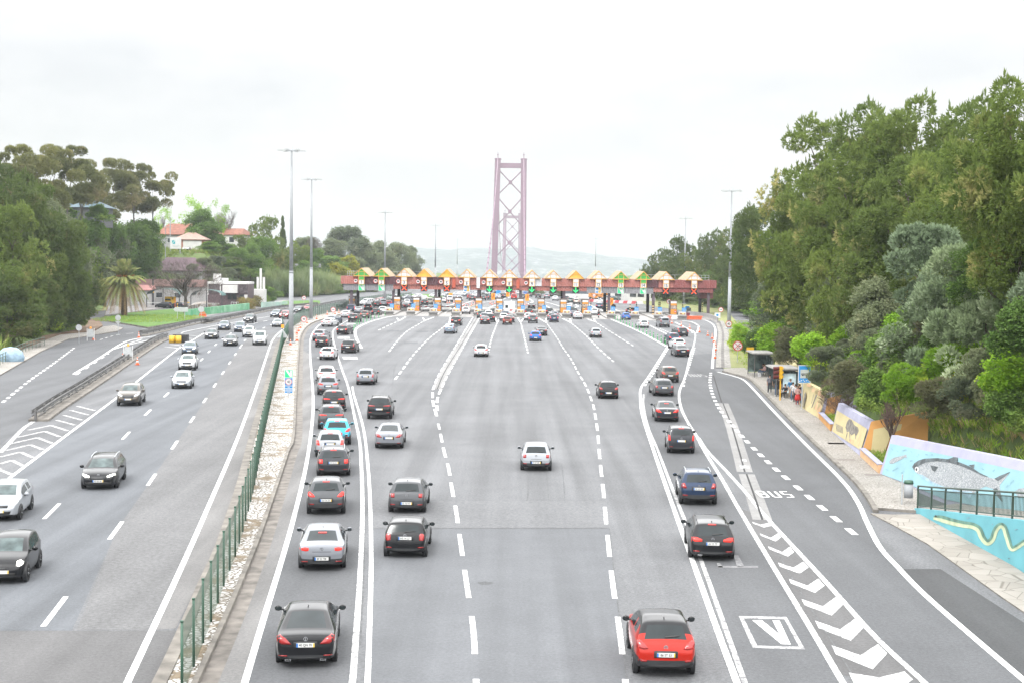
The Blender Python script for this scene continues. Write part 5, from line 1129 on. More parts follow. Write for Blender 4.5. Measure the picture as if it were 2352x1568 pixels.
for k, lx in enumerate(LANES):
 x = fx(lx); fm = dict(g=FGREEN, w=FWHITE, y=FYEL)[GAB[k]]; hw, zb, zp = 1.85, ZT+.05, 9.78
 r = MB(); yf = YF-.55
 for s in (-1, 1):      # two tiled slopes
  r.add([(x, yf, zp), (x+s*(hw+.15), yf, zb-.08), (x+s*(hw+.15), YB, zb-.08), (x, YB, zp), (x, yf, zp-.1), (x+s*(hw+.15), yf, zb-.18), (x+s*(hw+.15), YB, zb-.18), (x, YB, zp-.1)],
    [(0, 1, 2, 3), (7, 6, 5, 4), (0, 4, 5, 1), (1, 5, 6, 2), (2, 6, 7, 3)], 0)
 go = gp(r, 'gable_roof', TILE)
 g = MB(); g.plate([(-hw+.15, .1), (hw-.15, .1), (0, zp-zb-.18)], (x, yf+.12, zb), UX, UZ, .1, 0)
 g.build('gable_panel', fm, go)
 f = MB()
 for s in (-1, 1): f.plate([(s*(hw+.15), -.16), (s*(hw-.12), .06), (0, zp-zb-.20), (0, zp-zb+.02)], (x, yf-.02, zb), UX, UZ, .2, 0)
 f.plate(rect(-hw, -.1, hw, .06), (x, yf+.0, zb), UX, UZ, .2, 0); f.plate(rect(-.62, .9, .62, .98), (x, yf+.04, zb), UX, UZ, .1, 0)
 for s in (-.62, .62): f.plate(rect(s-.05, .0, s+.05, 1.05), (x, yf+.04, zb), UX, UZ, .1, 0)
 for s in (-.62, .62): f.plate(rect(s-.05, ZM-zb-.05, s+.05, -.1), (x, yf+.02, zb), UX, UZ, .16, 0)
 for z in (ZM-.05, (ZM+ZT)/2+.05): f.plate(rect(-.62, z-zb-.04, .62, z-zb+.04), (x, yf+.03, zb), UX, UZ, .16, 0)
 f.build('gable_frame', ORG, go)
 n = MB(); mid = (ZM+ZT)/2+.05
 n.plate(rect(-.58, mid+.03, .58, ZT), (x, yf+.10, 0), UX, UZ, .2, 1); n.plate(rect(-.58, ZM, .58, mid-.03), (x, yf+.10, 0), UX, UZ, .2, 0)
 no = gp(n, 'lane_number_board', [FWHITE, FGREEN if GAB[k] == 'g' else FWHITE])
 t = MB(); put_text(t, str(k+1), (x, yf+.085, (ZM+mid)/2), UX, UZ, 1.05, 0, .8, .02); t.build('lane_number', M['ink'], no)
 # lane signal under the number
 b = MB(); zc, h = ZM-.78, .74; ys = YF+.02
 sg = SGN[k]
 b.plate(rect(-h, -h, h, h), (x, ys, zc), UX, UZ, .3, 0)
 if sg in 'xa':
  for s in (-1, 1):
   for dz in (-.12, .12): b.sphere((x+s*(h+.12), ys+.1, zc+dz), .07, 2, 6)
 so = gp(b, 'lane_signal', [M['black'] if sg in 'xa' else FWHITE, M['black'], M['steel']])
 b = MB(); yy = ys-.03
 if sg == 'x':
  for s in (-1, 1): b.plate([(-.62, s*-.48), (-.48, s*-.62), (.62, s*.48), (.48, s*.62)], (x, yy, zc), UX, UZ, .04, 0)
  b.build('red_cross', plain('signal_red', (.8, .06, .02), .4, emit=(1, .12, .03), estr=.9, var=.02), so)
 elif sg == 'a':
  b.plate(rect(-.13, -.35, .13, .62), (x, yy, zc), UX, UZ, .04, 0)
  for s in (-1, 1): b.plate([(0, -.66), (0, -.36), (s*.50, .08), (s*.62, -.06)], (x, yy-.01, zc), UX, UZ, .04, 0)
  b.build('green_arrow', plain('signal_green', (.03, .7, .2), .4, emit=(.02, .9, .2), estr=.9, var=.02), so)
 elif sg == 'n':
  b.plate(rect(-.64, -.64, .64, .64), (x, yy, zc), UX, UZ, .03, 0)
  b.plate([(-.60, .56), (-.20, .56), (.16, .02), (.16, .56), (.56, .56), (.56, -.60), (.22, -.60)], (x, yy-.03, zc), UX, UZ, .03, 1)
  b.build('transponder_emblem', [M['vv_green'], M['sign_white']], so)
 else:
  for q, mi in (([(-.58, .1), (-.58, .58), (-.02, .58), (-.02, .1)], 0), ([(-.58, -.58), (-.58, -.12), (-.30, -.35), (-.02, -.12), (-.02, -.58)], 0), (rect(.05, .10, .55, .56), 1), (rect(.05, -.58, .55, -.12), 1), (rect(.30, -.10, .55, .08), 1)):
   b.plate(q, (x, yy, zc), UX, UZ, .03, mi)
  put_text(b, 'V', (x-.28, yy-.035, zc+.02), UX, UZ, .55, 2)
  b.build('electronic_toll_emblem', [M['sign_blue'], FYEL, M['sign_white']], so)
 if k < 9:
  b = MB(); c = (x-1.35, YF-.12, ZM+.72)
  b.plate(disc(.50), c, UX, UZ, .12, 0)
  bo = gp(b, 'truck_ban_sign', M['sign_white'])
  b = MB(); ring(b, .42, .52, (c[0], c[1]-.02, c[2]), UX, UZ, .04, 0); b.build('red_ring', M['sign_red'], bo)
  b = MB(); b.plate(rect(-.24, -.06, .12, .20), (c[0], c[1]-.02, c[2]), UX, UZ, .02, 0); b.plate(rect(.13, -.06, .26, .10), (c[0], c[1]-.02, c[2]), UX, UZ, .02, 0)
  for q in (-.14, .14): b.plate(disc(.07, 8, q, -.12), (c[0], c[1]-.02, c[2]), UX, UZ, .02, 0)
  b.build('truck_symbol', M['ink'], bo)
# islands, cushions, booths
ISL = [T1(612, 690), T1(850, 690), T1(1098, 696), T1(1348, 698), T1(1590, 702), T1(1818, 706), T1(2065, 709), T1(2300, 711), T2(515, 718), T2(745, 722), T2(1010, 726), T2(1270, 729), T2(1530, 733), T2(1795, 738)]
BOOTHP = {0: T1(702, 640), 1: T1(915, 650), 2: T1(1150, 652), 3: T1(1374, 655), 4: T1(1602, 658), 5: T1(1830, 662), 6: T1(2062, 664), 7: T1(2290, 668), 8: T2(477, 672), 9: T2(718, 676), 13: T2(1692, 690)}
POSTER = voronoi_mat('booth_poster', (.30, .22, .18), (.62, .58, .52), (.35, .12, .08), 1.4, .05)
BROWN = plain('booth_brown', (.075, .05, .035), .6, var=.1); GLS = plain('booth_glass', (.06, .075, .08), .08, var=.2, scale=1.5)
BORG = plain('booth_orange', (.72, .30, .03), .5, var=.06)
_ordl = 'first second third fourth fifth sixth seventh eighth ninth tenth eleventh twelfth thirteenth fourteenth'.split()
booth0 = cush0 = None
for k, q in enumerate(ISL):
 p = G(*q); b = MB()
 bx = G(*BOOTHP[k]).x if k in BOOTHP else p.x
 dx = (bx-p.x)
 prof = [(-.75, 0), (-.95, .9), (-1.0, 4), (-1.0, 30), (1.0, 30), (1.0, 4), (.95, .9), (.75, 0)]
 b.prism([(x+dx*min(1, y/16)*.8, y) for x, y in prof], 0, .28)
 tag(b.build('toll_island', M['conc'], None, loc=(p.x, p.y, -.02)), f'raised concrete toll island, {_ordl[k]} from the left', 'kerb island', 'concrete toll islands')
 if cush0 is None:
  cush0 = thing('crash_cushion', '', 'crash cushion', (0, 0, 0), 0, 'crash cushions on the toll islands')
  MB().box((0, .7, .32), (1.7, 1.1, .62)).box((0, .7, .66), (1.5, .95, .08)).build('base', M['conc'], cush0)
  MB().box((0, .75, 1.05), (1.55, .9, .70), top=.94).build('cover', plain('cover_beige', (.66, .63, .58), .6), cush0)
  MB().box((0, .28, 1.02), (1.1, .06, .20)).build('panel', plain('panel_rust', (.32, .10, .03), .5), cush0)
  MB().box((.12, .24, 1.02), (.40, .05, .15)).build('warning_lamp', plain('warning_amber', (.9, .5, .1), .4, emit=(1, .55, .12), estr=1.4), cush0)
  MB().tube([(-.9, -.1, .45), (-.9, 1.4, .45)], [.1, .1]).tube([(.9, 1.4, .45), (.9, -.1, .45)], [.1, .1]).tube([(.9, -.1, .45), (-.9, -.1, .45)], [.1, .1]).build('rub_rail', M['rail'], cush0)
  c = cush0
 else: c = copy_tree(cush0)
 c.location = (p.x, p.y+.35, .26); tag(c, f'pale crash cushion with warning lamp at the tip of the {_ordl[k]} toll island from left')
 sg = thing('information_sign', f'small blue sign beside the {_ordl[k]} crash cushion from the left', 'sign', (p.x+.45+(dx*.1), p.y+2.6, .26), 0, 'small blue signs on the toll islands')
 MB().cyl((0, 0, 0), (0, 0, 1.5), .05).build('post', M['steel'], sg)
 pn = MB().box((0, -.06, 1.75), (.85, .06, .95)).build('panel', M['sign_blue'], sg)
 b = MB()
 for z in (1.55, 1.75, 1.95):
  for x in (-.18, .18): b.box((x, -.10, z), (.26, .02, .06))
 b.build('lettering', M['sign_white'], pn)
 if k in BOOTHP:
  bp = G(*BOOTHP[k])
  if booth0 is None:
   booth0 = thing('toll_booth', '', 'toll booth', (0, 0, 0), 0, 'orange and brown toll booths')
   MB().box((0, 1.6, 1.5), (1.5, 3.2, 3.0)).box((0, 1.6, 3.05), (1.7, 3.4, .12)).build('cabin', BROWN, booth0)
   MB().box((0, -.04, 2.72), (1.3, .07, .42)).build('sign_board', FWHITE, booth0)
   MB().box((0, -.04, 2.27), (1.3, .07, .44)).build('upper_panel', BORG, booth0)
   MB().box((0, -.04, 1.62), (1.3, .07, .80)).build('poster', POSTER, booth0)
   MB().box((0, -.04, .62), (1.3, .07, 1.1)).build('lower_panel', BORG, booth0)
   MB().plate(disc(.26), (.35, -.085, .66), UX, UZ, .02, 0).plate(rect(-.16, -.05, .16, .05), (.35, -.10, .66), UX, UZ, .02, 1).build('no_entry_sign', [M['sign_red'], M['sign_white']], booth0)
   for s in (-1, 1): MB().box((s*.77, 1.8, 1.9), (.05, 2.0, .9)).build('side_window', GLS, booth0)
   c = booth0
  else: c = copy_tree(booth0)
  c.location = (bp.x, bp.y, .26); tag(c, f'orange and brown toll booth on the {_ordl[k]} toll island from the left')
c = copy_tree(booth0); c.location = At(T1(205, 620)[0], T1(205, 600)[1], 322); c.location.z = .1; tag(c, 'orange and brown toll booth behind the leftmost gantry column')
# barriers lowered across closed lanes
for k, (a, l) in enumerate(((T1(665, 625), 5.2), (T1(895, 632), 5.2), (T1(1130, 632), 5.4))):
 p = G(*a); t = thing('toll_barrier', f'lowered red and white barrier of closed toll lane {k+3}', 'barrier', (p.x, p.y, 0), 0, 'lowered toll barriers')
 MB().box((0, 0, .5), (.4, .4, 1.0)).build('housing', M['trim'], t)
 b = MB()
 for i in range(8): b.box((.4+i*l/8+l/16, 0, .95), (l/8-.004, .08, .22), i % 2)
 b.build('arm', [M['sign_white'], M['sign_red']], t)
 MB().plate(disc(.32), (l*.72, -.08, .8), UX, UZ, .05).build('plate_disc', M['sign_white'], t)
# striped bollard posts at the right islands
for k, q in enumerate([T2(457, 668), T2(706, 690), T2(780, 640), T2(956, 680), T2(1212, 690), T2(1283, 655), T2(1460, 690), T2(1472, 690), T2(1530, 655), T2(1543, 655), T2(1720, 690), T2(1793, 660), T2(2010, 650)]):
 p = G(*q); b = MB()
 for i in range(9): b.cyl((0, 0, i*.28), (0, 0, (i+1)*.28-.003), .10, n=8, m=i % 2)
 tag(b.build('striped_post', [M['black'], STRIPE_Y], loc=(p.x, p.y, 0.02)), f'black and cream striped post among the right-hand islands, number {k+1} of 13 counted from left'.replace('number 1 of 13 counted from left', 'leftmost of all').replace('number 13 of 13 counted from left', 'rightmost of all'), 'post', 'striped posts at the toll islands')
# green marker posts along the transponder lanes
GL = [T1(225, 848), T1(240, 820), T1(262, 790), T1(288, 782), T1(330, 765), T1(370, 752), T1(412, 738), T1(455, 722), T1(500, 712), T1(570, 690)]
GR = [(lerp(T2(1045, 728)[0], T2(1600, 1000)[0], t), lerp(T2(1045, 728)[1], T2(1600, 1000)[1], t)) for t in (0, .055, .11, .17, .23, .29, .35, .42, .49, .56, .63, .70, .77, .85, .92, 1)]
for g, side, grp in ((GL, 'the curved left toll approach', 'green marker posts on the left approach'), (GR, 'the right toll approach', 'green marker posts on the right approach')):
 for k, q in enumerate(g):
  p = G(*q); b = MB().cyl((0, 0, .004), (0, 0, .06), .14, .12).cyl((0, 0, .06), (0, 0, .95), .06, .055); b.cyl((0, 0, .6), (0, 0, .68), .064, .064, m=1)
  n_ = len(g); w = 'nearest' if (k == 0 if g is GL else k == n_-1) else 'farthest' if (k == n_-1 if g is GL else k == 0) else f'number {(k if g is GL else n_-1-k)+1} from the near end'
  tag(b.build('marker_post', [plain('marker_green', (.03, .42, .10), .5), M['sign_white']], loc=(p.x, p.y, 0.02)), f'slim green marker post on {side}, {w}', 'marker post', grp)
# ------------------------------------------------------------------ light masts
def mast(x, ybase, ytop, label, dist=None):
 p = G(x, ybase) if dist is None else At(x, 600, dist); p.z = 0
 H = At(x, ytop, p.y).z; r = .36 if H > 20 else .2
 t = thing('light_mast', label, 'light mast', p, 0, 'tall floodlight masts')
 MB().cyl((0, 0, 0), (0, 0, .3), r*1.8, r*1.8, 10).cyl((0, 0, .3), (0, 0, H*.36), r, r*.80, 10).cyl((0, 0, H*.36), (0, 0, H*.37), r*.86, r*.8, 10).cyl((0, 0, H*.37), (0, 0, H-.3), r*.74, r*.34, 10).build('mast', M['pole'], t, True)
 b = MB(); ring(b, .75, .85, (0, 0, H-.5), (1, 0, 0), (0, 1, 0), .12, 0, 12); b.cyl((0, 0, H-.6), (0, 0, H+.15), .22, .12)
 for i in range(4): a = i*math.pi/2; b.box((.4*math.cos(a), .4*math.sin(a), H-.55), (.8, .06, .06), rz=a)
 cr = b.build('lamp_ring', M['steel'], t)
 for i in range(6):
  a = math.pi*i/3+.2; rr = 1.55
  MB().box((.85*math.cos(a)+.25*math.cos(a), .85*math.sin(a)+.25*math.sin(a), H-.5), (.7, .08, .08), rz=a).box((rr*math.cos(a), rr*math.sin(a), H-.52), (.75, .46, .2), rz=a).build('floodlight', M['sign_back'], cr)
 return t
mast(668.5, 789, 337, 'tallest grey floodlight mast, on the median strip beside the green fence')
mast(714.5, 735.6, 406, 'second grey floodlight mast on the median, where the fence bends')
mast(883.3, 702, 484, 'floodlight mast behind the second toll gable')
mast(1000, 0, 515, 'thin distant mast behind the toll gable number 5', 513)
mast(1050, 0, 549, 'shorter distant mast behind toll gable number 6', 868)
mast(1368, 0, 546, 'distant mast behind the toll gable number 12', 765)
mast(1573, 0, 498, 'mast rising behind the toll gable number 15', 399)
mast(1674, 757, 432, 'floodlight mast at the right edge of the road beside the round speed sign')
# ------------------------------------------------------------------ fence on the median
fe = thing('fence', 'long green wire mesh fence with posts along the median strip', 'fence', (0, 0, 0))
pts = resample(FENCE, 2.5)
pm = MB().cyl((0, 0, 0), (0, 0, 2.05), .042, .038, 7).cyl((0, 0, 2.05), (0, 0, 2.1), .048, .048, 7).mesh('post', M['green'], True)
rest = MB()
for i, p in enumerate(pts):
 if i < 98:
  o = link('post', pm, fe); o.location = (p.x, p.y, .0)
 else: rest.cyl((p.x, p.y, 0), (p.x, p.y, 2.05), .055, .05, 5)
if rest.v: tag(rest.build('post', M['green'], fe), kind='stuff')
def wire_panel(line, h, name, parent, mat, z0=.05):
 me = bpy.data.meshes.new(name); vs = []; fs = []; uv = []; s = 0
 for i, p in enumerate(line):
  if i: s += (line[i]-line[i-1]).length
  vs += [(p.x, p.y, z0+p.z), (p.x, p.y, h+p.z)]; uv += [(s, 0), (s, h)]
 for i in range(len(line)-1): fs.append((2*i, 2*i+2, 2*i+3, 2*i+1))
 me.from_pydata(vs, [], fs); l = me.uv_layers.new(name='UVMap')
 for p in me.polygons:
  for li, vi in zip(p.loop_indices, p.vertices): l.data[li].uv = uv[vi]
 me.materials.append(mat); return link(name, me, parent)
wire_panel(pts, 1.98, 'wire_mesh', fe, M['wire'])
# guard rails
def guardrail(line, label, double=True):
 t = thing('guardrail', label, 'guardrail', (0, 0, 0)); L = resample(line, 4.0)
 for p in L[:98]:
  MB().box((p.x, p.y, .42), (.14, .18, .84)).build('post', M['rail'], t)
 for s in ((-1, 1) if double else (1,)):
  l = offset(L, .22*s); b = MB()
  for p, q in zip(l, l[1:]):
   d = (q-p).normalized(); n = Vector((d.y, -d.x, 0))*s
   pr = [(.52, 0), (.56, .07), (.62, .07), (.68, .0), (.74, .07), (.80, .07), (.84, 0)]
   vs = [(c.x+n.x*o, c.y+n.y*o, z) for c in (p, q) for z, o in pr]
   b.add(vs, [(i, i+1, 8+i, 7+i) for i in range(6)])
  b.build('rail_beam', M['rail'], t, True)
  b = MB()
  for p, q in zip(l, l[1:]): b.cyl((p.x, p.y, .40), (q.x, q.y, .40), .05, n=6)
  b.build('lower_rail', M['rail'], t, True)
 return t
GR1 = catmull(gl([Z1B(262, 742), Z1B(400, 645), Z1B(560, 545), Z1B(760, 415), Z1B(960, 283), Z1B(1130, 175), Z1B(1235, 130)]), 6)
kerb('barrier_kerb', GR1, -.5, .9, .16)
guardrail(GR1, 'double steel guardrail between the ramp and the left carriageway')
GR2 = catmull(gl([Z1(1035, 1492), Z1(1200, 1455), Z1(1400, 1408), Z1(1568, 1382), Z6(300, 775), Z6(700, 697), Z6(1100, 617), Z6(1450, 545), Z6(1800, 500), Z6(2352, 450)]), 6)
kerb('barrier_kerb', GR2, -.3, .7, .14)
guardrail(GR2, 'long steel guardrail along the far side of the left carriageway')
GR3 = catmull(gl([Z2(1100, 1290), Z2(1290, 1252), Z2(1380, 1240)]), 6)
guardrail(GR3, 'short steel guardrail near the second mast beyond the fence', False)
at_ = thing('crash_cushion', 'yellow crash cushion with dark box at the guardrail nose', 'crash cushion', G(*Z1B(1265, 168)))
for x in (0, .85): MB().cyl((x, 0, 0), (x, 0, 1.0), .42, .40, 14).build('barrel', M['yellow'], at_, True)
MB().box((.9, 1.3, .55), (2.0, 1.0, 1.1)).build('box', M['trim'], at_)
# ------------------------------------------------------------------ signs, cones, barriers
def post_sign(base, top, label, r=.45, face='back', cat='sign', name='road_sign', post2=True, text=None):
 p = G(*base); z = At(top[0], top[1], p.y).z; x = At(top[0], top[1], p.y).x-p.x
 t = thing(name, label, cat, p, 0)
 MB().cyl((x, .07, 0), (x, .07, z+r*.6), .04, .04, 8).build('post', M['steel'], t)
 b = MB(); O = (x, 0, z)
 if face in ('limit', 'bar', 'ban'):
  b.plate(disc(r), O, UX, UZ, .04, 0); pn = b.build('panel', M['sign_white'], t)
  b = MB(); ring(b, r*.82, r*1.0, (x, -.015, z), UX, UZ, .02, 0); b.build('red_ring', M['sign_red'], pn)
  b = MB()
  if face == 'limit': put_text(b, text, (x, -.02, z), UX, UZ, r*1.0, 0, .9, .02)
  elif face == 'bar': b.plate(rect(-r*.5, -r*.1, r*.5, r*.1), (x, -.02, z), UX, UZ, .01, 0)
  else:
   for s in (-1, 1): b.plate([(-r*.62, s*-r*.54), (-r*.54, s*-r*.62), (r*.62, s*r*.54), (r*.54, s*r*.62)], (x, -.02, z), UX, UZ, .01, 1)
   b.plate(rect(r*.25, -r*.12, r*.6, r*.06), (x, -.018, z), UX, UZ, .01, 0); b.plate(rect(-r*.1, -r*.6, r*.15, -r*.42), (x, -.018, z), UX, UZ, .01, 0)
  b.build('symbol', [M['ink'], M['sign_red']], pn)
 elif face == 'back': b.plate(disc(r), O, UX, UZ, .04, 0).build('panel', M['sign_back'], t)
 elif face == 'backtri':
  b.plate(disc(r), O, UX, UZ, .04, 0).build('panel', M['sign_back'], t)
  MB().plate([(-r, -r*1.2), (r, -r*1.2), (0, -r*2.6)], O, UX, UZ, .04, 0).build('triangle_panel', M['sign_back'], t)
 return t
post_sign((698.5, 749), (698, 733), 'round red-ringed speed sign reading 40 on the median by the fence', .52, 'limit', text='40')
post_sign((765, 727), (765.3, 711.6), 'round red-ringed sign with a black bar on the median near lane 1', .52, 'bar')
post_sign((698, 702), (698, 684.5), 'small round red-ringed sign above the left verge, left of the second mast', .52, 'bar')
post_sign((1673.6, 769), (1674, 744), 'round red-ringed speed sign reading 40 at the right mast', .52, 'limit', text='40')
post_sign((1655.8, 732), (1655.8, 711.5), 'round red-ringed sign with a black bar on the right verge by the concrete wall', .52, 'bar')
post_sign((1693, 833), (1694.4, 794), 'large round sign with a red cross on the grass verge by the bus shelter', .60, 'ban')
post_sign((181, 789), (181, 752.5), 'round grey sign back on the left pavement beside the soil bank', .42)
post_sign((271, 769), (271, 730), 'round and triangular sign backs on one post by the driveway', .42, 'backtri')
post_sign((462, 738.4), (462, 710.5), 'round grey sign back standing before the green painted wall', .55)
post_sign((1087, 707), (1087, 696), 'distant round sign with red ring behind the lane 6 booth', .5, 'limit', text='40')
post_sign(ZB(640, 560), ZB(640, 508), 'round speed sign reading 40 on the road behind lanes 6 and 7', .6, 'limit', text='40')
post_sign(ZC(1340, 430), ZC(1340, 285), 'round sign near the orange lorries beyond lane 12', .5, 'bar')
post_sign(ZC(1765, 640), ZC(1768, 525), 'round no-motorcycle sign by the gantry column at lane 13', .55, 'ban')
post_sign(ZD(2080, 790), ZD(2082, 600), 'round sign with a bar right of the gantry end', .4, 'bar') if False else None
post_sign(ZD(935, 700), ZD(935, 420), 'tall round red-ringed sign left of the rightmost booth', .55, 'bar')
for q, c, lab in ((ZB(2215, 265), ZB(2215, 210), 'round blue sign on the far road beyond lane 9'), (ZB(1345, 265), ZB(1345, 220), 'small round blue sign among the distant queue')):
 p = G(*q); t = thing('road_sign', lab, 'sign', p); z = At(c[0], c[1], p.y).z
 MB().cyl((0, .06, 0), (0, .06, z), .05).build('post', M['steel'], t); MB().plate(disc(.85), (0, 0, z), UX, UZ, .05).build('panel', M['sign_blue'], t)
# parking and notice boards on the right verge
for q, c, w, h, m, lab in ((ZD(1335, 640), ZD(1335, 565), 1.0, .9, 'sign_blue', 'small blue board beside the thin grey post on the right'), (ZD(1370, 660), ZD(1370, 600), .95, .9, 'sign_back', 'small grey board right of the blue board'), (ZD(1998, 800), ZD(1998, 725), 1.2, 1.15, 'sign_white', 'white square board with a blue emblem on the right verge')):
 p = G(*q); z = At(c[0], c[1], p.y).z; t = thing('notice_board', lab, 'sign', p)
 MB().cyl((0, .06, 0), (0, .06, z), .05).build('post', M['steel'], t); o = MB().box((0, 0, z), (w, .05, h)).build('panel', M[m], t)
 if m == 'sign_white': MB().plate(disc(.26, 12), (0, -.035, z+.08), UX, UZ, .01).build('emblem', M['sign_blue'], o)
# direction board over the grass island
p = G(*Z7(838, 1145)); t = thing('direction_board', 'grey back of an arrow board on two posts at the grass tip', 'sign', p)
for x in (-.62, .72): MB().cyl((x, 0, 0), (x, 0, 2.3), .05).build('post', M['steel'], t)
MB().plate([(-1.4, 0), (-1.0, .42), (1.35, .42), (1.35, -.42), (-1.0, -.42)], (0, -.08, 2.1), UX, UZ, .05).build('panel', M['sign_back'], t)
# portable sign with a lamp
def lamp_sign(q, lab, h=1.75):
 p = G(*q); t = thing('portable_sign', lab, 'sign', p)
 for x in (-.5, .5): MB().box((x, 0, h*.5), (.07, .07, h)).build('leg', M['sign_white'], t)
 MB().plate([(-.5, .55), (.5, .55), (.35, h-.1), (-.35, h-.1)], (0, -.05, 0), UX, UZ, .04).build('panel', M['sign_back'], t)
 MB().cyl((0, 0, h-.05), (0, 0, h+.22), .13, .11, 10).build('lamp', plain('lamp_amber', (.95, .35, .03), .4, emit=(1, .38, .03), estr=.5), t)
lamp_sign((208.4, 783), 'portable grey sign with an orange lamp on the left pavement'); lamp_sign((294.4, 829), 'portable grey sign with an orange lamp beside the guardrail')
p = G(649, 796); t = thing('warning_sign', 'triangular sign back with an orange lamp on the fence line', 'sign', p)
MB().cyl((0, .06, 0), (0, .06, 4.6), .05).build('post', M['green'], t); MB().plate([(-.75, 1.2), (.75, 1.2), (0, 2.35)], (0, 0, 0), UX, UZ, .05).build('panel', M['sign_back'], t)
MB().cyl((0, -.02, 2.5), (0, -.02, 2.95), .20, .18, 10).build('lamp', plain('lamp_amber', (.95, .35, .03), .4, emit=(1, .38, .03), estr=.5), t)
# tall information sign on the median: green emblem, speed, blue lines
p = G(663, 912); t = thing('toll_information_sign', 'tall narrow sign with green emblem, number 40 and blue panels on the median', 'sign', p)
z1, z0 = At(663, 847.5, p.y).z, At(663, 900.5, p.y).z; w = .36; hh = z1-z0
MB().cyl((0, .06, 0), (0, .06, z1), .045).build('post', M['steel'], t)
pn = MB().plate(rect(-w, z0, w, z1), (0, 0, 0), UX, UZ, .05).build('panel', M['sign_white'], t)
b = MB(); a = w-.04
b.plate(rect(-a, z1-.04-2*a, a, z1-.04), (0, -.012, 0), UX, UZ, .01, 0); c0 = z1-.04-a
b.plate([(-a*.88, c0+a*.9), (-a*.25, c0+a*.9), (a*.35, c0+a*.05), (a*.35, c0+a*.9), (a*.85, c0+a*.9), (a*.85, c0-a*.88), (a*.35, c0-a*.88)], (0, -.024, 0), UX, UZ, .01, 1)
c1 = c0-2*a-.05; b.plate(rect(-a, c1-a, a, c1+a), (0, -.012, 0), UX, UZ, .01, 2); b.plate(disc(a*.93, 20, 0, c1), (0, -.024, 0), UX, UZ, .01, 1)
ring(b, a*.78, a*.9, (0, -.036, c1), UX, UZ, .01, 3, 18); put_text(b, '40', (0, -.036, c1), UX, UZ, .34, 4, .8, .01)
zz = c1-a-.06
for i, hgt in enumerate((.17, .12, .14)):
 b.plate(rect(-a, zz-hgt, a, zz), (0, -.012, 0), UX, UZ, .01, 2); b.plate(rect(-a*(.3, .8, .45)[i], zz-hgt*.65, a*(.3, .8, .45)[i], zz-hgt*.35), (0, -.024, 0), UX, UZ, .01, 1); zz -= hgt+.07
b.build('symbol', [M['vv_green'], M['sign_white'], M['sign_blue'], M['sign_red'], M['ink']], pn)
# cones
def cone_mesh():
 b = MB().box((0, 0, .02), (.42, .42, .04), 0); R_ = lambda z: lerp(.15, .035, z/.75)
 for z0, z1, m in ((.04, .22, 0), (.22, .38, 1), (.38, .50, 0), (.50, .62, 1), (.62, .75, 0)): b.cyl((0, 0, z0), (0, 0, z1), R_(z0), R_(z1), 12, m)
 return b.mesh('traffic_cone', [M['orange'], M['cone_white']], True)
_cm = cone_mesh()
CONES = {'the right toll approach': [T2(1675, 775), T2(1777, 802), T2(1870, 834), T2(1978, 871), T2(2070, 910), T2(2118, 941), T2(2138, 977), T2(2155, 1022), T2(2158, 1072), T2(2150, 1157)],
   'the median strip': [Z6(1830, 1155), Z8(35, 472), Z8(35, 402), Z8(52, 378), Z8(70, 346), Z8(134, 298), Z8(228, 258), Z8(332, 214), Z8(410, 210), Z8(445, 198)],
   'the road beyond the booths': [ZB(218, 460), ZB(268, 455), ZB(362, 462), ZB(570, 518), ZB(750, 518), ZB(1165, 475), ZB(1205, 492), ZB(1268, 472), ZB(1925, 515), ZB(1970, 495)],
   'the left ramp': [Z1B(1010, 328), Z1(1020, 1503), Z1(688, 1518), Z1B(902, 300)]}
for where, l in CONES.items():
 near = sorted(range(len(l)), key=lambda i: G(*l[i]).y)
 for k, i in enumerate(near):
  p = G(*l[i]); w = 'nearest one' if k == 0 else 'farthest one' if k == len(l)-1 else f'{_ordl[k]} from the near end'
  o = link('traffic_cone', _cm, None, (p.x, p.y, .11 if 'median' in where else .02)); o.scale = (1.15,)*3
  tag(o, f'orange and white cone on {where}, {w}', 'cone', f'cones on {where}')
# orange chevron boards beyond the booths
for k, (q, w) in enumerate((((ZB(290, 425)), 'left of lane 6'), (ZB(1230, 425), 'between lanes 7 and 8'), (ZB(1552, 350), 'farthest, by the red van'), (ZB(1980, 450), 'right of lane 8'), (ZC(1718, 550), 'near the lane 13 column'))):
 p = G(*q); t = thing('chevron_board', f'orange board with a dark arrow on the road, {w}', 'sign', p, 0, 'orange boards beyond the booths')
 for x in (-.35, .35): MB().box((x, .05, .5), (.06, .06, 1.0)).build('leg', M['steel'], t)
 pn = MB().box((0, 0, 1.5), (1.05, .06, 1.9)).build('panel', plain('board_orange', (.9, .36, .02), .5), t)
 MB().plate([(-.3, .9), (.0, 1.3), (.0, 1.05), (.35, 1.9), (.05, 2.3), (.05, 2.0)], (0, -.04, 0), UX, UZ, .01).build('arrow', plain('board_arrow', (.55, .08, .02), .5), pn)
# barriers on the right
def jersey(line, lab, mat, h=.85, name='concrete_barrier'):
 b = MB(); n = len(line); l = line
 pr = [(-.30, 0), (-.26, .12), (-.12, .35), (-.08, h), (.08, h), (.12, .35), (.26, .12), (.30, 0)]; vs = []
 for i, p in enumerate(l):
  tt = (l[min(i+1, n-1)]-l[max(0, i-1)]).normalized(); nn = Vector((tt.y, -tt.x, 0))
  vs += [(p.x+nn.x*o, p.y+nn.y*o, z) for o, z in pr]
 fs = [(8*i+k, 8*i+k+1, 8*i+9+k, 8*i+8+k) for i in range(n-1) for k in range(7)]+[tuple(range(8)), tuple(range(8*n-1, 8*n-9, -1))]
 b.add(vs, fs); return tag(b.build(name, mat), lab, 'barrier')
jersey(catmull(gl([ZD(1350, 740), ZD(1600, 770), ZD(1800, 800), ZD(1930, 850), ZD(2010, 893)]), 5), 'long curved concrete barrier at the right end of the plaza', M['conc'], 1.1)
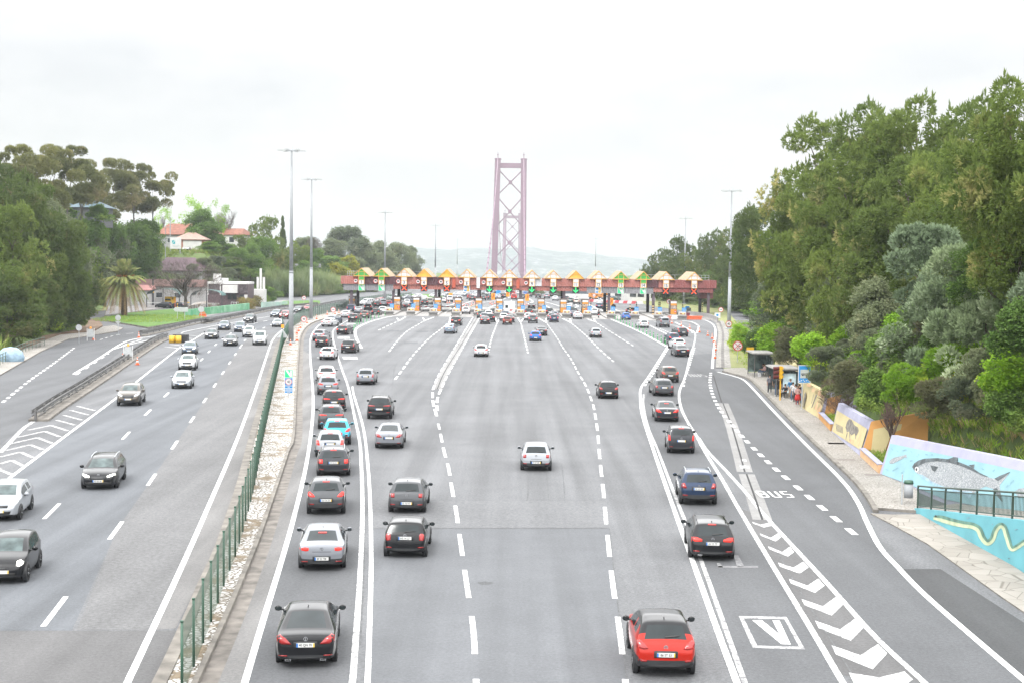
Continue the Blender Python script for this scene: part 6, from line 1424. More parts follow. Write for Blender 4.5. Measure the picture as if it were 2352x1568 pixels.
jersey(gl([ZD(1660, 822), ZD(1800, 826), ZD(1900, 830)]), 'low white concrete barrier right of the orange blocks', M['conc'], .6)
def water_barrier(q, lab, m, w=1.9):
 p = G(*q); b = MB()
 for x, ww, z, h in ((0, w, .11, .2), (0, w*.92, .40, .38), (0, w*.8, .68, .18)): b.box((x, 0, z), (ww, .5-.3*z, h), 0)
 tag(b.build('water_barrier', m, None, loc=(p.x, p.y, 0.01)), lab, 'barrier', 'plastic barriers at the right')
OR2 = plain('barrier_orange', (.80, .16, .06), .5, var=.08); MR = plain('barrier_maroon', (.20, .03, .05), .5)
for q, lab, m in ((ZD(1360, 818), 'leftmost orange plastic barrier in front of the island', OR2), (ZD(1475, 818), 'middle orange plastic barrier, second of three', OR2), (ZD(1592, 818), 'rightmost orange plastic barrier in front of the island', OR2), (ZD(990, 812), 'pinkish plastic barrier behind the silver people carrier', plain('barrier_pink', (.62, .25, .2), .5)), (ZD(1075, 815), 'white plastic barrier next to the pinkish one', M['sign_white']), (ZD(1345, 745), 'dark maroon plastic barrier on the island', MR)):
 water_barrier(q, lab, m)
for k in range(12):
 q = (lerp(ZC(1310, 430)[0], ZC(2340, 465)[0], k/11), lerp(ZC(1310, 430)[1], ZC(2340, 475)[1], k/11))
 water_barrier(q, f'{("red", "white")[k % 2]} plastic barrier in the far row beyond lane 13, {_ordl[k]} from left', plain('barrier_red', (.66, .10, .12), .5) if k % 2 == 0 else M['sign_white'], 2.2)
# ------------------------------------------------------------------ suspension bridge
BR = plain('bridge_red', (.26, .145, .215), .6, var=.08, scale=.05)  # red paint paled towards mauve, distance haze put into the colour
br = thing('suspension_bridge', 'tall red suspension bridge with two crossed-braced towers in the haze', 'bridge', At(1172, 600, 1385))
bo = br.location.copy()
def bpart(b, name, parent=br):
 o = b.build(name, BR, parent); o.location = -bo if parent is br else (0, 0, 0); return o
def tower(d, xl0, xr0, xl1, xr1, ytop, ybeam, levels, wid):
 zt = At((xl0+xr0)/2, ytop, d).z; zb = -78.0; z1 = 6.0
 XL0, XR0 = At(xl0, 500, d).x, At(xr0, 500, d).x; XL1, XR1 = At(xl1, 600, d).x, At(xr1, 600, d).x
 def lx(z, s):
  t = (zt-z)/(zt-z1); return lerp(XL0, XL1, t) if s < 0 else lerp(XR0, XR1, t)
 b = MB()
 for s in (-1, 1):
  for z0, z_ in ((zb, z1), (z1, zt)):
   x0, x1 = lx(z0, s), lx(z_, s); w = wid/2
   b.add([(x0-w, d-3, z0), (x0+w, d-3, z0), (x0+w, d+3, z0), (x0-w, d+3, z0), (x1-w, d-3, z_), (x1+w, d-3, z_), (x1+w, d+3, z_), (x1-w, d+3, z_)], [(0, 1, 5, 4), (1, 2, 6, 5), (2, 3, 7, 6), (3, 0, 4, 7), (4, 5, 6, 7)])
  b.box((lx(zt, s), d, zt-.8), (wid+.9, 7, .7)); b.cyl((lx(zt, s), d, zt), (lx(zt, s), d, zt+6), .45, .3, 6); b.box((lx(zt, s), d, zt+3.6), (2.2, .4, .6))
 tw = bpart(b, 'tower')
 zbm = At(xl0, ybeam, d).z
 b = MB().box(((XL0+XR0)/2, d, zbm), (XR0-XL0, 3.4, 4.8)); b.build('cross_beam', BR, tw)
 zs = [zbm-3]+[At(xl0, y, d).z for y in levels]
 for a, c in zip(zs, zs[1:]):
  b = MB(); m = (a+c)/2
  for s in (-1, 1): b.tube([(lx(a, s), d, a), ((lx(m, -1)+lx(m, 1))/2, d, m), (lx(c, -s), d, c)], [.55, .7, .55], 6)
  cx = (lx(m, -1)+lx(m, 1))/2; b.plate([(-1.9, 0), (-.9, 2), (.9, 2), (1.9, 0), (.9, -2), (-.9, -2)], (cx, d-.9, m), UX, UZ, 1.8)
  b.build('cross_brace', BR, tw)
  for z in (a-.5, c+.5):
   pass
 return lx, zt
lx, zt = tower(1385, ZN(360, 0)[0], ZN(664, 0)[0], ZN(327, 0)[0], ZN(664, 0)[0], ZN(0, 172)[1], ZN(0, 255)[1], [ZN(0, 613)[1], ZN(0, 980)[1], ZN(0, 1345)[1], ZN(0, 1700)[1]], 5.8)
lx2, zt2 = tower(2390, ZN(451, 0)[0], ZN(627, 0)[0], ZN(437, 0)[0], ZN(627, 0)[0], ZN(0, 815)[1], ZN(0, 860)[1], [ZN(0, 1068)[1], ZN(0, 1275)[1], ZN(0, 1480)[1], ZN(0, 1690)[1]], 5.8)
for s, (bx, by) in ((-1, ZN(232, 1530)), (1, ZN(684, 1560))):
 a = Vector((lx(zt, s), 1385, zt)); e = At(bx, by, 860); pts = []
 for i in range(25):
  t = i/24; p = a.lerp(e, t); p.z -= 10*math.sin(math.pi*t); pts.append(p)
 b = MB().tube(pts, [.45]*25, 6)
 for p in pts[3:]: b.cyl(p-Vector((0, .6, 0)), p+Vector((0, .6, 0)), .75, .75, 6)
 for p in pts[4::2]: b.cyl(p, (p.x, p.y, -2), .06, .06, 4)
 bpart(b, 'cable')
 e2 = Vector((lx2(zt2, s), 2390, zt2)); pts = []
 for i in range(33):
  t = i/32; p = a.lerp(e2, t); p.z -= 4*92*t*(1-t); pts.append(p)
 b = MB().tube(pts, [.35]*33, 6)
 for p in pts[2:-2:2]: b.cyl(p, (p.x, p.y, 0), .08, .08, 4)
 bpart(b, 'cable')
b = MB()
for i in range(24):
 y = 900+i*65; xc = lerp(At(1165, 600, 900).x, (lx2(0, -1)+lx2(0, 1))/2, min(1, (y-900)/1490))
 b.box((xc, y+32, -3), (21, 64.5, 1.2)); b.box((xc-10, y+32, -6), (1, 64.5, 5)); b.box((xc+10, y+32, -6), (1, 64.5, 5))
o = b.build('deck', plain('deck_grey', (.16, .16, .17), .8), br); o.location = -bo
# ------------------------------------------------------------------ vegetation
L_PINE = leafmat('needles_pine', (.070, .122, .030), (.140, .205, .058), (.27, .285, .115))
L_PINE_D = leafmat('needles_dark', (.054, .094, .030), (.105, .155, .050), (.18, .20, .085))
L_STONE = leafmat('needles_stone_pine', (.085, .115, .048), (.165, .190, .085), (.24, .235, .13))
L_OLIVE = leafmat('leaves_olive', (.115, .180, .100), (.21, .30, .175), (.37, .49, .33), trans=.15)
L_BROAD = leafmat('leaves_broad', (.055, .120, .030), (.120, .210, .055), (.170, .265, .065))
L_BRIGHT = leafmat('leaves_bright', (.115, .260, .025), (.205, .370, .042), (.32, .42, .055))
L_MOSS = leafmat('leaves_mossy', (.125, .165, .020), (.225, .255, .032), (.33, .31, .05))
L_DRY = leafmat('leaves_dry', (.105, .130, .070), (.165, .185, .10), (.13, .19, .06))
L_REED = leafmat('reed_blades', (.115, .180, .080), (.19, .26, .125), (.25, .29, .16))
L_GREY = leafmat('leaves_grey_green', (.088, .130, .075), (.150, .195, .115), (.22, .25, .16))
L_SCRUB = leafmat('scrub_leaves', (.080, .140, .034), (.150, .225, .058), (.27, .26, .13))
L_GRASS = leafmat('grass_blades', (.115, .215, .038), (.215, .335, .062), (.34, .34, .15))
L_PALM = leafmat('palm_fronds', (0.109, 0.163, 0.062), (0.186, 0.232, 0.085), (0.279, 0.248, 0.116), scale=1.2)
BARK = plain('bark', (.15, .115, .09), .9, var=.22, scale=2.5, bump=.4); BARK_G = plain('bark_grey', (.24, .215, .19), .9, var=.2, scale=2.5, bump=.4); TWIG = plain('bare_twigs', (.135, .110, .095), .9, var=.15)
def tuft(vs, fs, c, d, rn, n, ln, wd, spread):
 """a spray of blades leaving c around direction d"""
 a = d.orthogonal().normalized(); b = d.cross(a)
 for _ in range(n):
  t = rn.uniform(0, 6.283); s = rn.uniform(.15, 1)*spread
  v = (d+(a*math.cos(t)+b*math.sin(t))*s).normalized(); w = v.cross(Vector((rn.uniform(-1, 1), rn.uniform(-1, 1), rn.uniform(-1, 1)))).normalized()*wd*rn.uniform(.7, 1.2)
  l = ln*rn.uniform(.6, 1.15); k = len(vs); m = c+v*l*.55
  vs += [c[:], (m+w)[:], (c+v*l)[:], (m-w)[:]]; fs.append((k, k+1, k+2, k+3))
def leaves(vs, fs, c, rn, n, r, size, up=.3):
 for _ in range(n):
  p = c+Vector((rn.gauss(0, 1), rn.gauss(0, 1), rn.gauss(0, 1)))*r*.5
  u = Vector((rn.uniform(-1, 1), rn.uniform(-1, 1), rn.uniform(-.6, .6)+up)).normalized(); w = u.cross(Vector((rn.uniform(-1, 1), rn.uniform(-1, 1), rn.uniform(-1, 1)))).normalized()
  s = size*rn.uniform(.6, 1.3); k = len(vs)
  vs += [(p-u*s)[:], (p+w*s*.55)[:], (p+u*s)[:], (p-w*s*.55)[:]]; fs.append((k, k+1, k+2, k+3))
def lobes(rn, n, spread, r0, r1, zf):
 out = []
 for i in range(n):
  a = rn.uniform(0, 6.283); q = math.sqrt(rn.uniform(0, 1)); z = rn.uniform(0, 1)
  k = zf(z)
  out.append((Vector((math.cos(a)*q*spread*k, math.sin(a)*q*spread*k, z)), rn.uniform(r0, r1)*(.6+.4*k)))
 return out
def crown_mesh(name, kind, seed):
 """leafy crown in a unit box: about 1 wide (radius .5) and 1 tall from z=0"""
 rn = random.Random(seed); vs = []; fs = []
 def surf(c, r, n, fn, sq=.8):
  for _ in range(n):
   d = Vector((rn.gauss(0, 1), rn.gauss(0, 1), rn.gauss(0, 1)*.9+.15)).normalized(); q = r*(rn.uniform(.35, 1.0)**.45)
   fn(c+Vector((d.x*q, d.y*q, d.z*q*sq)), d)
 if kind == 'pine':
  for c, r in lobes(rn, 40, .38, .07, .15, lambda z: .45+.55*math.sin(math.pi*min(1, .25+z*.72))):
   c.z = .12+c.z*.76
   surf(c, r, 125, lambda p, d: tuft(vs, fs, p, (d*.9+Vector((0, 0, .12))).normalized(), rn, 6, .034, .0040, 1.2), .68)
   for _ in range(2):    # candles on the sprays
    d = Vector((rn.gauss(0, 1), rn.gauss(0, 1), abs(rn.gauss(0, 1))+.6)).normalized(); p = c+Vector((d.x*r, d.y*r, d.z*r*.8))
    for h in range(3): tuft(vs, fs, p+Vector((0, 0, h*.012)), Vector((d.x*.3, d.y*.3, 1)).normalized(), rn, 4, .040, .004, .5)
 elif kind == 'umbrella':
  for c, r in lobes(rn, 26, .38, .075, .13, lambda z: .5+.5*math.sin(math.pi*(.15+.6*z))):
   c.z = .25+c.z*.60-.35*(c.x**2+c.y**2)
   surf(c, r, 190, lambda p, d: tuft(vs, fs, p, (d*.6+Vector((0, 0, .55))).normalized(), rn, 5, .042, .0042, .9), .6)
 elif kind == 'broad':
  for c, r in lobes(rn, 30, .38, .10, .18, lambda z: .4+.6*math.sin(math.pi*min(1, .25+z*.7))):
   c.z = .10+c.z*.78
   surf(c, r, 85, lambda p, d: leaves(vs, fs, p, rn, 7, .045, .017))
 elif kind == 'olive':
  for c, r in lobes(rn, 30, .38, .09, .16, lambda z: .45+.55*math.sin(math.pi*min(1, .25+z*.7))):
   c.z = .10+c.z*.78
   surf(c, r, 110, lambda p, d: tuft(vs, fs, p, (d*.7+Vector((0, 0, .6))).normalized(), rn, 6, .050, .0060, .9))
 elif kind == 'cypress':
  for c, r in lobes(rn, 26, .24, .09, .15, lambda z: max(.12, 1-z*1.0)):
   c.z = .04+c.z*.88
   surf(c, r*(.5+.7*(1-c.z)), 150, lambda p, d: tuft(vs, fs, p, (d*.4+Vector((0, 0, .9))).normalized(), rn, 5, .045, .006, .5), 1.4)
 elif kind == 'shrub':
  for c, r in lobes(rn, 18, .34, .13, .22, lambda z: 1-.5*z):
   c.z = .05+c.z*.62
   surf(c, r, 105, lambda p, d: leaves(vs, fs, p, rn, 6, .06, .024))
 elif kind == 'feather':
  for c, r in lobes(rn, 18, .36, .12, .2, lambda z: 1-.5*z):
   c.z = .05+c.z*.65
   surf(c, r, 120, lambda p, d: tuft(vs, fs, p, (d*.8+Vector((0, 0, .45))).normalized(), rn, 6, .075, .006, .8))
 elif kind == 'sparse':
  for c, r in lobes(rn, 22, .40, .07, .13, lambda z: .5+.5*math.sin(math.pi*min(1, .2+z*.7))):
   c.z = .15+c.z*.75
   surf(c, r, 28, lambda p, d: leaves(vs, fs, p, rn, 4, .05, .016))
 elif kind == 'reed':
  for _ in range(700):
   a = rn.uniform(0, 6.28); q = .48*math.sqrt(rn.uniform(0, 1)); p = Vector((q*math.cos(a), q*math.sin(a), rn.uniform(0, .55)*(1-q)))
   tuft(vs, fs, p, Vector((rn.uniform(-.3, .3), rn.uniform(-.3, .3), 1)).normalized(), rn, 7, .42, .006, .55)
 z0 = sorted(v[2] for v in vs); z0, z1 = z0[len(z0)//200], z0[-len(z0)//400]; rr = sorted(math.hypot(v[0], v[1]) for v in vs)[-len(vs)//60]
 vs = [(v[0]*.5/rr, v[1]*.5/rr, (v[2]-z0)/(z1-z0)) for v in vs]
 me = bpy.data.meshes.new(name); me.from_pydata(vs, [], fs); me.update(); return me
def branchy(kind, seed, levels=3, n0=7):
 """trunk and limbs, unit height, trunk on the z axis"""
 rn = random.Random(seed); b = MB()
 def grow(p, d, ln, r, lv):
  pts = [p]; q = p.copy(); dd = d.copy()
  for i in range(3):
   dd = (dd+Vector((rn.uniform(-.16, .16), rn.uniform(-.16, .16), rn.uniform(-.02, .14)))).normalized(); q = q+dd*ln/3; pts.append(q.copy())
  b.tube(pts, [r, r*.86, r*.72, r*.55], 6 if lv < 2 else 4 if lv < 3 else 3)
  if lv < levels:
   for i in range(n0 if lv == 0 else rn.randint(4, 5) if levels > 3 else 4):
    t = rn.uniform(.35, 1.0) if lv else rn.uniform(.75, 1.0); s = pts[min(2, int(t*3))].lerp(pts[min(3, int(t*3)+1)], (t*3) % 1)
    a = rn.uniform(0, 6.28); sp = rn.uniform(.45, 1.0)
    nd = (dd*.75+Vector((math.cos(a)*sp, math.sin(a)*sp, rn.uniform(.05, .5)))).normalized()
    grow(s, nd, ln*(.62 if lv else .95)*rn.uniform(.75, 1.1), r*(.42 if lv == 0 else .5), lv+1)
 if kind == 'bare': grow(Vector((0, 0, 0)), Vector((0, 0, 1)), .30, .034, 0)
 elif kind == 'pole':                      # tall bare trunk that forks under an umbrella crown
  lean = Vector((rn.uniform(-.10, .10), rn.uniform(-.1, .1), 0)); pts = [Vector((0, 0, -.03)), lean*.3+Vector((0, 0, .25)), lean*.8+Vector((0, 0, .5)), lean+Vector((0, 0, .66))]
  b.tube(pts, [.022, .018, .016, .014], 7)
  for i in range(5):
   a = i*1.26+rn.uniform(0, .6); s = pts[-1]-Vector((0, 0, rn.uniform(0, .10))); e = s+Vector((math.cos(a)*rn.uniform(.10, .2), math.sin(a)*rn.uniform(.1, .2), rn.uniform(.12, .24)))
   b.tube([s, s.lerp(e, .5)+Vector((0, 0, .02)), e], [.010, .008, .004], 5)
 else:
  b.tube([Vector((0, 0, -.05)), Vector((.01, .01, .3)), Vector((-.01, .02, .62)), Vector((0, 0, .88))], [.026, .02, .013, .004], 7)
  for i in range(9):
   a = i*2.4; z = .25+.07*i; l = .32*(1-.5*z); e = Vector((math.cos(a)*l, math.sin(a)*l, z+.13))
   b.tube([Vector((0, 0, z)), e*.5+Vector((0, 0, z*.5+.02)), e], [.010, .007, .003], 5)
 return b
_cr = {}; _tk = {}
def crown(kind, v):
 if (kind, v) not in _cr: _cr[kind, v] = crown_mesh(kind+'_crown', kind, 11*v+len(kind)*7)
 return _cr[kind, v]
def trunk(kind, v, mat):
 if (kind, v, mat.name) not in _tk: _tk[kind, v, mat.name] = branchy(kind, 3*v+1, 4 if kind == 'bare' else 3, 6).mesh(kind+'_trunk', mat, True)
 return _tk[kind, v, mat.name]
_rt_ = random.Random(77)
TREES = dict(  # crown kind, foliage, trunk kind, bark, crown base as a share of the height, words
 aleppo_pine=('pine', L_PINE, 'limb', BARK, .10, 'rounded olive-green pine'), dark_pine=('pine', L_PINE_D, 'limb', BARK, .08, 'dark brownish-green pine'),
 stone_pine=('umbrella', L_STONE, 'pole', BARK_G, .52, 'umbrella-crowned pine with a bare trunk'), olive_tree=('olive', L_OLIVE, 'limb', BARK_G, .02, 'silvery grey-green olive-like tree'),
 broadleaf_tree=('broad', L_BROAD, 'limb', BARK, .10, 'leafy deep green tree'), grey_tree=('broad', L_GREY, 'limb', BARK_G, .12, 'dull grey-green tree'), cypress=('cypress', L_PINE_D, 'limb', BARK, .03, 'narrow dark cypress'),
 sparse_tree=('sparse', L_BRIGHT, 'bare', BARK_G, .2, 'half-bare tree with light green leaves'), bright_shrub=('shrub', L_BRIGHT, None, None, 0, 'bright green bush'), mossy_shrub=('shrub', L_MOSS, None, None, 0, 'round yellow-green bush'),
 dry_shrub=('feather', L_DRY, None, None, 0, 'brown dry bush'), feathery_shrub=('feather', L_BRIGHT, None, None, 0, 'feathery fresh green bush'), dark_shrub=('shrub', L_BROAD, None, None, 0, 'dark green bush'), reed_clump=('reed', L_REED, None, None, 0, 'pale clump of reeds'), grey_shrub=('olive', L_GREY, None, None, 0, 'grey-green bush'), olive_bush=('olive', L_OLIVE, None, None, 0, 'silvery grey bush'))
_cnt = {}
def plant(kind, x, ytop, dist, wpx, where, group, ybase=None, extra=None, depth=None):
 """a tree whose crown top shows at photo point (x, ytop); wpx is the crown width in the photo"""
 ck, lm, tk, bk, cb, words_ = TREES[kind]
 v = _rt_.randint(0, 1 if ck in ('pine', 'broad', 'shrub') else 0); asp = dict(shrub=.85, feather=.85, reed=1.0, olive=.95, umbrella=.92, broad=1.05, pine=1.08).get(ck, 1.2)
 if not tk and ybase is None:      # a bush stands where the line of sight to its foot meets the ground
  d = ray(x, ytop+wpx*asp*.8); o_ = Vector((0, 0, CAM_H)); t_ = 40.0
  while t_ < 700:
   p_ = o_+d*t_
   h_ = height(p_.x, p_.y)
   if h_ > .3 and p_.z <= h_: break
   t_ += .5
  if t_ < 700: dist = min(p_.y, dist*1.6)
 for _ in range(90):     # stand on the slope, clear of the walls and the road
  q_ = At(x, ytop, dist)
  if ybase is not None or not 'slope' in where or (q_.x > _foot(RFOOT, dist)+2 if q_.x > 0 else q_.x < _foot(LFOOT, dist)-1.5): break
  dist += 1.5
 tp = At(x, ytop, dist); gz = height(tp.x, dist) if ybase is None else At(x, ybase, dist).z
 H = max(.8, tp.z-gz); w = wpx*dist/F_PX
 o = thing(kind, '', 'tree' if tk else 'bush', (tp.x, dist, gz), 0, group)
 o['_w'] = f'{where}|{x}|{ytop}|{extra or ""}'
 Hc = min(H*(1-cb)*1.02, w*asp) if ck not in ('cypress', 'sparse') else H*(1-cb)
 c = link('crown' if tk else 'foliage', crown(ck, v), o)
 if not c.data.materials: c.data.materials.append(lm)
 c.material_slots[0].link = 'OBJECT'; c.material_slots[0].material = lm
 c.location = (0, 0, H-Hc); c.scale = (w, w, Hc); c.rotation_euler = (0, 0, _rt_.uniform(0, 6.28))
 if tk:
  t = link('trunk', trunk(tk, v, bk), o); t.scale = (max(w*.5, H*.35),)*2+(H*(.92 if tk == 'limb' else 1),); t.rotation_euler = (0, 0, _rt_.uniform(0, 6.28))
 return o
PLANTS = {}
RH_, LH_ = 'on the right-hand slope', 'on the left-hand slope'
GRP = lambda k, s: f'{k.replace("_", " ")}s {s}'
def many(kind, where, rows, grp=None):
 for r in rows:
  if where == RH_ and kind == 'aleppo_pine' and r[2] > 70: r = (r[0], r[1], r[2]*1.28)+r[3:]
  plant(kind, *r[:4], where, grp or GRP(kind, where), **(r[4] if len(r) > 4 else {}))
# right: the big pines above the bus stop
many('aleppo_pine', RH_, [(1880, 268, 132, 250), (2010, 238, 118, 300), (2110, 222, 104, 300), (2235, 228, 98, 280), (1960, 330, 104, 260), (2090, 360, 94, 300), (2210, 330, 88, 260), (1870, 400, 120, 260), (1930, 440, 104, 240), (2050, 470, 92, 280), (2180, 450, 84, 260), (1860, 520, 112, 230), (1960, 560, 98, 230), (2300, 300, 92, 220)])
many('aleppo_pine', RH_, [(2340, 180, 66, 330), (2352, 330, 64, 260), (2345, 440, 66, 220), (2480, 190, 66, 320)])
many('dark_pine', RH_, [(1780, 452, 165, 200), (1830, 480, 140, 200), (1735, 478, 200, 150), (1690, 505, 235, 120), (1760, 540, 180, 170), (1640, 530, 290, 110), (1570, 545, 345, 110), (1520, 572, 390, 100), (1600, 575, 320, 100), (1680, 575, 240, 110), (1545, 590, 360, 90), (1500, 600, 420, 70), (1720, 590, 200, 130), (1830, 600, 122, 160)])
many('olive_tree', RH_, [(2130, 515, 92, 200), (2230, 560, 70, 240), (2190, 640, 66, 250), (2120, 700, 70, 200), (2330, 560, 62, 170), (2260, 690, 62, 200), (2425, 620, 66, 220)])
many('grey_tree', RH_, [(1800, 640, 140, 150), (1740, 640, 176, 120), (1930, 640, 98, 150), (2010, 640, 88, 150)])
many('broadleaf_tree', RH_, [(1650, 620, 260, 90), (1700, 640, 215, 90), (1760, 690, 165, 100), (1830, 700, 120, 90), (2270, 520, 74, 170)])
many('mossy_shrub', RH_, [(1893, 678, 100, 105), (2345, 640, 55, 120), (1905, 730, 98, 80)])
many('bright_shrub', RH_, [(1770, 695, 150, 80), (1745, 735, 160, 90), (1800, 715, 132, 80), (1720, 760, 175, 70), (2285, 700, 70, 170), (2340, 750, 66, 170), (2330, 840, 64, 120), (1850, 680, 118, 70), (1700, 690, 225, 70)])
many('dark_shrub', RH_, [(1690, 725, 215, 70), (1725, 790, 165, 60), (1860, 760, 104, 100), (2050, 760, 80, 150), (1950, 720, 92, 130), (2200, 800, 62, 160), (2130, 820, 66, 150), (1655, 690, 262, 60), (1630, 700, 300, 50), (1590, 700, 340, 50), (2275, 905, 54, 90)])
many('dry_shrub', RH_, [(1790, 775, 140, 110), (1840, 785, 118, 130), (1900, 850, 100, 130), (1930, 880, 94, 100), (2040, 870, 80, 110), (2010, 720, 86, 70)])
many('feathery_shrub', RH_, [(1965, 742, 88, 140), (1915, 770, 95, 110), (2010, 800, 82, 130), (1990, 850, 84, 90)])
many('grey_shrub', RH_, [(2100, 760, 72, 170), (2080, 830, 74, 130), (2250, 850, 58, 130), (1680, 690, 240, 60), (1590, 660, 335, 80), (1540, 660, 385, 70), (1500, 660, 430, 60), (1640, 650, 285, 80), (1610, 680, 310, 70)])
_rs = random.Random(19); _bk = 'dark_shrub bright_shrub grey_shrub feathery_shrub dry_shrub mossy_shrub olive_bush dark_shrub grey_shrub bright_shrub'.split()
for i in range(120):
 x = _rs.uniform(1690, 2350); lo = interp([(1690, 790), (1850, 820), (1960, 850), (2050, 850), (2150, 850), (2350, 900)], x); hi = interp([(1690, 660), (1850, 650), (2000, 640), (2200, 640), (2350, 600)], x)
 y = lerp(hi, lo, _rs.random()**.7); w = _rs.uniform(75, 130)*lerp(.8, 1.35, (x-1690)/660)
 wh = 'on the slope left of the bus stop' if x < 1790 else 'on the slope above the bus stop' if x < 1930 else 'on the slope above the striped-figure wall' if x < 2110 else 'on the slope above the fish wall'
 plant(_rs.choice(_bk), x, y, 140, w, wh, 'bushes on the right-hand slope')
for i, (x, y, d, w, yb) in enumerate(((2010, 845, 86, 110, 940), (2085, 835, 83, 120, 930), (2150, 865, 79, 110, 955), (2225, 865, 75, 130, 955), (2312, 890, 70, 120, 980), (1955, 825, 95, 110, 912), (1900, 795, 104, 105, 875), (1858, 765, 114, 95, 850), (1812, 752, 130, 95, 838), (1772, 742, 150, 90, 825), (1738, 755, 166, 70, 822), (2325, 790, 70, 150, 925), (2270, 800, 74, 130, 920), (2180, 790, 82, 130, 900), (1700, 745, 190, 60, 800), (2345, 690, 67, 150, 860))):
 plant(('dark_shrub', 'feathery_shrub', 'dry_shrub', 'grey_shrub', 'dark_shrub', 'dry_shrub', 'grey_shrub', 'bright_shrub', 'dry_shrub', 'bright_shrub', 'dark_shrub', 'bright_shrub', 'grey_shrub', 'feathery_shrub', 'bright_shrub', 'dark_shrub')[i], x, y, d, w, 'low on the bank just above the walls', 'bushes on the right-hand slope', ybase=yb)
# left: slope above the ramp
many('dark_pine', LH_, [(40, 400, 205, 220), (110, 480, 205, 200), (165, 560, 212, 150), (150, 640, 205, 140), (0, 380, 225, 170), (120, 600, 196, 170), (15, 650, 165, 180), (185, 640, 222, 100), (60, 620, 192, 170), (-85, 450, 200, 230), (-70, 620, 175, 200)])
many('aleppo_pine', LH_, [(30, 470, 190, 190), (95, 560, 188, 170), (140, 520, 220, 150), (20, 600, 175, 170), (190, 610, 212, 110), (75, 420, 215, 150), (130, 660, 182, 140)])
many('grey_tree', LH_, [(150, 495, 245, 150), (80, 450, 240, 150), (200, 540, 262, 130), (225, 600, 275, 90), (340, 570, 330, 60), (255, 540, 290, 120), (180, 600, 240, 100)])
many('broadleaf_tree', LH_, [(295, 515, 320, 140), (330, 505, 345, 110), (265, 580, 300, 100), (330, 580, 318, 90), (250, 505, 310, 110), (345, 535, 330, 60), (200, 505, 275, 110)])
many('stone_pine', LH_, [(110, 338, 262, 150), (165, 335, 275, 140), (60, 332, 252, 130), (265, 364, 285, 130), (315, 375, 292, 120), (355, 395, 300, 100), (215, 398, 268, 130), (20, 350, 240, 130), (195, 365, 285, 110)])
many('sparse_tree', LH_, [(445, 450, 425, 90), (372, 470, 425, 60), (500, 458, 440, 70)])
many('bright_shrub', LH_, [(40, 690, 158, 110), (15, 715, 146, 100), (100, 700, 172, 80), (155, 488, 262, 80), (225, 492, 290, 60), (60, 735, 152, 70)])
many('dark_shrub', LH_, [(150, 690, 190, 90), (120, 715, 176, 80), (190, 690, 205, 70), (330, 640, 300, 60), (215, 690, 240, 60), (80, 720, 176, 70), (175, 715, 200, 70), (120, 468, 300, 60, dict(ybase=505)), (150, 476, 300, 60, dict(ybase=505)), (225, 470, 300, 60, dict(ybase=505))])
# middle left, behind the yard and beyond
MID_ = 'beyond the yard on the left'
many('broadleaf_tree', MID_, [(462, 482, 405, 110), (480, 535, 405, 90), (520, 560, 405, 90), (445, 560, 402, 70), (600, 545, 420, 90), (720, 570, 470, 80), (760, 588, 500, 80), (700, 600, 455, 80), (535, 585, 396, 80)])
many('aleppo_pine', MID_, [(605, 498, 430, 110), (640, 560, 440, 90), (520, 595, 392, 100), (560, 540, 425, 80), (680, 555, 460, 80)])
many('grey_tree', MID_, [(795, 520, 560, 100), (830, 545, 570, 90), (870, 555, 590, 90), (915, 558, 620, 80), (945, 566, 640, 60), (760, 550, 540, 90), (700, 545, 480, 70), (850, 580, 560, 80), (900, 590, 600, 80), (810, 590, 540, 90), (940, 595, 640, 60)])
many('grey_shrub', MID_, [(470, 592, 372, 50), (500, 588, 380, 55), (535, 590, 385, 60), (560, 598, 385, 60), (490, 610, 365, 55), (520, 615, 360, 60), (445, 606, 360, 45), (575, 620, 375, 50)])
many('broadleaf_tree', MID_, [(478, 555, 392, 60), (575, 560, 400, 70), (548, 570, 396, 60)])
many('cypress', MID_, [(650, 497, 470, 24)])
many('mossy_shrub', MID_, [(800, 588, 520, 70), (775, 605, 500, 70)])
many('reed_clump', MID_, [(590, 605, 408, 80), (630, 612, 412, 80), (670, 618, 425, 80), (705, 612, 440, 80), (740, 618, 455, 80), (770, 630, 470, 70), (610, 630, 400, 70), (700, 640, 430, 70), (735, 645, 440, 60), (800, 640, 490, 60)])
many('dark_shrub', MID_, [(640, 640, 405, 70), (600, 655, 396, 60), (680, 655, 415, 60), (790, 640, 480, 70), (830, 630, 520, 80), (760, 660, 455, 60), (870, 640, 540, 80), (920, 640, 580, 80), (950, 650, 610, 60), (840, 660, 490, 60), (900, 662, 540, 60), (810, 665, 470, 60)])
many('broadleaf_tree', MID_, [(592, 655, 352, 64), (618, 660, 362, 60)])
many('grey_shrub', 'far right of the road beyond the booths', [(1268, 665, 470, 60, dict(ybase=682)), (1308, 666, 460, 60, dict(ybase=684)), (1228, 664, 480, 50, dict(ybase=681)), (1338, 668, 450, 50, dict(ybase=685))])
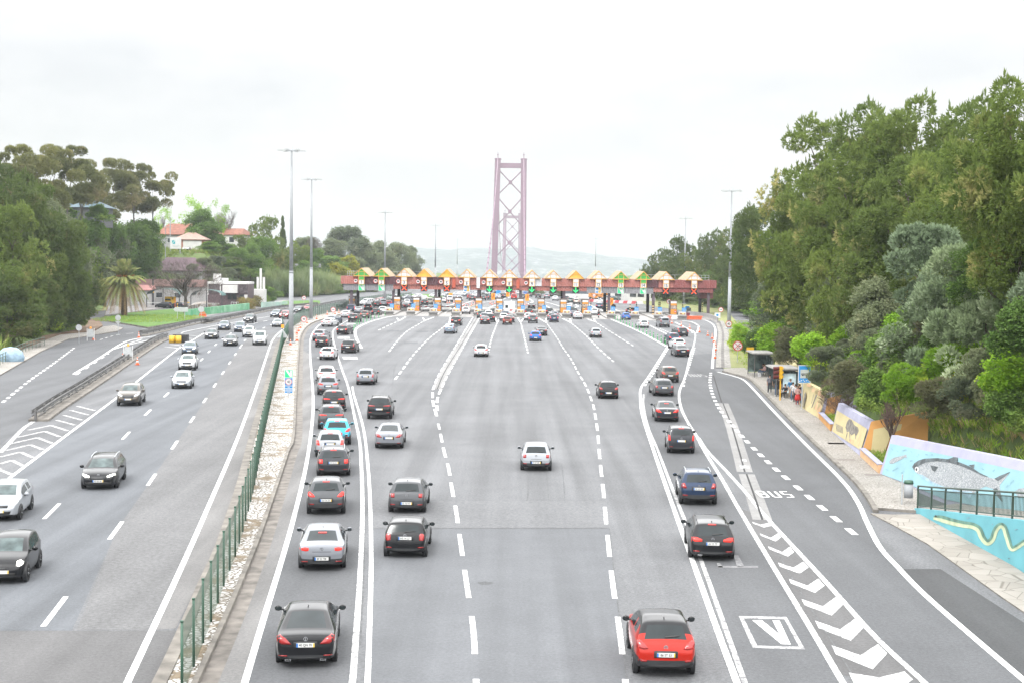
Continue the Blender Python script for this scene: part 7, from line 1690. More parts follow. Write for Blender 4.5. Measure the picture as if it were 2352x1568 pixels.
# the palm on the grass island
p = G(285, 728); t = thing('palm_tree', 'stocky date palm with drooping fronds and orange stems on the grass island', 'tree', (p.x, p.y, .25))
rn = random.Random(4); b = MB()
Hc = At(285, 652, p.y).z
for i in range(12): b.cyl((0, 0, i*Hc/12-.02), (0, 0, (i+1)*Hc/12), .62, .56, 10)
b.sphere((0, 0, Hc), .95, 0, 10); b.build('trunk', plain('palm_bark', (.12, .08, .05), .9, var=.25, scale=3), t)
def frond(a, el, ln, sag):
 vs = []; fs = []; pts = []
 for i in range(13):
  s = i/12; r = ln*s*math.cos(el)*(1-.12*s); z = ln*s*math.sin(el)-sag*s*s
  pts.append(Vector((math.cos(a)*r, math.sin(a)*r, Hc+.5+z)))
 for i in range(1, 13):
  d = (pts[i]-pts[i-1]).normalized(); sd = d.cross(Vector((0, 0, 1))).normalized()
  for s in (-1, 1):
   for q in (0, .25, .5, .75):
    o = pts[i-1].lerp(pts[i], q); l = ln*.14*(1-.5*abs(i/12-.45))*(1 if i > 2 else .5); tip = o+(sd*s*.8+d*.75-Vector((0, 0, .40))).normalized()*l; k = len(vs)
    vs += [o[:], (o+d*.13)[:], (tip+d*.04)[:], tip[:]]; fs.append((k, k+1, k+2, k+3))
 return vs, fs, pts
for ring_, (n, el, ln, sag) in enumerate(((14, 1.3, 4.6, .8), (20, .95, 5.2, 1.8), (22, .55, 5.5, 3.4), (24, .15, 5.3, 4.8), (26, -.25, 4.8, 4.8))):
 for i in range(n):
  v, f, pts = frond(6.283*i/n+ring_*.3+rn.uniform(-.1, .1), el+rn.uniform(-.1, .1), ln*rn.uniform(.9, 1.08), sag*rn.uniform(.85, 1.15))
  m = MB(); m.add(v, f, 0); m.tube([pts[0], pts[4], pts[8], pts[12]], [.05, .035, .02, .008], 4, 1)
  m.build('frond', [L_PALM if ring_ < 4 else leafmat('palm_dead', (.16, .12, .06), (.24, .19, .10)), plain('palm_stem', (.25, .20, .10), .7)], t)
for i in range(9):
 a = rn.uniform(0, 6.28); m = MB(); s = Vector((0, 0, Hc+.6)); e = s+Vector((math.cos(a)*1.7, math.sin(a)*1.7, .55)); m.tube([s, s.lerp(e, .5)+Vector((0, 0, .5)), e], [.08, .06, .03], 5)
 vs = []; fs = []
 for _ in range(22): tuft(vs, fs, s.lerp(e, rn.uniform(.5, 1))+Vector((0, 0, .3)), Vector((math.cos(a), math.sin(a), -.3)).normalized(), rn, 5, .5, .03, .9)
 m.add(vs, fs); m.build('fruit_stalk', plain('palm_fruit_stalk', (.50, .22, .05), .7, var=.1), t)
# the bare tree by the green painted wall, and leafless young trees at the murals
def bare(x, ybase, ytop, wide, label, mat=TWIG, v=3, z0=0, haze=True, parent_name='bare_tree', dist=None):
 p = G(x, ybase) if dist is None else At(x, ybase, dist)
 if dist is None: p.z = z0
 H = At(x, ytop, p.y).z-p.z; t = thing(parent_name, label, 'tree', p)
 o = link('trunk', trunk('bare', v, mat), t); o.scale = (H*wide, H*wide, H*1.16)
 if haze:
  rn = random.Random(v); vs = []; fs = []
  for _ in range(1500):
   d = Vector((rn.gauss(0, 1), rn.gauss(0, 1), rn.gauss(0, 1))).normalized()*(rn.uniform(.2, 1)**.4); q = Vector((d.x*.46*H*wide, d.y*.46*H*wide, H*(.62+.36*d.z)))
   tuft(vs, fs, q, Vector((d.x, d.y, .8)).normalized(), rn, 4, .09*H, .0016*H, .8)
  me = bpy.data.meshes.new('twigs'); me.from_pydata(vs, [], fs); me.materials.append(mat); link('twigs', me, t)
bare(427, 722, 598, 1.45, 'large leafless tree with a dense crown of twigs by the green painted wall')
bare(520, 600, 452, .8, 'pale leafless tree on the skyline behind the red-roofed house', BARK_G, 5, haze=False, dist=440)
bare(720, 610, 545, .6, 'leafless reddish tree between the two tall masts', TWIG, 4, haze=True, dist=478)
# low cover on the banks: nobody could count it
def cover(name, lm, n, fn, size, seed, blades=5, wd=.10, label='low green scrub covering the bank'):
 rn = random.Random(seed); vs = []; fs = []; k = 0
 while k < n:
  q = fn(rn)
  if q is None: continue
  tuft(vs, fs, Vector(q), Vector((rn.uniform(-.3, .3), rn.uniform(-.3, .3), 1)).normalized(), rn, blades, size*rn.uniform(.6, 1.4), size*wd, .9); k += 1
 me = bpy.data.meshes.new(name); me.from_pydata(vs, [], fs); me.materials.append(lm)
 tag(link(name, me), label, 'ground cover', kind='stuff')
def on_right(y0, y1, dmax, dmin=.3):
 def f(rn):
  y = rn.uniform(y0, y1); x = _foot(RFOOT, y)+dmin+rn.uniform(0, 1)**1.2*dmax
  return (x, y, hr(x, y)-.05)
 return f
def on_left(y0, y1, dmax):
 def f(rn):
  y = rn.uniform(y0, y1); x = _foot(LFOOT, y)-.5-rn.uniform(0, 1)*dmax
  return (x, y, hl(x, y)-.05)
 return f
cover('undergrowth', L_SCRUB, 5200, on_right(48, 150, 18), .75, 1, 6, .07, 'tangled green undergrowth on the bank above the murals')
cover('undergrowth', L_GRASS, 6500, on_right(48, 112, 9), .55, 2, 6, .045, 'long grass and weeds along the top of the mural walls')
cover('undergrowth', L_BRIGHT, 2200, on_right(55, 112, 10), .45, 12, 6, .09, 'patches of bright green weeds on the bank above the murals')
cover('undergrowth', leafmat('dry_grass', (.25, .22, .12), (.36, .31, .19), (.18, .20, .08)), 1600, on_right(50, 106, 7), .6, 3, 6, .035, 'dry straw-coloured grass among the weeds above the walls')
cover('undergrowth', L_SCRUB, 5200, on_right(150, 470, 22), 1.3, 4, 6, .08, 'green scrub at the foot of the right-hand slope')
cover('undergrowth', L_SCRUB, 6500, on_left(110, 420, 50), 1.4, 5, 6, .08, 'green scrub between the trees of the left-hand slope')
cover('undergrowth', L_SCRUB, 4500, on_left(400, 700, 60), 1.7, 6, 6, .08, 'green scrub on the bank beyond the yard')
def disc_pts(cx, cy, rx, ry, z):
 def f(rn):
  a = rn.uniform(0, 6.28); q = math.sqrt(rn.uniform(0, 1)); return (cx+rx*q*math.cos(a), cy+ry*q*math.sin(a), z)
 return f
gi = G(345, 735); cover('lawn', L_GRASS, 2500, disc_pts(gi.x, gi.y, 9.5, 17, .24), .28, 7, 6, .05, 'short grass of the island under the palm')
gv = G(1690, 815)
def vg(rn):
 y = rn.uniform(150, 285); x = lerp(interp([(150, 25.5), (200, 31), (240, 37.5), (290, 45)], y), _foot(RFOOT, y)+.5, rn.uniform(0, 1)); return (x, y, .05)
cover('lawn', L_GRASS, 1800, vg, .30, 8, 5, .06, 'thin grass between the storm drain and the right-hand slope')
# labels: each plant told apart by where it stands among its like
_pos = {}
for o in list(COL.objects):
 if '_w' in o:
  w, x, y, ex = o['_w'].split('|'); kind = o.name.split('.')[0]; _pos.setdefault((kind, w), []).append((float(x), float(y), o)); del o['_w']
_ordn = 'first second third fourth fifth sixth seventh eighth ninth tenth eleventh twelfth thirteenth fourteenth fifteenth sixteenth seventeenth eighteenth'.split()
for (kind, w), l in _pos.items():
 l.sort(key=lambda q: q[0])
 for i, (x, y, o) in enumerate(l):
  s = TREES[kind][5]
  if len(l) == 1: o['label'] = f'{s} {w}'
  elif i == 0: o['label'] = f'leftmost {s} {w}'
  elif i == len(l)-1: o['label'] = f'rightmost {s} {w}'
  else: o['label'] = f'{_ordn[i]} {s} from left {w}'
# ------------------------------------------------------------------ mural walls on the right
LILAC = plain('wall_lilac', (.45, .45, .58), .85, var=.05, scale=.8); SKYB = plain('wall_pale_blue', (.31, .54, .61), .85, var=.06, scale=.7); TURQ = plain('wall_turquoise', (.17, .50, .57), .85, var=.06, scale=.7)
CREAM = plain('wall_cream', (.66, .56, .30), .85, var=.05, scale=.8); WORG = plain('wall_orange', (.68, .34, .10), .85, var=.08, scale=.8); WPEACH = plain('wall_peach', (.80, .50, .28), .85, var=.08, scale=1.2)
FGREY = voronoi_mat('fish_scales', (.38, .41, .43), (.62, .64, .65), (.27, .30, .33), 11.0, .12); FDARK = plain('fish_back', (.11, .13, .14), .85, var=.3, scale=3); FBLUE = plain('fish_belly', (.33, .50, .60), .85, var=.15, scale=2); STROKE = plain('mural_stroke', (.24, .43, .50), .85, var=.2)
EGREEN = plain('eel_green', (.16, .32, .25), .85, var=.2, scale=2); ECREAM = plain('eel_cream', (.66, .76, .50), .85, var=.1, scale=2); FIG = plain('figure_grey', (.24, .22, .19), .85, var=.3, scale=4)
CAMV = Vector((0, 0, CAM_H))
def wall(name, label, a, b, ha, hb, lean, mat, th=.35, ta=None, tb=None):
 """a wall from ground point a to b; lean is the sideways shift of its top"""
 a, b = Vector(a), Vector(b); ta = ta or a+Vector(lean)*ha+Vector((0, 0, ha)); tb = tb or b+Vector(lean)*hb+Vector((0, 0, hb))
 n = (b-a).cross(ta-a).normalized()
 if n.dot(CAMV-a) < 0: n = -n
 bk = [p-Vector((n.x, n.y, 0)).normalized()*th for p in (a, b, tb, ta)]
 a0, b0 = a-Vector((0, 0, .1)), b-Vector((0, 0, .1))
 w = MB().add([a0, b0, tb, ta]+bk, [(0, 1, 2, 3), (7, 6, 5, 4), (0, 4, 5, 1), (1, 5, 6, 2), (2, 6, 7, 3), (3, 7, 4, 0)]).build(name, mat)
 tag(w, label, 'wall')
 return w, a, n
def paint_on(parent, name, a, n, polys, mat, off, fr=ZR):
 b = MB()
 for p in polys:
  q = [On(*fr(*xy), a+n*off, n) for xy in p]; nn = len(q)
  nrm = sum(((q[i]-q[0]).cross(q[(i+1) % nn]-q[0]) for i in range(1, nn-1)), Vector((0, 0, 0)))
  if nrm.dot(n) < 0: q = q[::-1]
  bm = bmesh.new(); f = bm.faces.new([bm.verts.new(v) for v in q]); bm.normal_update(); bmesh.ops.triangulate(bm, faces=[f])
  bm.verts.index_update(); b.add([v.co[:] for v in bm.verts], [tuple(v.index for v in f.verts) for f in bm.faces]); bm.free()
 return b.build(name, mat, parent)
A = G(*ZR(550, 900)); At_ = At(*ZR(640, 615), A.y+.05); B = Vector((22.9, 58.5, 0))
def hit_h(base, lean, pa, pb):
 """height at which a leaning wall over base meets the photographed edge pa-pb"""
 lo, hi = .2, 8
 for _ in range(40):
  m = (lo+hi)/2; p = base+Vector(lean)*m+Vector((0, 0, m))-CAMV
  u, v, w = p.dot(_rt), p.dot(_up), p.dot(_fw); px, py = W_PX/2+F_PX*u/w, H_PX/2-F_PX*v/w
  e = pa[1]+(pb[1]-pa[1])*(px-pa[0])/(pb[0]-pa[0])
  if py > e: lo = m
  else: hi = m
 return m
ln = ((At_.x-A.x)/At_.z, 0, 0)
hB = hit_h(B, ln, ZR(640, 615), ZR(1568, 800)); C = Vector((24.2, 40, 0)); hC = hit_h(C, ln, ZR(640, 615), ZR(1568, 800))
w, a, n = wall('mural_wall', 'pale blue mural wall with a big grey fish and lilac border', A, B, At_.z, hB, ln, LILAC)
MB().add([B-Vector((0, 0, .1)), C-Vector((0, 0, .1)), C+Vector(ln)*hC+Vector((0, 0, hC)), B+Vector(ln)*hB+Vector((0, 0, hB))], [(0, 1, 2, 3)]).build('wall_extension', LILAC, w)
pn = paint_on(w, 'painted_panel', a, n, [[(632, 675), (1100, 772), (1600, 878), (1600, 1190), (1000, 1060), (770, 962), (573, 890)]], SKYB, .012)
BODY = [(785, 838), (800, 812), (830, 792), (870, 780), (960, 776), (1050, 785), (1130, 810), (1200, 840), (1260, 880), (1320, 910), (1360, 920), (1400, 898), (1472, 872), (1430, 925), (1398, 965), (1402, 1010), (1418, 1085), (1382, 1045), (1352, 992), (1300, 975), (1250, 995), (1210, 1025), (1150, 1033), (1050, 1015), (950, 975), (870, 925), (820, 885)]
f = paint_on(pn, 'fish', a, n, [BODY], FGREY, .022)
paint_on(f, 'back', a, n, [[(785, 838), (800, 812), (830, 792), (870, 780), (960, 776), (1050, 785), (1130, 810), (1200, 840), (1260, 880), (1320, 908), (1290, 905), (1200, 862), (1120, 828), (1040, 806), (960, 798), (880, 806), (830, 830), (800, 862)], [(1035, 784), (1075, 768), (1105, 772), (1106, 800)], [(1180, 825), (1222, 820), (1216, 850)], [(1360, 920), (1400, 898), (1472, 872), (1425, 910), (1385, 935)], [(1352, 992), (1375, 985), (1402, 1020), (1418, 1085), (1382, 1045)], [(912, 825), (968, 838), (945, 872), (925, 862)]], FDARK, .032)
paint_on(f, 'belly', a, n, [[(820, 885), (860, 895), (930, 945), (1030, 985), (1130, 1008), (1200, 1010), (1210, 1025), (1150, 1033), (1050, 1015), (950, 975), (870, 925)], [(1150, 1033), (1205, 1028), (1185, 1062)]], FBLUE, .032)
paint_on(f, 'eye', a, n, [[(817+14*math.cos(t*.524), 856+20*math.sin(t*.524)) for t in range(12)]], M['sign_white'], .034); paint_on(f, 'pupil', a, n, [[(815+7*math.cos(t*.785), 856+11*math.sin(t*.785)) for t in range(8)]], M['ink'], .042)
paint_on(pn, 'small_fish', a, n, [[(625, 800), (640, 782), (665, 770), (705, 763), (745, 750), (747, 776), (735, 770), (700, 790), (650, 815), (628, 815)], [(1503, 1010), (1530, 990), (1568, 985), (1590, 1000), (1590, 1050), (1530, 1052)]], FGREY, .022)
paint_on(pn, 'brush_strokes', a, n, [[(x, y), (x+dx, y+dy), (x+dx+4, y+dy+8), (x+4, y+9)] for x, y, dx, dy in ((637, 703, 14, 18), (672, 715, 14, 14), (710, 722, 34, -8), (770, 718, 16, 22), (815, 762, 16, -18), (875, 745, 18, 4), (915, 752, 12, -6), (765, 793, 22, -2), (597, 848, 20, 12), (645, 862, 40, -22), (708, 878, 20, -16), (1270, 845, 18, 10), (1345, 865, 16, -12), (1440, 975, 55, -48), (1450, 1010, 22, -14), (1260, 1035, 18, -12))], STROKE, .022)
# lower wall with the eel, its walkway and railing
E0, E1 = G(*ZR(800, 1155)), G(2323, 1299); dE = (E1-E0).normalized(); E2 = E0+dE*(E0.y-40)/abs(dE.y)
hs = lambda p: hit_h(p, (0, 0, 0), ZR(795, 1128), ZR(1568, 1215))
w2, a2, n2 = wall('mural_wall', 'turquoise low mural wall with a long green eel below the railing', E0, E2, max(.2, hs(E0)), hs(E2), (0, 0, 0), TURQ, .3)
EEL = catmull([Vector((x, y, 0)) for x, y in ((935, 1192), (985, 1200), (1060, 1222), (1140, 1240), (1205, 1250), (1250, 1275), (1275, 1330), (1310, 1368), (1345, 1345), (1370, 1280), (1402, 1248), (1430, 1265), (1450, 1330), (1478, 1408), (1515, 1400), (1580, 1358), (1660, 1330))], 5)
def strip(l, w0, w1, k0, k1):
 out = []
 for i in range(len(l)-1):
  t0, t1 = i/(len(l)-1), (i+1)/(len(l)-1); q = []
  for p, o, t in ((i, 0, t0), (i+1, 0, t1), (i+1, 1, t1), (i, 1, t0)):
   tt = (l[min(p+1, len(l)-1)]-l[max(0, p-1)]).normalized(); nn = Vector((-tt.y, tt.x, 0)); wd = 24*(1-.35*t)*(min(1, .55+t*6))
   c = l[p]+nn*wd*(k0 if o == 0 else k1); q.append((c.x, c.y))
  out.append(q)
 return out
ee = paint_on(w2, 'eel', a2, n2, strip(EEL, 0, 0, -1, 1), ECREAM, .012); paint_on(ee, 'back', a2, n2, strip(EEL, 0, 0, -1.05, -.15), EGREEN, .022)
paint_on(ee, 'eye', a2, n2, [[(950+7*math.cos(t*.785), 1183+8*math.sin(t*.785)) for t in range(8)]], M['ink'], .034)
paint_on(w2, 'brush_strokes', a2, n2, [[(x, y), (x+dx, y+dy), (x+dx+3, y+dy+6), (x+3, y+7)] for x, y, dx, dy in ((1165, 1195, 20, -8), (1480, 1290, 10, 14), (1500, 1275, 22, -4), (1190, 1340, 16, 10), (1230, 1410, 18, -6), (1160, 1310, 10, 14), (1455, 1475, 14, -2), (1340, 1240, 10, -8), (1380, 1480, 14, 10))], STROKE, .012)
bk = MB(); N = 8
for i in range(N+1):
 p = E0.lerp(E2, i/N); h = max(.2, hs(p))-.02; q = Vector((lerp(A.x, C.x, min(1, max(0, (A.y-p.y)/(A.y-C.y))))+.3, p.y+1.5, 0))
 bk.v += [(p.x+.1, p.y, h), (q.x, q.y, h*.9+.05)]
for i in range(N): bk.f.append((2*i, 2*i+1, 2*i+3, 2*i+2)); bk.m.append(0)
tag(bk.build('walkway', M['cobble']), kind='structure')
RG = plain('railing_green', (.03, .055, .04), .5, var=.1)
rt = thing('railing', 'dark green bar railing on top of the eel wall', 'railing', (0, 0, 0)); L = (E2-E0).length; nP = int(L/1.9); tp_, bt_ = [], []
RP = lambda s: (lambda p: Vector((p.x+.15, p.y, max(.2, hs(p)))))(E0.lerp(E2, s))
for i in range(nP+1):
 p = RP(i/nP); MB().box((p.x, p.y, p.z+.55), (.07, .07, 1.1)).build('post', RG, rt); tp_.append(p+Vector((0, 0, 1.08))); bt_.append(p+Vector((0, 0, .14)))
for nm, l, r in (('top_rail', tp_, .045), ('middle_rail', [p-Vector((0, 0, .16)) for p in tp_], .025), ('bottom_rail', bt_, .03)):
 b = MB()
 for p, q in zip(l, l[1:]): b.cyl(p, q, r, n=6)
 b.build(nm, RG, rt)
b = MB()
for i in range(int(L/.13)):
 s = i/int(L/.13); p = RP(s); b.box((p.x, p.y, p.z+.53), (.022, .022, .80))
b.build('bars', RG, rt)
bp = G(*ZR(795, 1135)); t = thing('litter_bin', 'green and white litter bin at the end of the railing', 'bin', (bp.x-.1, bp.y+.6, .12))
MB().cyl((0, 0, .35), (0, 0, 1.05), .22, .22, 12).build('bin_body', M['pole'], t, True); MB().cyl((0, 0, 1.05), (0, 0, 1.2), .24, .21, 12).build('lid', M['green'], t, True); MB().cyl((-.32, 0, -.1), (-.32, 0, 1.5), .035).build('post', M['steel'], t)
# zebra-striped figure panel
Z0, Z1_ = G(*ZR(215, 602)), G(*ZR(418, 776)); t0, t1 = At(*ZR(270, 390), Z0.y), At(*ZR(496, 520), Z1_.y)
w3, a3, n3 = wall('mural_wall', 'cream mural wall with a striped grey bird-like figure and lilac border', Z0, Z1_, t0.z, t1.z, (0, 0, 0), LILAC, .35, Vector((t0.x, Z0.y, t0.z)), Vector((t1.x, Z1_.y, t1.z)))
p3 = paint_on(w3, 'painted_panel', a3, n3, [[(258, 440), (470, 572), (426, 722), (224, 588)]], CREAM, .012)
paint_on(p3, 'striped_figure', a3, n3, [[(250+i*9, 535+i*4), (255+i*9, 536+i*4), (262+i*8, 590+i*3), (257+i*8, 588+i*3)] for i in range(6)]+[[(318, 560), (330, 520), (345, 502), (362, 510), (380, 545), (405, 560), (412, 585), (395, 620), (382, 604), (360, 618), (342, 590), (328, 596)], [(328, 596), (334, 600), (322, 648), (318, 645)], [(345, 595), (351, 600), (352, 660), (347, 658)], [(385, 600), (391, 604), (392, 645), (387, 642)]], FIG, .022)
paint_on(p3, 'peach_patches', a3, n3, [[(395, 660), (415, 620), (428, 600), (425, 650), (410, 700)], [(345, 640), (380, 650), (375, 680), (350, 668)]], WPEACH, .018)
# tan figure panel and the walls behind the bus stop
Y0, Y1 = G(*ZR(18, 438)), G(*ZR(132, 512)); t0, t1 = At(*ZR(30, 240), Y0.y), At(*ZR(182, 318), Y1.y)
w4, a4, n4 = wall('mural_wall', 'cream mural wall with dark tree-like strokes beside the bus sign', Y0, Y1, t0.z, t1.z, (0, 0, 0), CREAM, .35, Vector((t0.x, Y0.y, t0.z)), Vector((t1.x, Y1.y, t1.z)))
paint_on(w4, 'peach_patches', a4, n4, [[(85, 290), (105, 285), (98, 315), (82, 312)], [(130, 300), (175, 325), (160, 360), (125, 335)], [(120, 440), (150, 400), (140, 460), (128, 500)], [(45, 255), (80, 262), (70, 280), (48, 272)], [(100, 430), (125, 375), (130, 360), (118, 440)]], WPEACH, .012)
paint_on(w4, 'dark_strokes', a4, n4, [[(30, 330), (40, 310), (42, 345), (30, 400)], [(112, 330), (120, 335), (85, 425), (78, 425)], [(95, 330), (98, 330), (80, 395), (77, 395)], [(25, 360), (30, 350), (28, 420), (22, 420)]], FIG, .020)
X0 = G(1797, 888); w5, a5, n5 = wall('mural_wall', 'cream wall with black scrawl behind the waiting people', X0+Vector((1.0, 3, 0)), Y0, 2.2, t0.z, (.18, 0, 0), CREAM)
X1 = G(1748, 850)+Vector((1.8, 2, 0)); wall('mural_wall', 'cream wall end showing behind the farther bus shelter', X1, X0+Vector((1.4, 3.4, 0)), 2.3, 2.3, (.15, 0, 0), CREAM)
paint_on(w5, 'scrawl', a5, n5, [[(1010, 540), (1040, 525), (1045, 545), (1020, 560)], [(1012, 560), (1035, 550), (1040, 575), (1030, 590), (1012, 585)], [(1020, 590), (1045, 560), (1048, 566), (1024, 598)]], M['ink'], .012, ZQ)
# return walls and planters in the gaps
for s, px, hs_, lab, m, inner, mi in ((Z1_, ZR(900, 450), t1, 'orange-framed cream return wall running back right of the striped figure', WORG, [(515, 575), (640, 550), (770, 525), (835, 520), (640, 605), (605, 700), (585, 765), (495, 752)], CREAM),
         (Y1, ZR(482, 254), t1, 'lilac-framed orange return wall running back between two cream panels', LILAC, [(193, 358), (255, 340), (375, 312), (480, 280), (300, 370), (255, 420), (215, 540), (165, 510)], WORG)):
 d = s.y-1.2 if m is WORG else s.y-2.0; e = At(px[0], px[1], d); sa = At(*(ZR(497, 522) if m is WORG else ZR(184, 318)), s.y)
 ww, aa, nn = wall('return_wall', lab, s, Vector((e.x, d, 0)), sa.z, e.z, (0, 0, 0), m, .3, Vector((sa.x, s.y, sa.z)), Vector((e.x, d, e.z)))
 paint_on(ww, 'painted_panel', aa, nn, [inner], mi, .15)
for p, q, lab, m in ((Z1_, A, 'low orange planter wall before the big fish', WPEACH), (Y1, Z0, 'low orange planter wall before the striped figure', WORG)):
 u = (q-p).normalized(); u0, u1 = p+u*.15, q-u*.15
 o, aa, nn = wall('planter', lab, u0, u1, .62, .62, (0, 0, 0), m, .25)
 k = Vector((-u.y, u.x, 0)); k = k if k.x > 0 else -k
 MB().add([v+Vector((0, 0, .66)) for v in (u0-k*.06, u1-k*.06, u1+k*.3, u0+k*.3)]+[v+Vector((0, 0, .60)) for v in (u0-k*.06, u1-k*.06, u1+k*.3, u0+k*.3)], [(3, 2, 1, 0), (0, 1, 5, 4), (1, 2, 6, 5), (2, 3, 7, 6), (3, 0, 4, 7)]).build('cap', LILAC, o)
 c = (u0+u1)/2+k*1.4; rn = random.Random(int(c.y)); vs = []; fs = []
 for _ in range(500): tuft(vs, fs, c+u*rn.uniform(-1, 1)*(q-p).length*.42+k*rn.uniform(-.9, 1.6)+Vector((0, 0, .35)), Vector((0, 0, 1)), rn, 5, .38, .025, 1.0)
 me = bpy.data.meshes.new('planting'); me.from_pydata(vs, [], fs); me.materials.append(L_GRASS); tag(link('planting', me), 'green weeds growing in the '+lab.replace('low orange planter wall', 'planter'), 'ground cover', kind='stuff')
for q, yt, lab in ((ZR(640, 640), 880, 'leafless young tree with a reddish crown before the cream return wall'), (ZR(270, 400), 862, 'small leafless tree in the gap of the orange return wall')):
 d = 82.0 if yt == 880 else 101.0; bare(q[0], q[1]+60, yt, .8, lab, plain('bark_young', (.10, .065, .05), .9), 6 if yt == 880 else 7, haze=yt != 880, dist=d)
# gratings in the pavement
for q in (ZR(250, 688), ZR(318, 803), ZR(520, 910), ZQ(1105, 937), ZQ(1520, 1312), (1700, 0)):
 if q[1] > 1:
  p = G(*q); sheet('drain_grating', [(p.x-.55, p.y-.35, 0), (p.x+.55, p.y-.35, 0), (p.x+.6, p.y+.35, 0), (p.x-.5, p.y+.35, 0)], .136, plain('grating', (.22, .19, .17), .7), True)
# ------------------------------------------------------------------ bus stop
SHG = plain('shelter_glass', (.16, .22, .21), .12, var=.35, scale=1.5); SHF = plain('shelter_frame', (.08, .08, .078), .5); SHR = plain('shelter_roof', (.36, .35, .33), .7, var=.15)
def shelter(c, lab, posters):
 t = thing('bus_shelter', lab, 'bus shelter', c)
 for x in (-.95, .95):
  for y in (-2, 2): MB().box((x, y, 1.2), (.09, .09, 2.4)).build('post', SHF, t)
 MB().box((0, 0, 2.46), (2.4, 4.6, .07)).box((0, 0, 2.52), (2.2, 4.4, .05)).build('roof', SHR, t)
 MB().box((0, -2.36, 2.40), (2.45, .06, .10)).build('fascia', SHF, t)
 MB().box((.95, 0, 1.25), (.03, 3.9, 1.9)).build('back_pane', SHG, t); MB().box((0, 2.0, 1.25), (1.8, .03, 1.9)).build('end_pane', SHG, t)
 if posters: MB().box((.2, -1.98, 1.2), (1.15, .08, 1.75)).build('poster_case', plain('poster_blue', (.55, .70, .78), .4, var=.25, scale=1.5), t)
 MB().box((.55, .2, .45), (.40, 3.0, .07)).box((.55, -1, .22), (.08, .08, .42)).box((.55, 1.2, .22), (.08, .08, .42)).build('bench', SHF, t)
cA = G(*ZQ(650, 530)); cA.y += 2.2; cA.z = .13; cA.x += .2; cB = G(*ZQ(905, 765)); cB.y += 2.6; cB.z = .13; cB.x += .4
shelter(cA, 'farther glass bus shelter with two people seated inside', False); shelter(cB, 'nearer bus shelter with a pale poster, beside the queue of people', True)
p = G(*ZQ(862, 800)); t = thing('traffic_light', 'yellow traffic signal post with three dark hooded heads at the bus stop', 'traffic light', (p.x, p.y, .13)); H = At(*ZQ(862, 372), p.y).z-.13
YL = plain('signal_yellow', (.85, .48, .02), .45, var=.04)
MB().cyl((0, 0, 0), (0, 0, H-.1), .06, .06, 8).build('post', YL, t)
for i in range(3):
 z = H-.25-i*.36; MB().box((0, 0, z), (.26, .30, .34)).sphere((.10, .0, z), .17, 0, 8).build('signal_housing', YL, t); MB().cyl((-.14, 0, z), (-.62, -.05, z-.04), .15, .17, 10).build('signal_hood', plain('signal_hood', (.12, .012, .01), .6), t)
p = G(*ZQ(1120, 905)); t = thing('bus_stop_sign', 'large blue bus stop sign with a bus picture on a tall grey post', 'sign', (p.x, p.y, .13)); zt_, zb_ = At(*ZQ(1125, 370), p.y).z-.13, At(*ZQ(1125, 580), p.y).z-.13; w = (At(*ZQ(1203, 470), p.y).x-At(*ZQ(1053, 470), p.y).x)/2; xo = .15
MB().cyl((0, .06, 0), (0, .06, zt_-.2), .06, .06, 8).build('post', M['steel'], t)
pn = MB().plate(rect(xo-w, zb_, xo+w, zt_), (0, 0, 0), UX, UZ, .05).build('panel', M['sign_white'], t)
b = MB(); b.plate(rect(xo-w+.05, zb_+.05, xo+w-.05, zt_-.05), (0, -.012, 0), UX, UZ, .01, 0); hm = (zt_+zb_)/2; b.plate(rect(xo-w*.68, hm-w*.62, xo+w*.68, hm+w*.72), (0, -.022, 0), UX, UZ, .01, 1)
b.plate([(xo-w*.5, hm-w*.15), (xo+w*.5, hm-w*.15), (xo+w*.5, hm+w*.18), (xo-w*.45, hm+w*.18), (xo-w*.52, hm+w*.05)], (0, -.032, 0), UX, UZ, .01, 2)
for i in range(4): b.plate(rect(xo-w*.40+i*w*.22, hm+w*.0, xo-w*.24+i*w*.22, hm+w*.13), (0, -.040, 0), UX, UZ, .01, 1)
for x in (-.3, .3): b.plate(disc(w*.1, 10, xo+x*w, hm-w*.17), (0, -.040, 0), UX, UZ, .01, 2)
for i, x in enumerate((-.75, -.5, -.2, 0, .3, .55, .75)): b.plate(disc(w*.09, 7, xo+x*w, zb_+.16+.05*(i % 3)), (0, -.032, 0), UX, UZ, .01, 3)
b.build('bus_symbol', [M['sign_blue'], plain('sign_grey', (.55, .58, .55), .5), M['ink'], M['sign_white']], pn)
p = G(*ZQ(512, 440)); p.y += 6; z = At(*ZQ(512, 195), p.y).z; x = At(*ZQ(512, 195), p.y).x; t = thing('road_sign', 'small plain orange board above the farther bus shelter', 'sign', (x, p.y, .05)); MB().cyl((0, .05, 0), (0, .05, z), .04).build('post', M['steel'], t); MB().box((0, 0, z), (.85, .05, .55)).build('panel', M['yellow'], t)
p = G(*ZQ(935, 772)); p.z = .13; tag(MB().box((0, 0, .22), (.5, .5, .44)).build('stone_block', M['conc'], None, loc=(p.x+.12, p.y+.25, .13)), 'square stone seat under the woman in black', 'seat')
SKIN = plain('skin', (.46, .27, .19), .6, var=.06); SKIN_D = plain('skin_brown', (.20, .11, .07), .6, var=.06)
def cloth(n, c): return plain('cloth_'+n, c, .85, var=.10, scale=6)
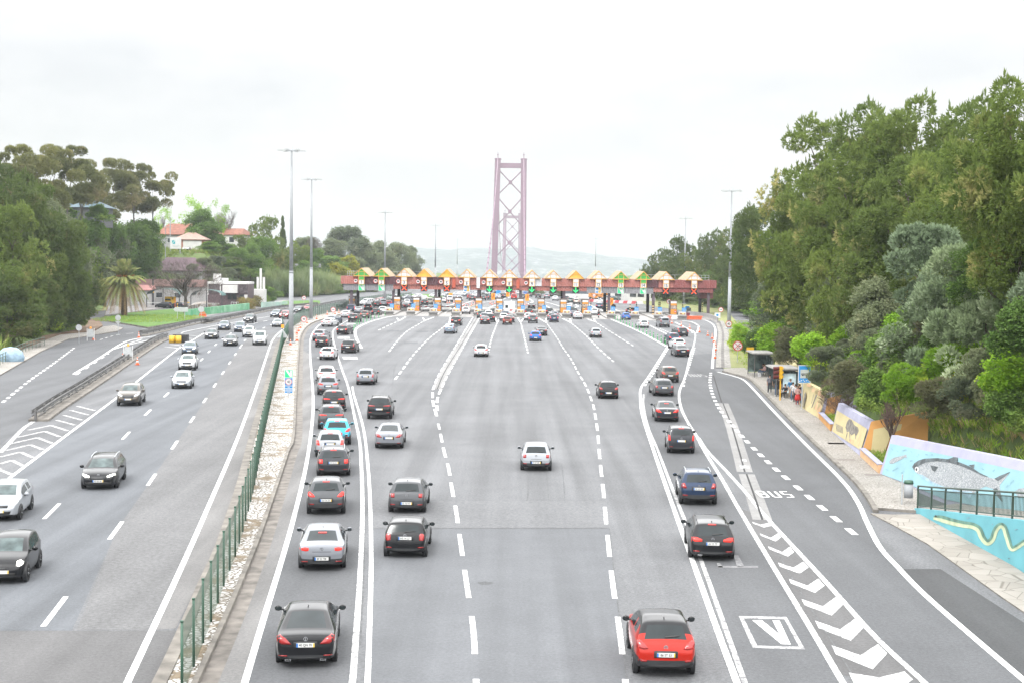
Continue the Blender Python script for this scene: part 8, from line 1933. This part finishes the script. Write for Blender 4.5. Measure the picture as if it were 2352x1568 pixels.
def person(label, loc, rz, top, leg, pose='stand', h=1.72, hair=(.03, .02, .015), long_hair=False, skin=SKIN, shoe=(.5, .5, .5), bag=None, coat=0, skirt=None, held=None):
 k = h/1.72; V = Vector; J = {}; sd = pose == 'sit'
 J['hip'] = V((0, 0, .95 if not sd else .50)); hz = J['hip'].z
 J['waist'] = V((0, -.01, hz+.16)); J['chest'] = V((0, 0, hz+.36)); J['neck'] = V((0, .01, hz+.54)); J['head'] = V((0, .03, hz+.62)); J['crown'] = V((0, .02, hz+.76))
 R_ = dict(hip=.15, waist=.125, chest=.15, neck=.055, head=.085, crown=.075); E = [('hip', 'waist'), ('waist', 'chest'), ('chest', 'neck'), ('neck', 'head'), ('head', 'crown')]
 mat = dict(hip=1, waist=0, chest=0, neck=2, head=2, crown=2)
 for s, n in ((-1, 'l'), (1, 'r')):
  if sd: L = [('hipj', (s*.10, .05, hz-.02), .085), ('knee', (s*.13, .46, hz+.0), .062), ('ankle', (s*.13, .42, .08), .042), ('toe', (s*.14, .58, .04), .04)]
  elif pose == 'walk': L = [('hipj', (s*.10, 0, hz-.07), .088), ('knee', (s*.10, .12*s+.05, .50), .062), ('ankle', (s*.09, .22*s-.02, .08), .044), ('toe', (s*.09, .22*s+.12, .04), .04)]
  else: L = [('hipj', (s*.10, 0, hz-.07), .088), ('knee', (s*.11, .02, .50), .062), ('ankle', (s*.12, -.01, .08), .044), ('toe', (s*.14, .13, .04), .04)]
  pv = 'hip'
  for j, c, r in L: J[j+n] = V(c); R_[j+n] = r; E.append((pv, j+n)); pv = j+n; mat[j+n] = 1 if j in ('hipj', 'knee') else 3 if j == 'toe' else 1
  sh = J['chest']+V((s*.19, 0, .10)); el = sh+V((s*.06, -.03, -.28)) if not (sd or held) else sh+V((s*.05, .06, -.27)); wr = el+(V((s*-.01, .08, -.24)) if not (sd or held) else V((s*-.10, .22, -.03)))
  d = (wr-el).normalized()
  for j, c, r in (('sh', sh, .072), ('el', el, .048), ('wr', wr, .034), ('palm', wr+d*.08, .036)): J[j+n] = c; R_[j+n] = r; mat[j+n] = 0 if j in ('sh', 'el') else 2
  E += [('chest', 'sh'+n), ('sh'+n, 'el'+n), ('el'+n, 'wr'+n), ('wr'+n, 'palm'+n)]
  sx = d.cross(V((0, 1, 0))).normalized() if abs(d.y) < .9 else V((1, 0, 0))
  for q in range(4):
   o = (q-1.5)*.019; J[f'f{q}{n}'] = wr+d*.09+sx*o; J[f'g{q}{n}'] = wr+d*(.155+.008*(1.5-abs(q-1.3)))+sx*o*1.1+V((0, .015, 0))
   for g in 'fg': R_[f'{g}{q}{n}'] = .010; mat[f'{g}{q}{n}'] = 2
   E += [('palm'+n, f'f{q}{n}'), (f'f{q}{n}', f'g{q}{n}')]
  J['th'+n] = wr+d*.07+sx*.05+V((0, .03, 0)); R_['th'+n] = .011; mat['th'+n] = 2; E.append(('wr'+n, 'th'+n))
 ks = list(J); ix = {q: i for i, q in enumerate(ks)}
 me = bpy.data.meshes.new('body'); me.from_pydata([(J[q]*k)[:] for q in ks], [(ix[a_], ix[b_]) for a_, b_ in E], [])
 o = bpy.data.objects.new('body', me); COL.objects.link(o); sm = o.modifiers.new('s', 'SKIN'); sm.use_smooth_shade = True
 for i, q in enumerate(ks):
  sv = me.skin_vertices[0].data[i]; sv.radius = (R_[q]*k*(1.12 if q in ('chest', 'hip', 'waist') else 1), R_[q]*k*(.78 if q in ('chest', 'hip', 'waist') else 1)); sv.use_root = q == 'hip'
 ss = o.modifiers.new('u', 'SUBSURF'); ss.levels = 1; ss.render_levels = 1
 ev = bpy.data.meshes.new_from_object(o.evaluated_get(bpy.context.evaluated_depsgraph_get())); bpy.data.objects.remove(o); bpy.data.meshes.remove(me)
 ev.name = 'body'; ev.materials.clear()
 for m in (top, leg, skin, cloth('shoe%d' % int(shoe[0]*100), shoe)): ev.materials.append(m)
 for p in ev.polygons:
  c = p.center/k; q = min(E, key=lambda e: (c-(J[e[0]].lerp(J[e[1]], min(1, max(0, (c-J[e[0]]).dot(J[e[1]]-J[e[0]])/max(1e-9, (J[e[1]]-J[e[0]]).length_squared)))))).length-.5*R_[e[1]])
  m = mat[q[1]]
  if q[1] == 'neck': m = 0 if c.z < J['neck'].z-.03 else 2
  if q == ('hip', 'waist') and c.z < hz+.05: m = 1
  if coat and not sd and c.z > .95-coat and m == 1: m = 0
  p.material_index = m; p.use_smooth = True
 t = thing('person', label, 'person', loc, rz); link('body', ev, t)
 hm = cloth('hair%d' % int(hair[0]*1000), hair); c = J['head']*k; b = MB(); b.sphere((0, c.y-.018, c.z+.075), .108*k, 0, 10, (.92, 1.0, .9))
 if long_hair: b.sphere((0, c.y-.065, c.z-.08), .10*k, 0, 8, (1.0, .55, 2.0))
 b.build('hair', hm, t, True)
 b = MB()
 for s in (-1, 1): b.sphere((s*.034, c.y+.082*k, c.z+.035), .012, 0, 6)
 b.build('eyes', M['ink'], t); MB().sphere((0, c.y+.095*k, c.z+.0), .017, 0, 6, (.8, 1.1, 1.5)).build('nose', skin, t)
 if skirt: MB().lathe([(.27, .48*k), (.24, .70*k), (.185, .98*k)], 14).build('skirt', skirt, t, True)
 if bag: MB().box((0, bag[1], hz*k+.33), (.30, .16, .42), top=.85).build('backpack', cloth(bag[0], bag[2]), t)
 return t
def at_stop(x, y): p = G(*ZQ(x, y)); p.z = .135; return p
K_ = cloth('black', (.015, .015, .018)); J_ = cloth('jeans', (.08, .13, .22)); DT = cloth('dark', (.035, .035, .042)); GH = cloth('grey_hoodie', (.22, .22, .25)); RJ = cloth('red', (.55, .03, .03)); BJ = cloth('blue', (.05, .22, .48)); BE = cloth('beige', (.42, .34, .25)); WH = cloth('white', (.70, .70, .72)); PK_ = cloth('pink', (.58, .36, .34)); RS = cloth('rose_leggings', (.45, .13, .14))
person('person in a grey hooded top and dark trousers standing alone at the kerb side', at_stop(740, 720), math.pi, GH, DT, bag=('strap', -.17, (.05, .05, .05)))
person('person in a red jacket with a white backpack, back turned', at_stop(782, 655), 0, RJ, DT, bag=('white_bag', -.17, (.6, .58, .55)))
person('person in a dark jacket and blue jeans beside the yellow signal post', at_stop(822, 750), math.pi-.3, K_, J_, skin=SKIN_D, shoe=(.7, .7, .7))
person('person with long hair in a black coat just left of the signal post', at_stop(850, 752), math.pi-.2, K_, DT, coat=.35, long_hair=True, h=1.66)
person('person in black with long hair sitting on the stone seat', at_stop(922, 778), math.pi/2+.9, K_, K_, 'sit', long_hair=True, shoe=(.7, .7, .7))
person('person in a bright blue jacket and beige trousers', at_stop(980, 778), math.pi+.5, BJ, BE, hair=(.12, .08, .05))
person('person in a white top and white shoes with jeans, stepping forward', at_stop(1012, 815), math.pi-.4, WH, J_, 'walk', h=1.66, shoe=(.75, .75, .75))
person('person with a black jacket and black backpack behind the red-skirted one', at_stop(1088, 850), math.pi*.9, K_, J_, bag=('black_bag', -.17, (.015, .015, .017)))
person('person in a white top and dark trousers between the white and black jackets', at_stop(1040, 838), math.pi, WH, DT, h=1.64, long_hair=True)
person('person in a peach top with a red skirt and rose leggings nearest the blue sign', at_stop(1068, 865), math.pi-.3, PK_, RS, h=1.66, hair=(.12, .02, .03), skirt=RJ, held=True)
sa = Vector((cA.x+.42, cA.y-.35, .12)); person('person in dark clothes seated in the farther shelter', sa+Vector((0, .9, 0)), math.pi/2, K_, J_, 'sit')
person('person in a pink top and jeans seated in the farther shelter', sa, math.pi/2+.4, PK_, J_, 'sit', hair=(.25, .14, .06))
tag(MB().box((0, 0, .18), (.30, .2, .36), top=.8).build('shopping_bag', WH, None, loc=(sa.x-.65, sa.y-.5, .13)), 'white shopping bag on the pavement by the seated person in pink', 'bag')
# motorcycle and rider at lane 12
p = G(*ZC(1440, 782)); t = thing('motorcycle', 'small black motorcycle with a red tail lamp at toll lane 12', 'motorcycle', (p.x, p.y, .03))
for y, nm in ((.0, 'wheel'), (1.25, 'wheel')): lathe_x([(-.07, .2), (-.07, .27), (0, .31), (.07, .27), (.07, .2)], 0, y, .31, 14).build(nm, M['tyre'], t, True)
MB().tube([(0, 0, .32), (0, .35, .62), (0, .9, .66), (0, 1.18, .5)], [.1, .17, .16, .08], 8).box((0, .2, .78), (.26, .75, .12)).sphere((0, .75, .86), .2, 0, 8, (.8, 1.4, .8)).tube([(0, 1.25, .31), (0, 1.1, 1.0)], [.05, .05], 6).tube([(-.36, 1.02, 1.06), (.36, 1.02, 1.06)], [.025, .025], 6).build('frame', M['trim'], t, True)
MB().box((0, -.18, .68), (.24, .08, .1)).build('tail_lamp', M['lamp_on'], t); MB().box((0, -.22, .46), (.22, .03, .17)).build('number_plate', M['plate'], t); MB().box((0, -.1, .55), (.3, .16, .3)).build('tail_cowl', P['silver'], t)
rd = person('motorcycle rider in dark clothes and a helmet', (p.x, p.y+.12, .36), 0, K_, K_, 'sit', held=True);
for c in rd.children:
 if c.name.startswith('hair'): c.scale = (1.25, 1.2, 1.15); c.name = 'helmet'; c.location.z -= .18
# ------------------------------------------------------------------ motorhome, lorries
p = G(*ZB(1590, 742)); t = thing('motorhome', 'tall white motorhome with red flashes waiting at toll lane 8', 'motorhome', (p.x, p.y, .02))
MB().box((0, 2.7, 1.75), (2.25, 5.4, 2.5), top=.97).box((0, 2.9, .45), (2.1, 5.0, .4)).build('body', M['sign_white'], t); MB().box((-.62, -.02, 2.05), (.55, .04, .6)).build('rear_window', M['glass'], t)
for x in (-.05, .14, .33): MB().plate([(x, 1.1), (x+.12, 1.1), (x+.34, 1.5), (x+.22, 1.5)], (0, -.03, 0), UX, UZ, .01).build('red_flash', M['sign_red'], t)
for s in (-1, 1):
 MB().box((s*.95, -.03, .75), (.16, .05, .22)).build('tail_lamp', M['lamp_on'], t)
 for y in (.9, 4.3): lathe_x([(-.11, .2), (-.11, .32), (.11, .32), (.11, .2)], s*.9, y, .34, 14).build('wheel', M['tyre'], t, True)
MB().box((0, -.03, .62), (.52, .03, .11)).build('number_plate', M['plate'], t)
def lorry(loc, rz, lab, col, flat=True, s=1.0, name='lorry'):
 t = thing(name, lab, 'lorry', loc, rz); t.scale = (s,)*3
 MB().box((0, 1.0, 1.65), (2.0, 1.7, 1.5), top=.92).box((0, 1.05, .75), (2.05, 1.75, .5)).build('cab', col, t)
 MB().box((0, .22, 1.85), (1.7, .06, .7), rx=-.12).build('windscreen', M['glass_front'], t); MB().box((0, .12, .55), (2.0, .12, .3)).build('bumper', M['trim'], t)
 for q in (-1, 1):
  MB().box((q*.78, .12, .92), (.36, .08, .2)).build('head_lamp', M['head'], t); MB().box((q*1.15, .55, 1.95), (.1, .2, .45)).build('wing_mirror', M['trim'], t)
  for y in (1.0, 4.6): lathe_x([(-.13, .25), (-.13, .42), (.13, .42), (.13, .25)], q*.9, y, .42, 14).build('wheel', M['tyre'], t, True)
 MB().box((0, 4.0, .95), (2.1, 4.6, .22)).box((0, 3.8, .65), (.8, 5.2, .3)).build('flat_bed', col if flat else M['trim'], t)
 if not flat: MB().box((0, 4.0, 1.9), (2.1, 4.2, 1.7)).build('load_body', col, t)
 return t
yd = At(*Z7(600, 852), 322); lorry((yd.x, 322, .16), -.5, 'yellow breakdown lorry parked under the green canopy', P['yellow'])
OT = plain('lorry_orange', (.80, .30, .03), .4)
for q, lab in ((ZC(1370, 392), 'orange road works lorry parked beyond lane 12'), (ZC(1578, 388), 'second orange road works lorry, right of the other')): p = G(*q); lorry((p.x, p.y, .05), .2, lab, OT, False, .85)
# ------------------------------------------------------------------ buildings
TR = plain('roof_red_tile', (.30, .125, .085), .85, var=.15, scale=1.5); RBR = plain('roof_brown', (.16, .075, .065), .8, var=.12); WG = plain('wall_grey_white', (.46, .455, .45), .85, var=.08, scale=.4); DGL = plain('dark_glazing', (.05, .055, .06), .15, var=.4, scale=.8); DPN = voronoi_mat('dark_slats', (.05, .04, .045), (.16, .13, .14), (.02, .02, .02), 2.0, .05)
def gable_house(name, label, cat, c, w, d, he, hr_, wall_m, roof_m, rz=0, hip=0.0, windows=(), doors=()):
 t = thing(name, label, cat, c, rz)
 MB().box((0, 0, he/2-.5), (w, d, he+1)).build('wall', wall_m, t)
 o = .5; k = w/2*hip
 v = [(-w/2-o, -d/2-o, he), (w/2+o, -d/2-o, he), (w/2+o, d/2+o, he), (-w/2-o, d/2+o, he), (-w/2-o+k+o*(hip > 0), 0, hr_), (w/2+o-k-o*(hip > 0), 0, hr_)]
 MB().add(v+[(q[0], q[1], q[2]-.15) for q in v[:4]], [(0, 1, 5, 4), (2, 3, 4, 5), (1, 2, 5), (3, 0, 4), (9, 8, 7, 6), (0, 6, 7, 1), (1, 7, 8, 2), (2, 8, 9, 3), (3, 9, 6, 0)]).build('roof', roof_m, t)
 for x, z, ww, h in windows: fr = MB().box((x, -d/2-.03, z), (ww+.2, .08, h+.2)).build('window', M['sign_white'], t); MB().box((x, -d/2-.08, z), (ww, .04, h)).build('pane', DGL, fr)
 for x, ww, h, m in doors: MB().box((x, -d/2-.04, h/2), (ww, .1, h)).build('door', m, t)
 return t
hb = lambda x, y, d: At(x, y, d)
# terrace on the hill with houses
tl = At(430, 578, 395); tl.z = 13
p = hb(441, 577, 398); gable_house('gate_house', 'small pavilion with a pale pink hipped roof on the hill terrace', 'house', p, 8.4, 6, 3.3, 5.3, plain('wall_brick', (.42, .20, .15), .85), plain('roof_pink', (.42, .28, .23), .85, var=.1), 0, .75, doors=((.8, 5.2, 2.9, M['wall_white']),))
p = hb(437, 572, 415); gable_house('red_roofed_house', 'long house with a red tiled roof behind the pavilion', 'house', p, 17, 9, 4.2, 7.4, WG, TR, 0, .25, windows=((-5, 2.4, 1.2, 1.3), (4, 2.4, 1.2, 1.3)))
p = hb(535, 566, 440); gable_house('red_roofed_house', 'small white house with a red roof among trees on the hill', 'house', p, 9.5, 8, 3.6, 5.6, M['wall_white'], TR, -.25, .2, windows=((-1.5, 2.0, 1.6, 1.6), (1.5, 2.0, 1.6, 1.6)))
p = hb(436, 579, 390); car('hatch', 'dark', 0, 0, 'dark car parked on the terrace before the pavilion', loc=Vector((p.x, p.y, 0)), small=True, rz=math.pi/2).location.z = tl.z+.05
p = hb(391, 582, 380); t = thing('billboard', 'white billboard with a teal emblem on two tall posts', 'billboard', (p.x, 380, p.z-2)); z1, z0 = At(0, 541, 380).z-p.z+2, At(0, 567, 380).z-p.z+2; ww = 25*380/F_PX
for x in (0, ww*.9): MB().cyl((x, .1, 0), (x, .1, z1+(5.5 if x == 0 else 0)), .14).build('post', M['pole'], t)
o = MB().box((ww/2, 0, (z0+z1)/2), (ww, .12, z1-z0)).build('panel', M['sign_white'], t); zc = (z0+z1)/2
b = MB(); b.plate([(.5, zc-.1), (1.3, zc+.75), (.5, zc+.75)], (0, -.08, 0), UX, UZ, .01, 0); b.plate([(.55, zc-.25), (1.35, zc-.25), (1.35, zc+.6)], (0, -.08, 0), UX, UZ, .01, 0)
for i, zz in enumerate((-.65, -.95)): b.box((1.5, -.08, zc+zz), (2.1-.5*i, .02, .14), 1)
b.build('emblem', [plain('teal', (.02, .45, .50), .5), plain('pale_grey', (.6, .66, .68), .5)], o)
for x, y0, y1, d in ((380, 590, 522, 372),): pp = hb(x, y0, d); t = thing('street_lamp', 'slim street lamp left of the white billboard', 'street lamp', (pp.x, d, pp.z-4)); h = At(x, y1, d).z-pp.z+4; MB().cyl((0, 0, 0), (0, 0, h), .12, .08).build('post', M['pole'], t); MB().box((.5, 0, h), (1.2, .3, .14)).build('lamp_head', M['sign_back'], t)
# glass-roofed pavilion on the crest
p = hb(172, 512, 322); t = thing('hilltop_pavilion', 'low dark pavilion with pale blue glass roofs on the left hilltop', 'building', p)
MB().box((0, 0, 1.2), (15, 9, 4.4)).build('wall', plain('wall_dark', (.06, .062, .065), .7), t)
for x in (-4, 4): MB().add([(x-4.4, -5, 3.4), (x+4.4, -5, 3.4), (x+4.4, 5, 3.4), (x-4.4, 5, 3.4), (x-1, 0, 5.2), (x+1, 0, 5.2)], [(0, 1, 5, 4), (1, 2, 5), (2, 3, 4, 5), (3, 0, 4), (3, 2, 1, 0)]).build('roof', plain('roof_glass_blue', (.085, .14, .17), .5, var=.1), t)
for x in (-5.5, -2, 2, 5.5): MB().box((x, -4.53, 1.6), (2.4, .08, 2.6)).build('window', DGL, t)
# yard buildings
p = hb(395, 700, 345); w_ = 150*345/F_PX; gable_house('service_building', 'long low white building with a brown roof at the back of the yard', 'building', (p.x, 345, 0), w_, 9, 4.6, 6.2, WG, RBR, 0, 0, windows=((-2, 2.4, 1.5, 1.2), (2.5, 2.4, 1.5, 1.2)), doors=((-5, 1.2, 2.2, M['trim']),))
p = hb(300, 700, 332); gable_house('service_building', 'low building with a pinkish roof half hidden behind the palm', 'building', (p.x, 332, 0), 10, 7, 3.9, 5.0, WG, plain('roof_pinkish', (.42, .20, .18), .85), .1, 0)
p = hb(415, 660, 372); gable_house('grey_hall', 'pale grey hall with a purple-brown roof above the low yard building', 'building', (p.x, 372, 1), 15, 10, 7.2, 10.6, WG, plain('roof_purple_brown', (.16, .10, .12), .8), -.2, .45)
p = hb(523, 697, 332); w_ = 92*332/F_PX; t = thing('office_building', 'white and dark slatted office building with stairs and glass front', 'building', (p.x, 332, .1))
MB().box((0, 4, 2.7), (w_, 8, 5.4)).build('wall', plain('front_brown', (.07, .045, .05), .7, var=.2), t); MB().box((0, 4, 5.6), (w_+.1, 8.2, .5)).build('parapet', M['wall_white'], t)
for x, q in ((-.33, .32), (.40, .19)): MB().box((w_*x, -.08, 4.2), (w_*q, .14, 2.0)).build('slat_panel', DPN, t)
for x in (-.49, -.18): MB().box((w_*x, -.1, 4.0), (w_*.025, .2, 2.6)).build('wall_strip', M['wall_white'], t)
MB().box((w_*.08, -.7, 4.2), (w_*.36, 1.5, 1.9)).build('white_box', M['wall_white'], t); MB().box((-w_*.05, -.05, 1.6), (w_*.84, .1, 2.9)).build('dark_front', plain('front_brown', (.07, .045, .05), .7, var=.2), t)
for x in (.0, .12, .30): MB().box((w_*x+.5, -.14, 2.3), (w_*.10, .06, 1.2)).build('window', DGL, t)
MB().box((w_*.46, -.3, 1.4), (w_*.07, .5, 2.9)).build('side_fin', M['wall_white'], t); MB().box((-w_*.35, 4, 6.6), (1.6, 1.6, 2.2)).build('roof_tower', M['wall_white'], t)
for x in (.12, .24, .40):
 b = MB()
 for q in (0, .8, 1.6): b.cyl((w_*x+q, -1.6-q, 0), (w_*x+q, -1.6-q, 1.1), .05, n=6)
 b.cyl((w_*x, -1.6, 1.1), (w_*x+1.6, -3.2, 1.1), .05, n=6); b.build('handrail', M['sign_white'], t)
CAN = plain('canopy_green', (.035, .12, .11), .7, var=.12)
for q, lab, w_ in ((Z7(570, 860), 'dark green shade canopy over the yellow lorry', 7.5), (Z7(1330, 870), 'dark green shade canopy beside the office building', 7.0)):
 p = G(*q); p.y = 322 if w_ > 7.2 else 316; p.x = At(q[0], 700, p.y).x; t = thing('shade_canopy', lab, 'canopy', (p.x, p.y, .15)); b = MB()
 for i in range(9):
  a = i/8*math.pi; b.v += [(-w_/2*math.cos(a), -2.5, 3.0+1.3*math.sin(a)), (-w_/2*math.cos(a), 2.5, 3.0+1.3*math.sin(a))]
 for i in range(8): b.f.append((2*i, 2*i+2, 2*i+3, 2*i+1)); b.m.append(0)
 b.build('canopy_fabric', CAN, t, True)
 for x in (-w_/2, 0, w_/2): MB().cyl((x, -2.4, 0), (x, -2.4, 3.05 if x else 4.25), .1).build('post', M['trim'], t)
for q, lab in ((Z7(1060, 870), 'dark parked car under the leafless tree in the yard'), (Z7(1285, 872), 'dark parked car at the canopy post')): p = G(*q); car('hatch', 'dark', 0, 0, lab, loc=Vector((p.x, 318, 0)), small=True, rz=1.3)
# totem sign
p = G(*Z7(1540, 892)); t = thing('totem_sign', 'tall white pillar sign with a green middle panel beside the office building', 'sign', (p.x, p.y, .5)); k = p.y/F_PX/1.632653/4.704*1.0
MB().box((0, 0, 2), (.65, .3, 4.4)).build('pillar', M['wall_white'], t)
for z, h, m, nm in ((8.35, .85, M['sign_white'], 'top_panel'), (7.3, 1.1, M['sign_white'], 'panel'), (6.1, 1.25, plain('sign_green', (.01, .33, .12), .5), 'green_panel'), (4.75, 1.2, M['sign_white'], 'panel')):
 o = MB().box((.35, -.1, z*.72), (3.0, .3, h*.72)).build(nm, m, t); b = MB()
 if nm == 'green_panel': b.plate([(-.95, .28), (-.70, .28), (-.55, -.05), (-.40, .28), (-.15, .28), (-.45, -.32), (-.65, -.32)], (.35, -.27, z*.72), UX, UZ, .01); b.box((.85, -.27, z*.72), (1.3, .02, .14))
 else: b.box((.55, -.27, z*.72), (1.4, .02, .12))
 b.build('lettering', M['sign_white'] if nm == 'green_panel' else plain('letter_grey', (.45, .5, .5), .5), o)
p = G(*Z7(2192, 640)); t = thing('monument', 'slim white triple column rising behind the round-crowned trees', 'monument', (At(599, 650, 350).x, 350, 0)); H = At(599, 617, 350).z
MB().box((0, 0, H*.5), (.5, .5, H)).build('tall_shaft', M['wall_white'], t)
for x in (-.75, .75): MB().box((x, .1, H*.38), (.55, .5, H*.76)).build('side_shaft', M['wall_white'], t)
p = hb(588, 690, 345); tag(MB().box((0, 0, 2.0), (4.5, 4, 4)).build('white_kiosk', M['wall_white'], None, loc=(p.x, 345, 0)), 'small plain white block building right of the office building', 'building')
# painted retaining walls
GW = voronoi_mat('wall_green_graffiti', (.10, .42, .20), (.34, .62, .40), (.22, .50, .32), .55, .05); GW2 = voronoi_mat('wall_aqua_graffiti', (.38, .62, .52), (.60, .72, .66), (.42, .60, .55), .5, .05)
wall('painted_wall', 'green painted retaining wall along the slip road', G(*Z7(950, 1078)), G(*Z7(2050, 950)), 1.45, 1.5, (0, 0, 0), GW, .4)
wall('painted_wall', 'pale aqua painted low wall beyond the round-crowned trees', G(*Z6(1340, 490)), G(*Z6(1780, 445)), 1.3, .9, (0, 0, 0), GW2, .4)
def hedge(p, q, h, lab):
 p, q = Vector(p), Vector(q); rn = random.Random(int(p.y)); vs = []; fs = []
 for _ in range(900):
  c = p.lerp(q, rn.uniform(0, 1))+Vector((rn.uniform(-.8, .8), rn.uniform(-.8, .8), rn.uniform(.1, h))); leaves(vs, fs, c, rn, 5, .35, .13)
 me = bpy.data.meshes.new('hedge'); me.from_pydata(vs, [], fs); me.materials.append(leafmat('hedge_leaves', (.10, .11, .04), (.17, .17, .07), (.20, .13, .06))); tag(link('hedge', me), lab, 'hedge')
hedge(G(*Z7(1880, 905)), G(*Z7(2110, 945)), 2.2, 'clipped brownish hedge stepping down at the end of the green wall'); hedge(G(*Z7(2010, 860)), G(*Z7(2230, 905)), 2.4, 'second clipped hedge behind the first, beside the round-crowned trees')
# gate arm, marker posts in the yard
p = G(*Z7(630, 922)); t = thing('barrier_gate', 'raised-height white barrier arm at the yard entrance', 'barrier', (p.x, p.y, .15)); L = p.x-G(*Z7(250, 915)).x; MB().cyl((0, 0, 0), (0, 0, 1.0), .07, m=0).build('post', M['sign_red'], t); MB().box((-L/2, 0, 1.05), (L, .1, .14)).build('arm', M['sign_white'], t)
p = G(*Z7(778, 935)); b = MB()
for i in range(5): b.cyl((0, 0, i*.28), (0, 0, i*.28+.277), .13, n=8, m=i % 2)
tag(b.build('bollard', [M['black'], M['yellow']], loc=(p.x, p.y, .1)), 'black and yellow bollard in the yard entrance', 'bollard')
for q, lab in ((Z7(737, 950), 'thin orange pole left of the yellow bollard'), (Z7(1225, 1085), 'orange and white road block before the green wall')):
 p = G(*q)
 if 'pole' in lab: tag(MB().cyl((0, 0, 0), (0, 0, 2.4), .06).build('marker_pole', M['orange'], loc=(p.x, p.y, .1)), lab, 'pole')
 else: tag(MB().box((0, 0, .25), (1.5, .5, .22)).box((0, 0, .62), (1.3, .4, .2)).box((0, 0, .45), (1.2, .3, .14)).box((0, 0, .95), (.9, .3, .2)).build('water_barrier', M['orange'], None, loc=(p.x, p.y, .02)), lab, 'barrier')
p = G(*Z7(348, 885)); t = thing('entrance_post', 'dark post with a yellow box at the yard entrance', 'post', (p.x, p.y, .1)); MB().box((0, 0, 3.2), (.32, .3, 6.4)).build('post', M['trim'], t); MB().box((0, -.2, 3.2), (.6, .2, .35)).build('box', M['yellow'], t)
# railing and covered heap on the far left pavement
GRL = plain('railing_grey_green', (.12, .17, .13), .5)
rl = thing('railing', 'grey-green pipe railing along the far left pavement', 'railing', (0, 0, 0)); pts_ = catmull(gl([Z1B(-120, 400), Z1B(0, 338), Z1B(95, 285), Z1B(180, 240), Z1B(280, 207), Z1B(350, 190)]), 4); rp = resample(pts_, 2.2)
for q in rp: MB().cyl((q.x, q.y, .1), (q.x, q.y, 1.25), .045, n=6).build('post', GRL, rl)
for z in (.5, .85, 1.22):
 b = MB()
 for u, v in zip(rp, rp[1:]): b.cyl((u.x, u.y, z), (v.x, v.y, z), .035, n=6)
 b.build('rail', GRL, rl)
p = G(*Z1B(30, 318)); tag(MB().sphere((0, 2.0, .5), 1.2, 0, 12, (1.3, 1.0, 1.0)).build('covered_heap', plain('tarpaulin', (.30, .44, .56), .5, var=.12), None, True, loc=(p.x, p.y, 0)), 'pale blue covered heap behind the far left railing', 'tarpaulin')
# buildings beyond the plaza on the right
p = G(*ZC(1060, 360)); t = thing('depot_building', 'dark grey flat-roofed building with a white base wall beyond lanes 11 and 12', 'building', (p.x, p.y+2, 0)); MB().box((0, 4, 2.5), (11, 8, 5)).build('wall', plain('wall_slate', (.07, .085, .10), .7), t); MB().box((1, -.3, .75), (14, .3, 1.5)).build('base_wall', M['wall_white'], t)
p = G(*ZC(2160, 415)); t = thing('depot_building', 'low white building with dark windows beyond lanes 13 and 14', 'building', (p.x, p.y+6, 0)); MB().box((0, 4, 2.3), (13, 8, 4.6)).build('wall', M['wall_white'], t)
for x in (-3.6, 1.0, 3.4): MB().box((x, -.05, 2.3), (1.9, .1, 2.2)).build('window', DGL, t)
MB().box((0, -4, .5), (15, .25, 1.0)).build('front_wall', M['wall_white'], t)
wall('retaining_wall', 'long grey concrete wall behind the far grass bank', At(925, 668, 640)*1.0, At(1110, 668, 640)*1.0, 3.2, 3.2, (0, 0, 0), plain('concrete_grey', (.36, .36, .36), .85, var=.1, scale=.3), .4)
wall('retaining_wall', 'short concrete parapet on the wooded bank left of the masts', At(675, 614, 455), At(737, 614, 455), 1.1, 1.1, (0, 0, 0), plain('concrete_grey', (.36, .36, .36), .85, var=.1, scale=.3), .4)
# ------------------------------------------------------------------ the hazy air
hz = MB().box((0, 2900, 20), (5200, 6600, 202)).build('haze', None)
hz.data.materials.clear(); m = bpy.data.materials.new('air'); m.use_nodes = True; nt = m.node_tree; nt.nodes.clear(); oo = nt.nodes.new('ShaderNodeOutputMaterial'); pv = nt.nodes.new('ShaderNodeVolumePrincipled')
pv.inputs['Color'].default_value = (.50, .53, .57, 1); pv.inputs['Density'].default_value = .00021; pv.inputs['Anisotropy'].default_value = .2; nt.links.new(pv.outputs[0], oo.inputs['Volume'])
hz.data.materials.append(m); hz['kind'] = 'stuff'
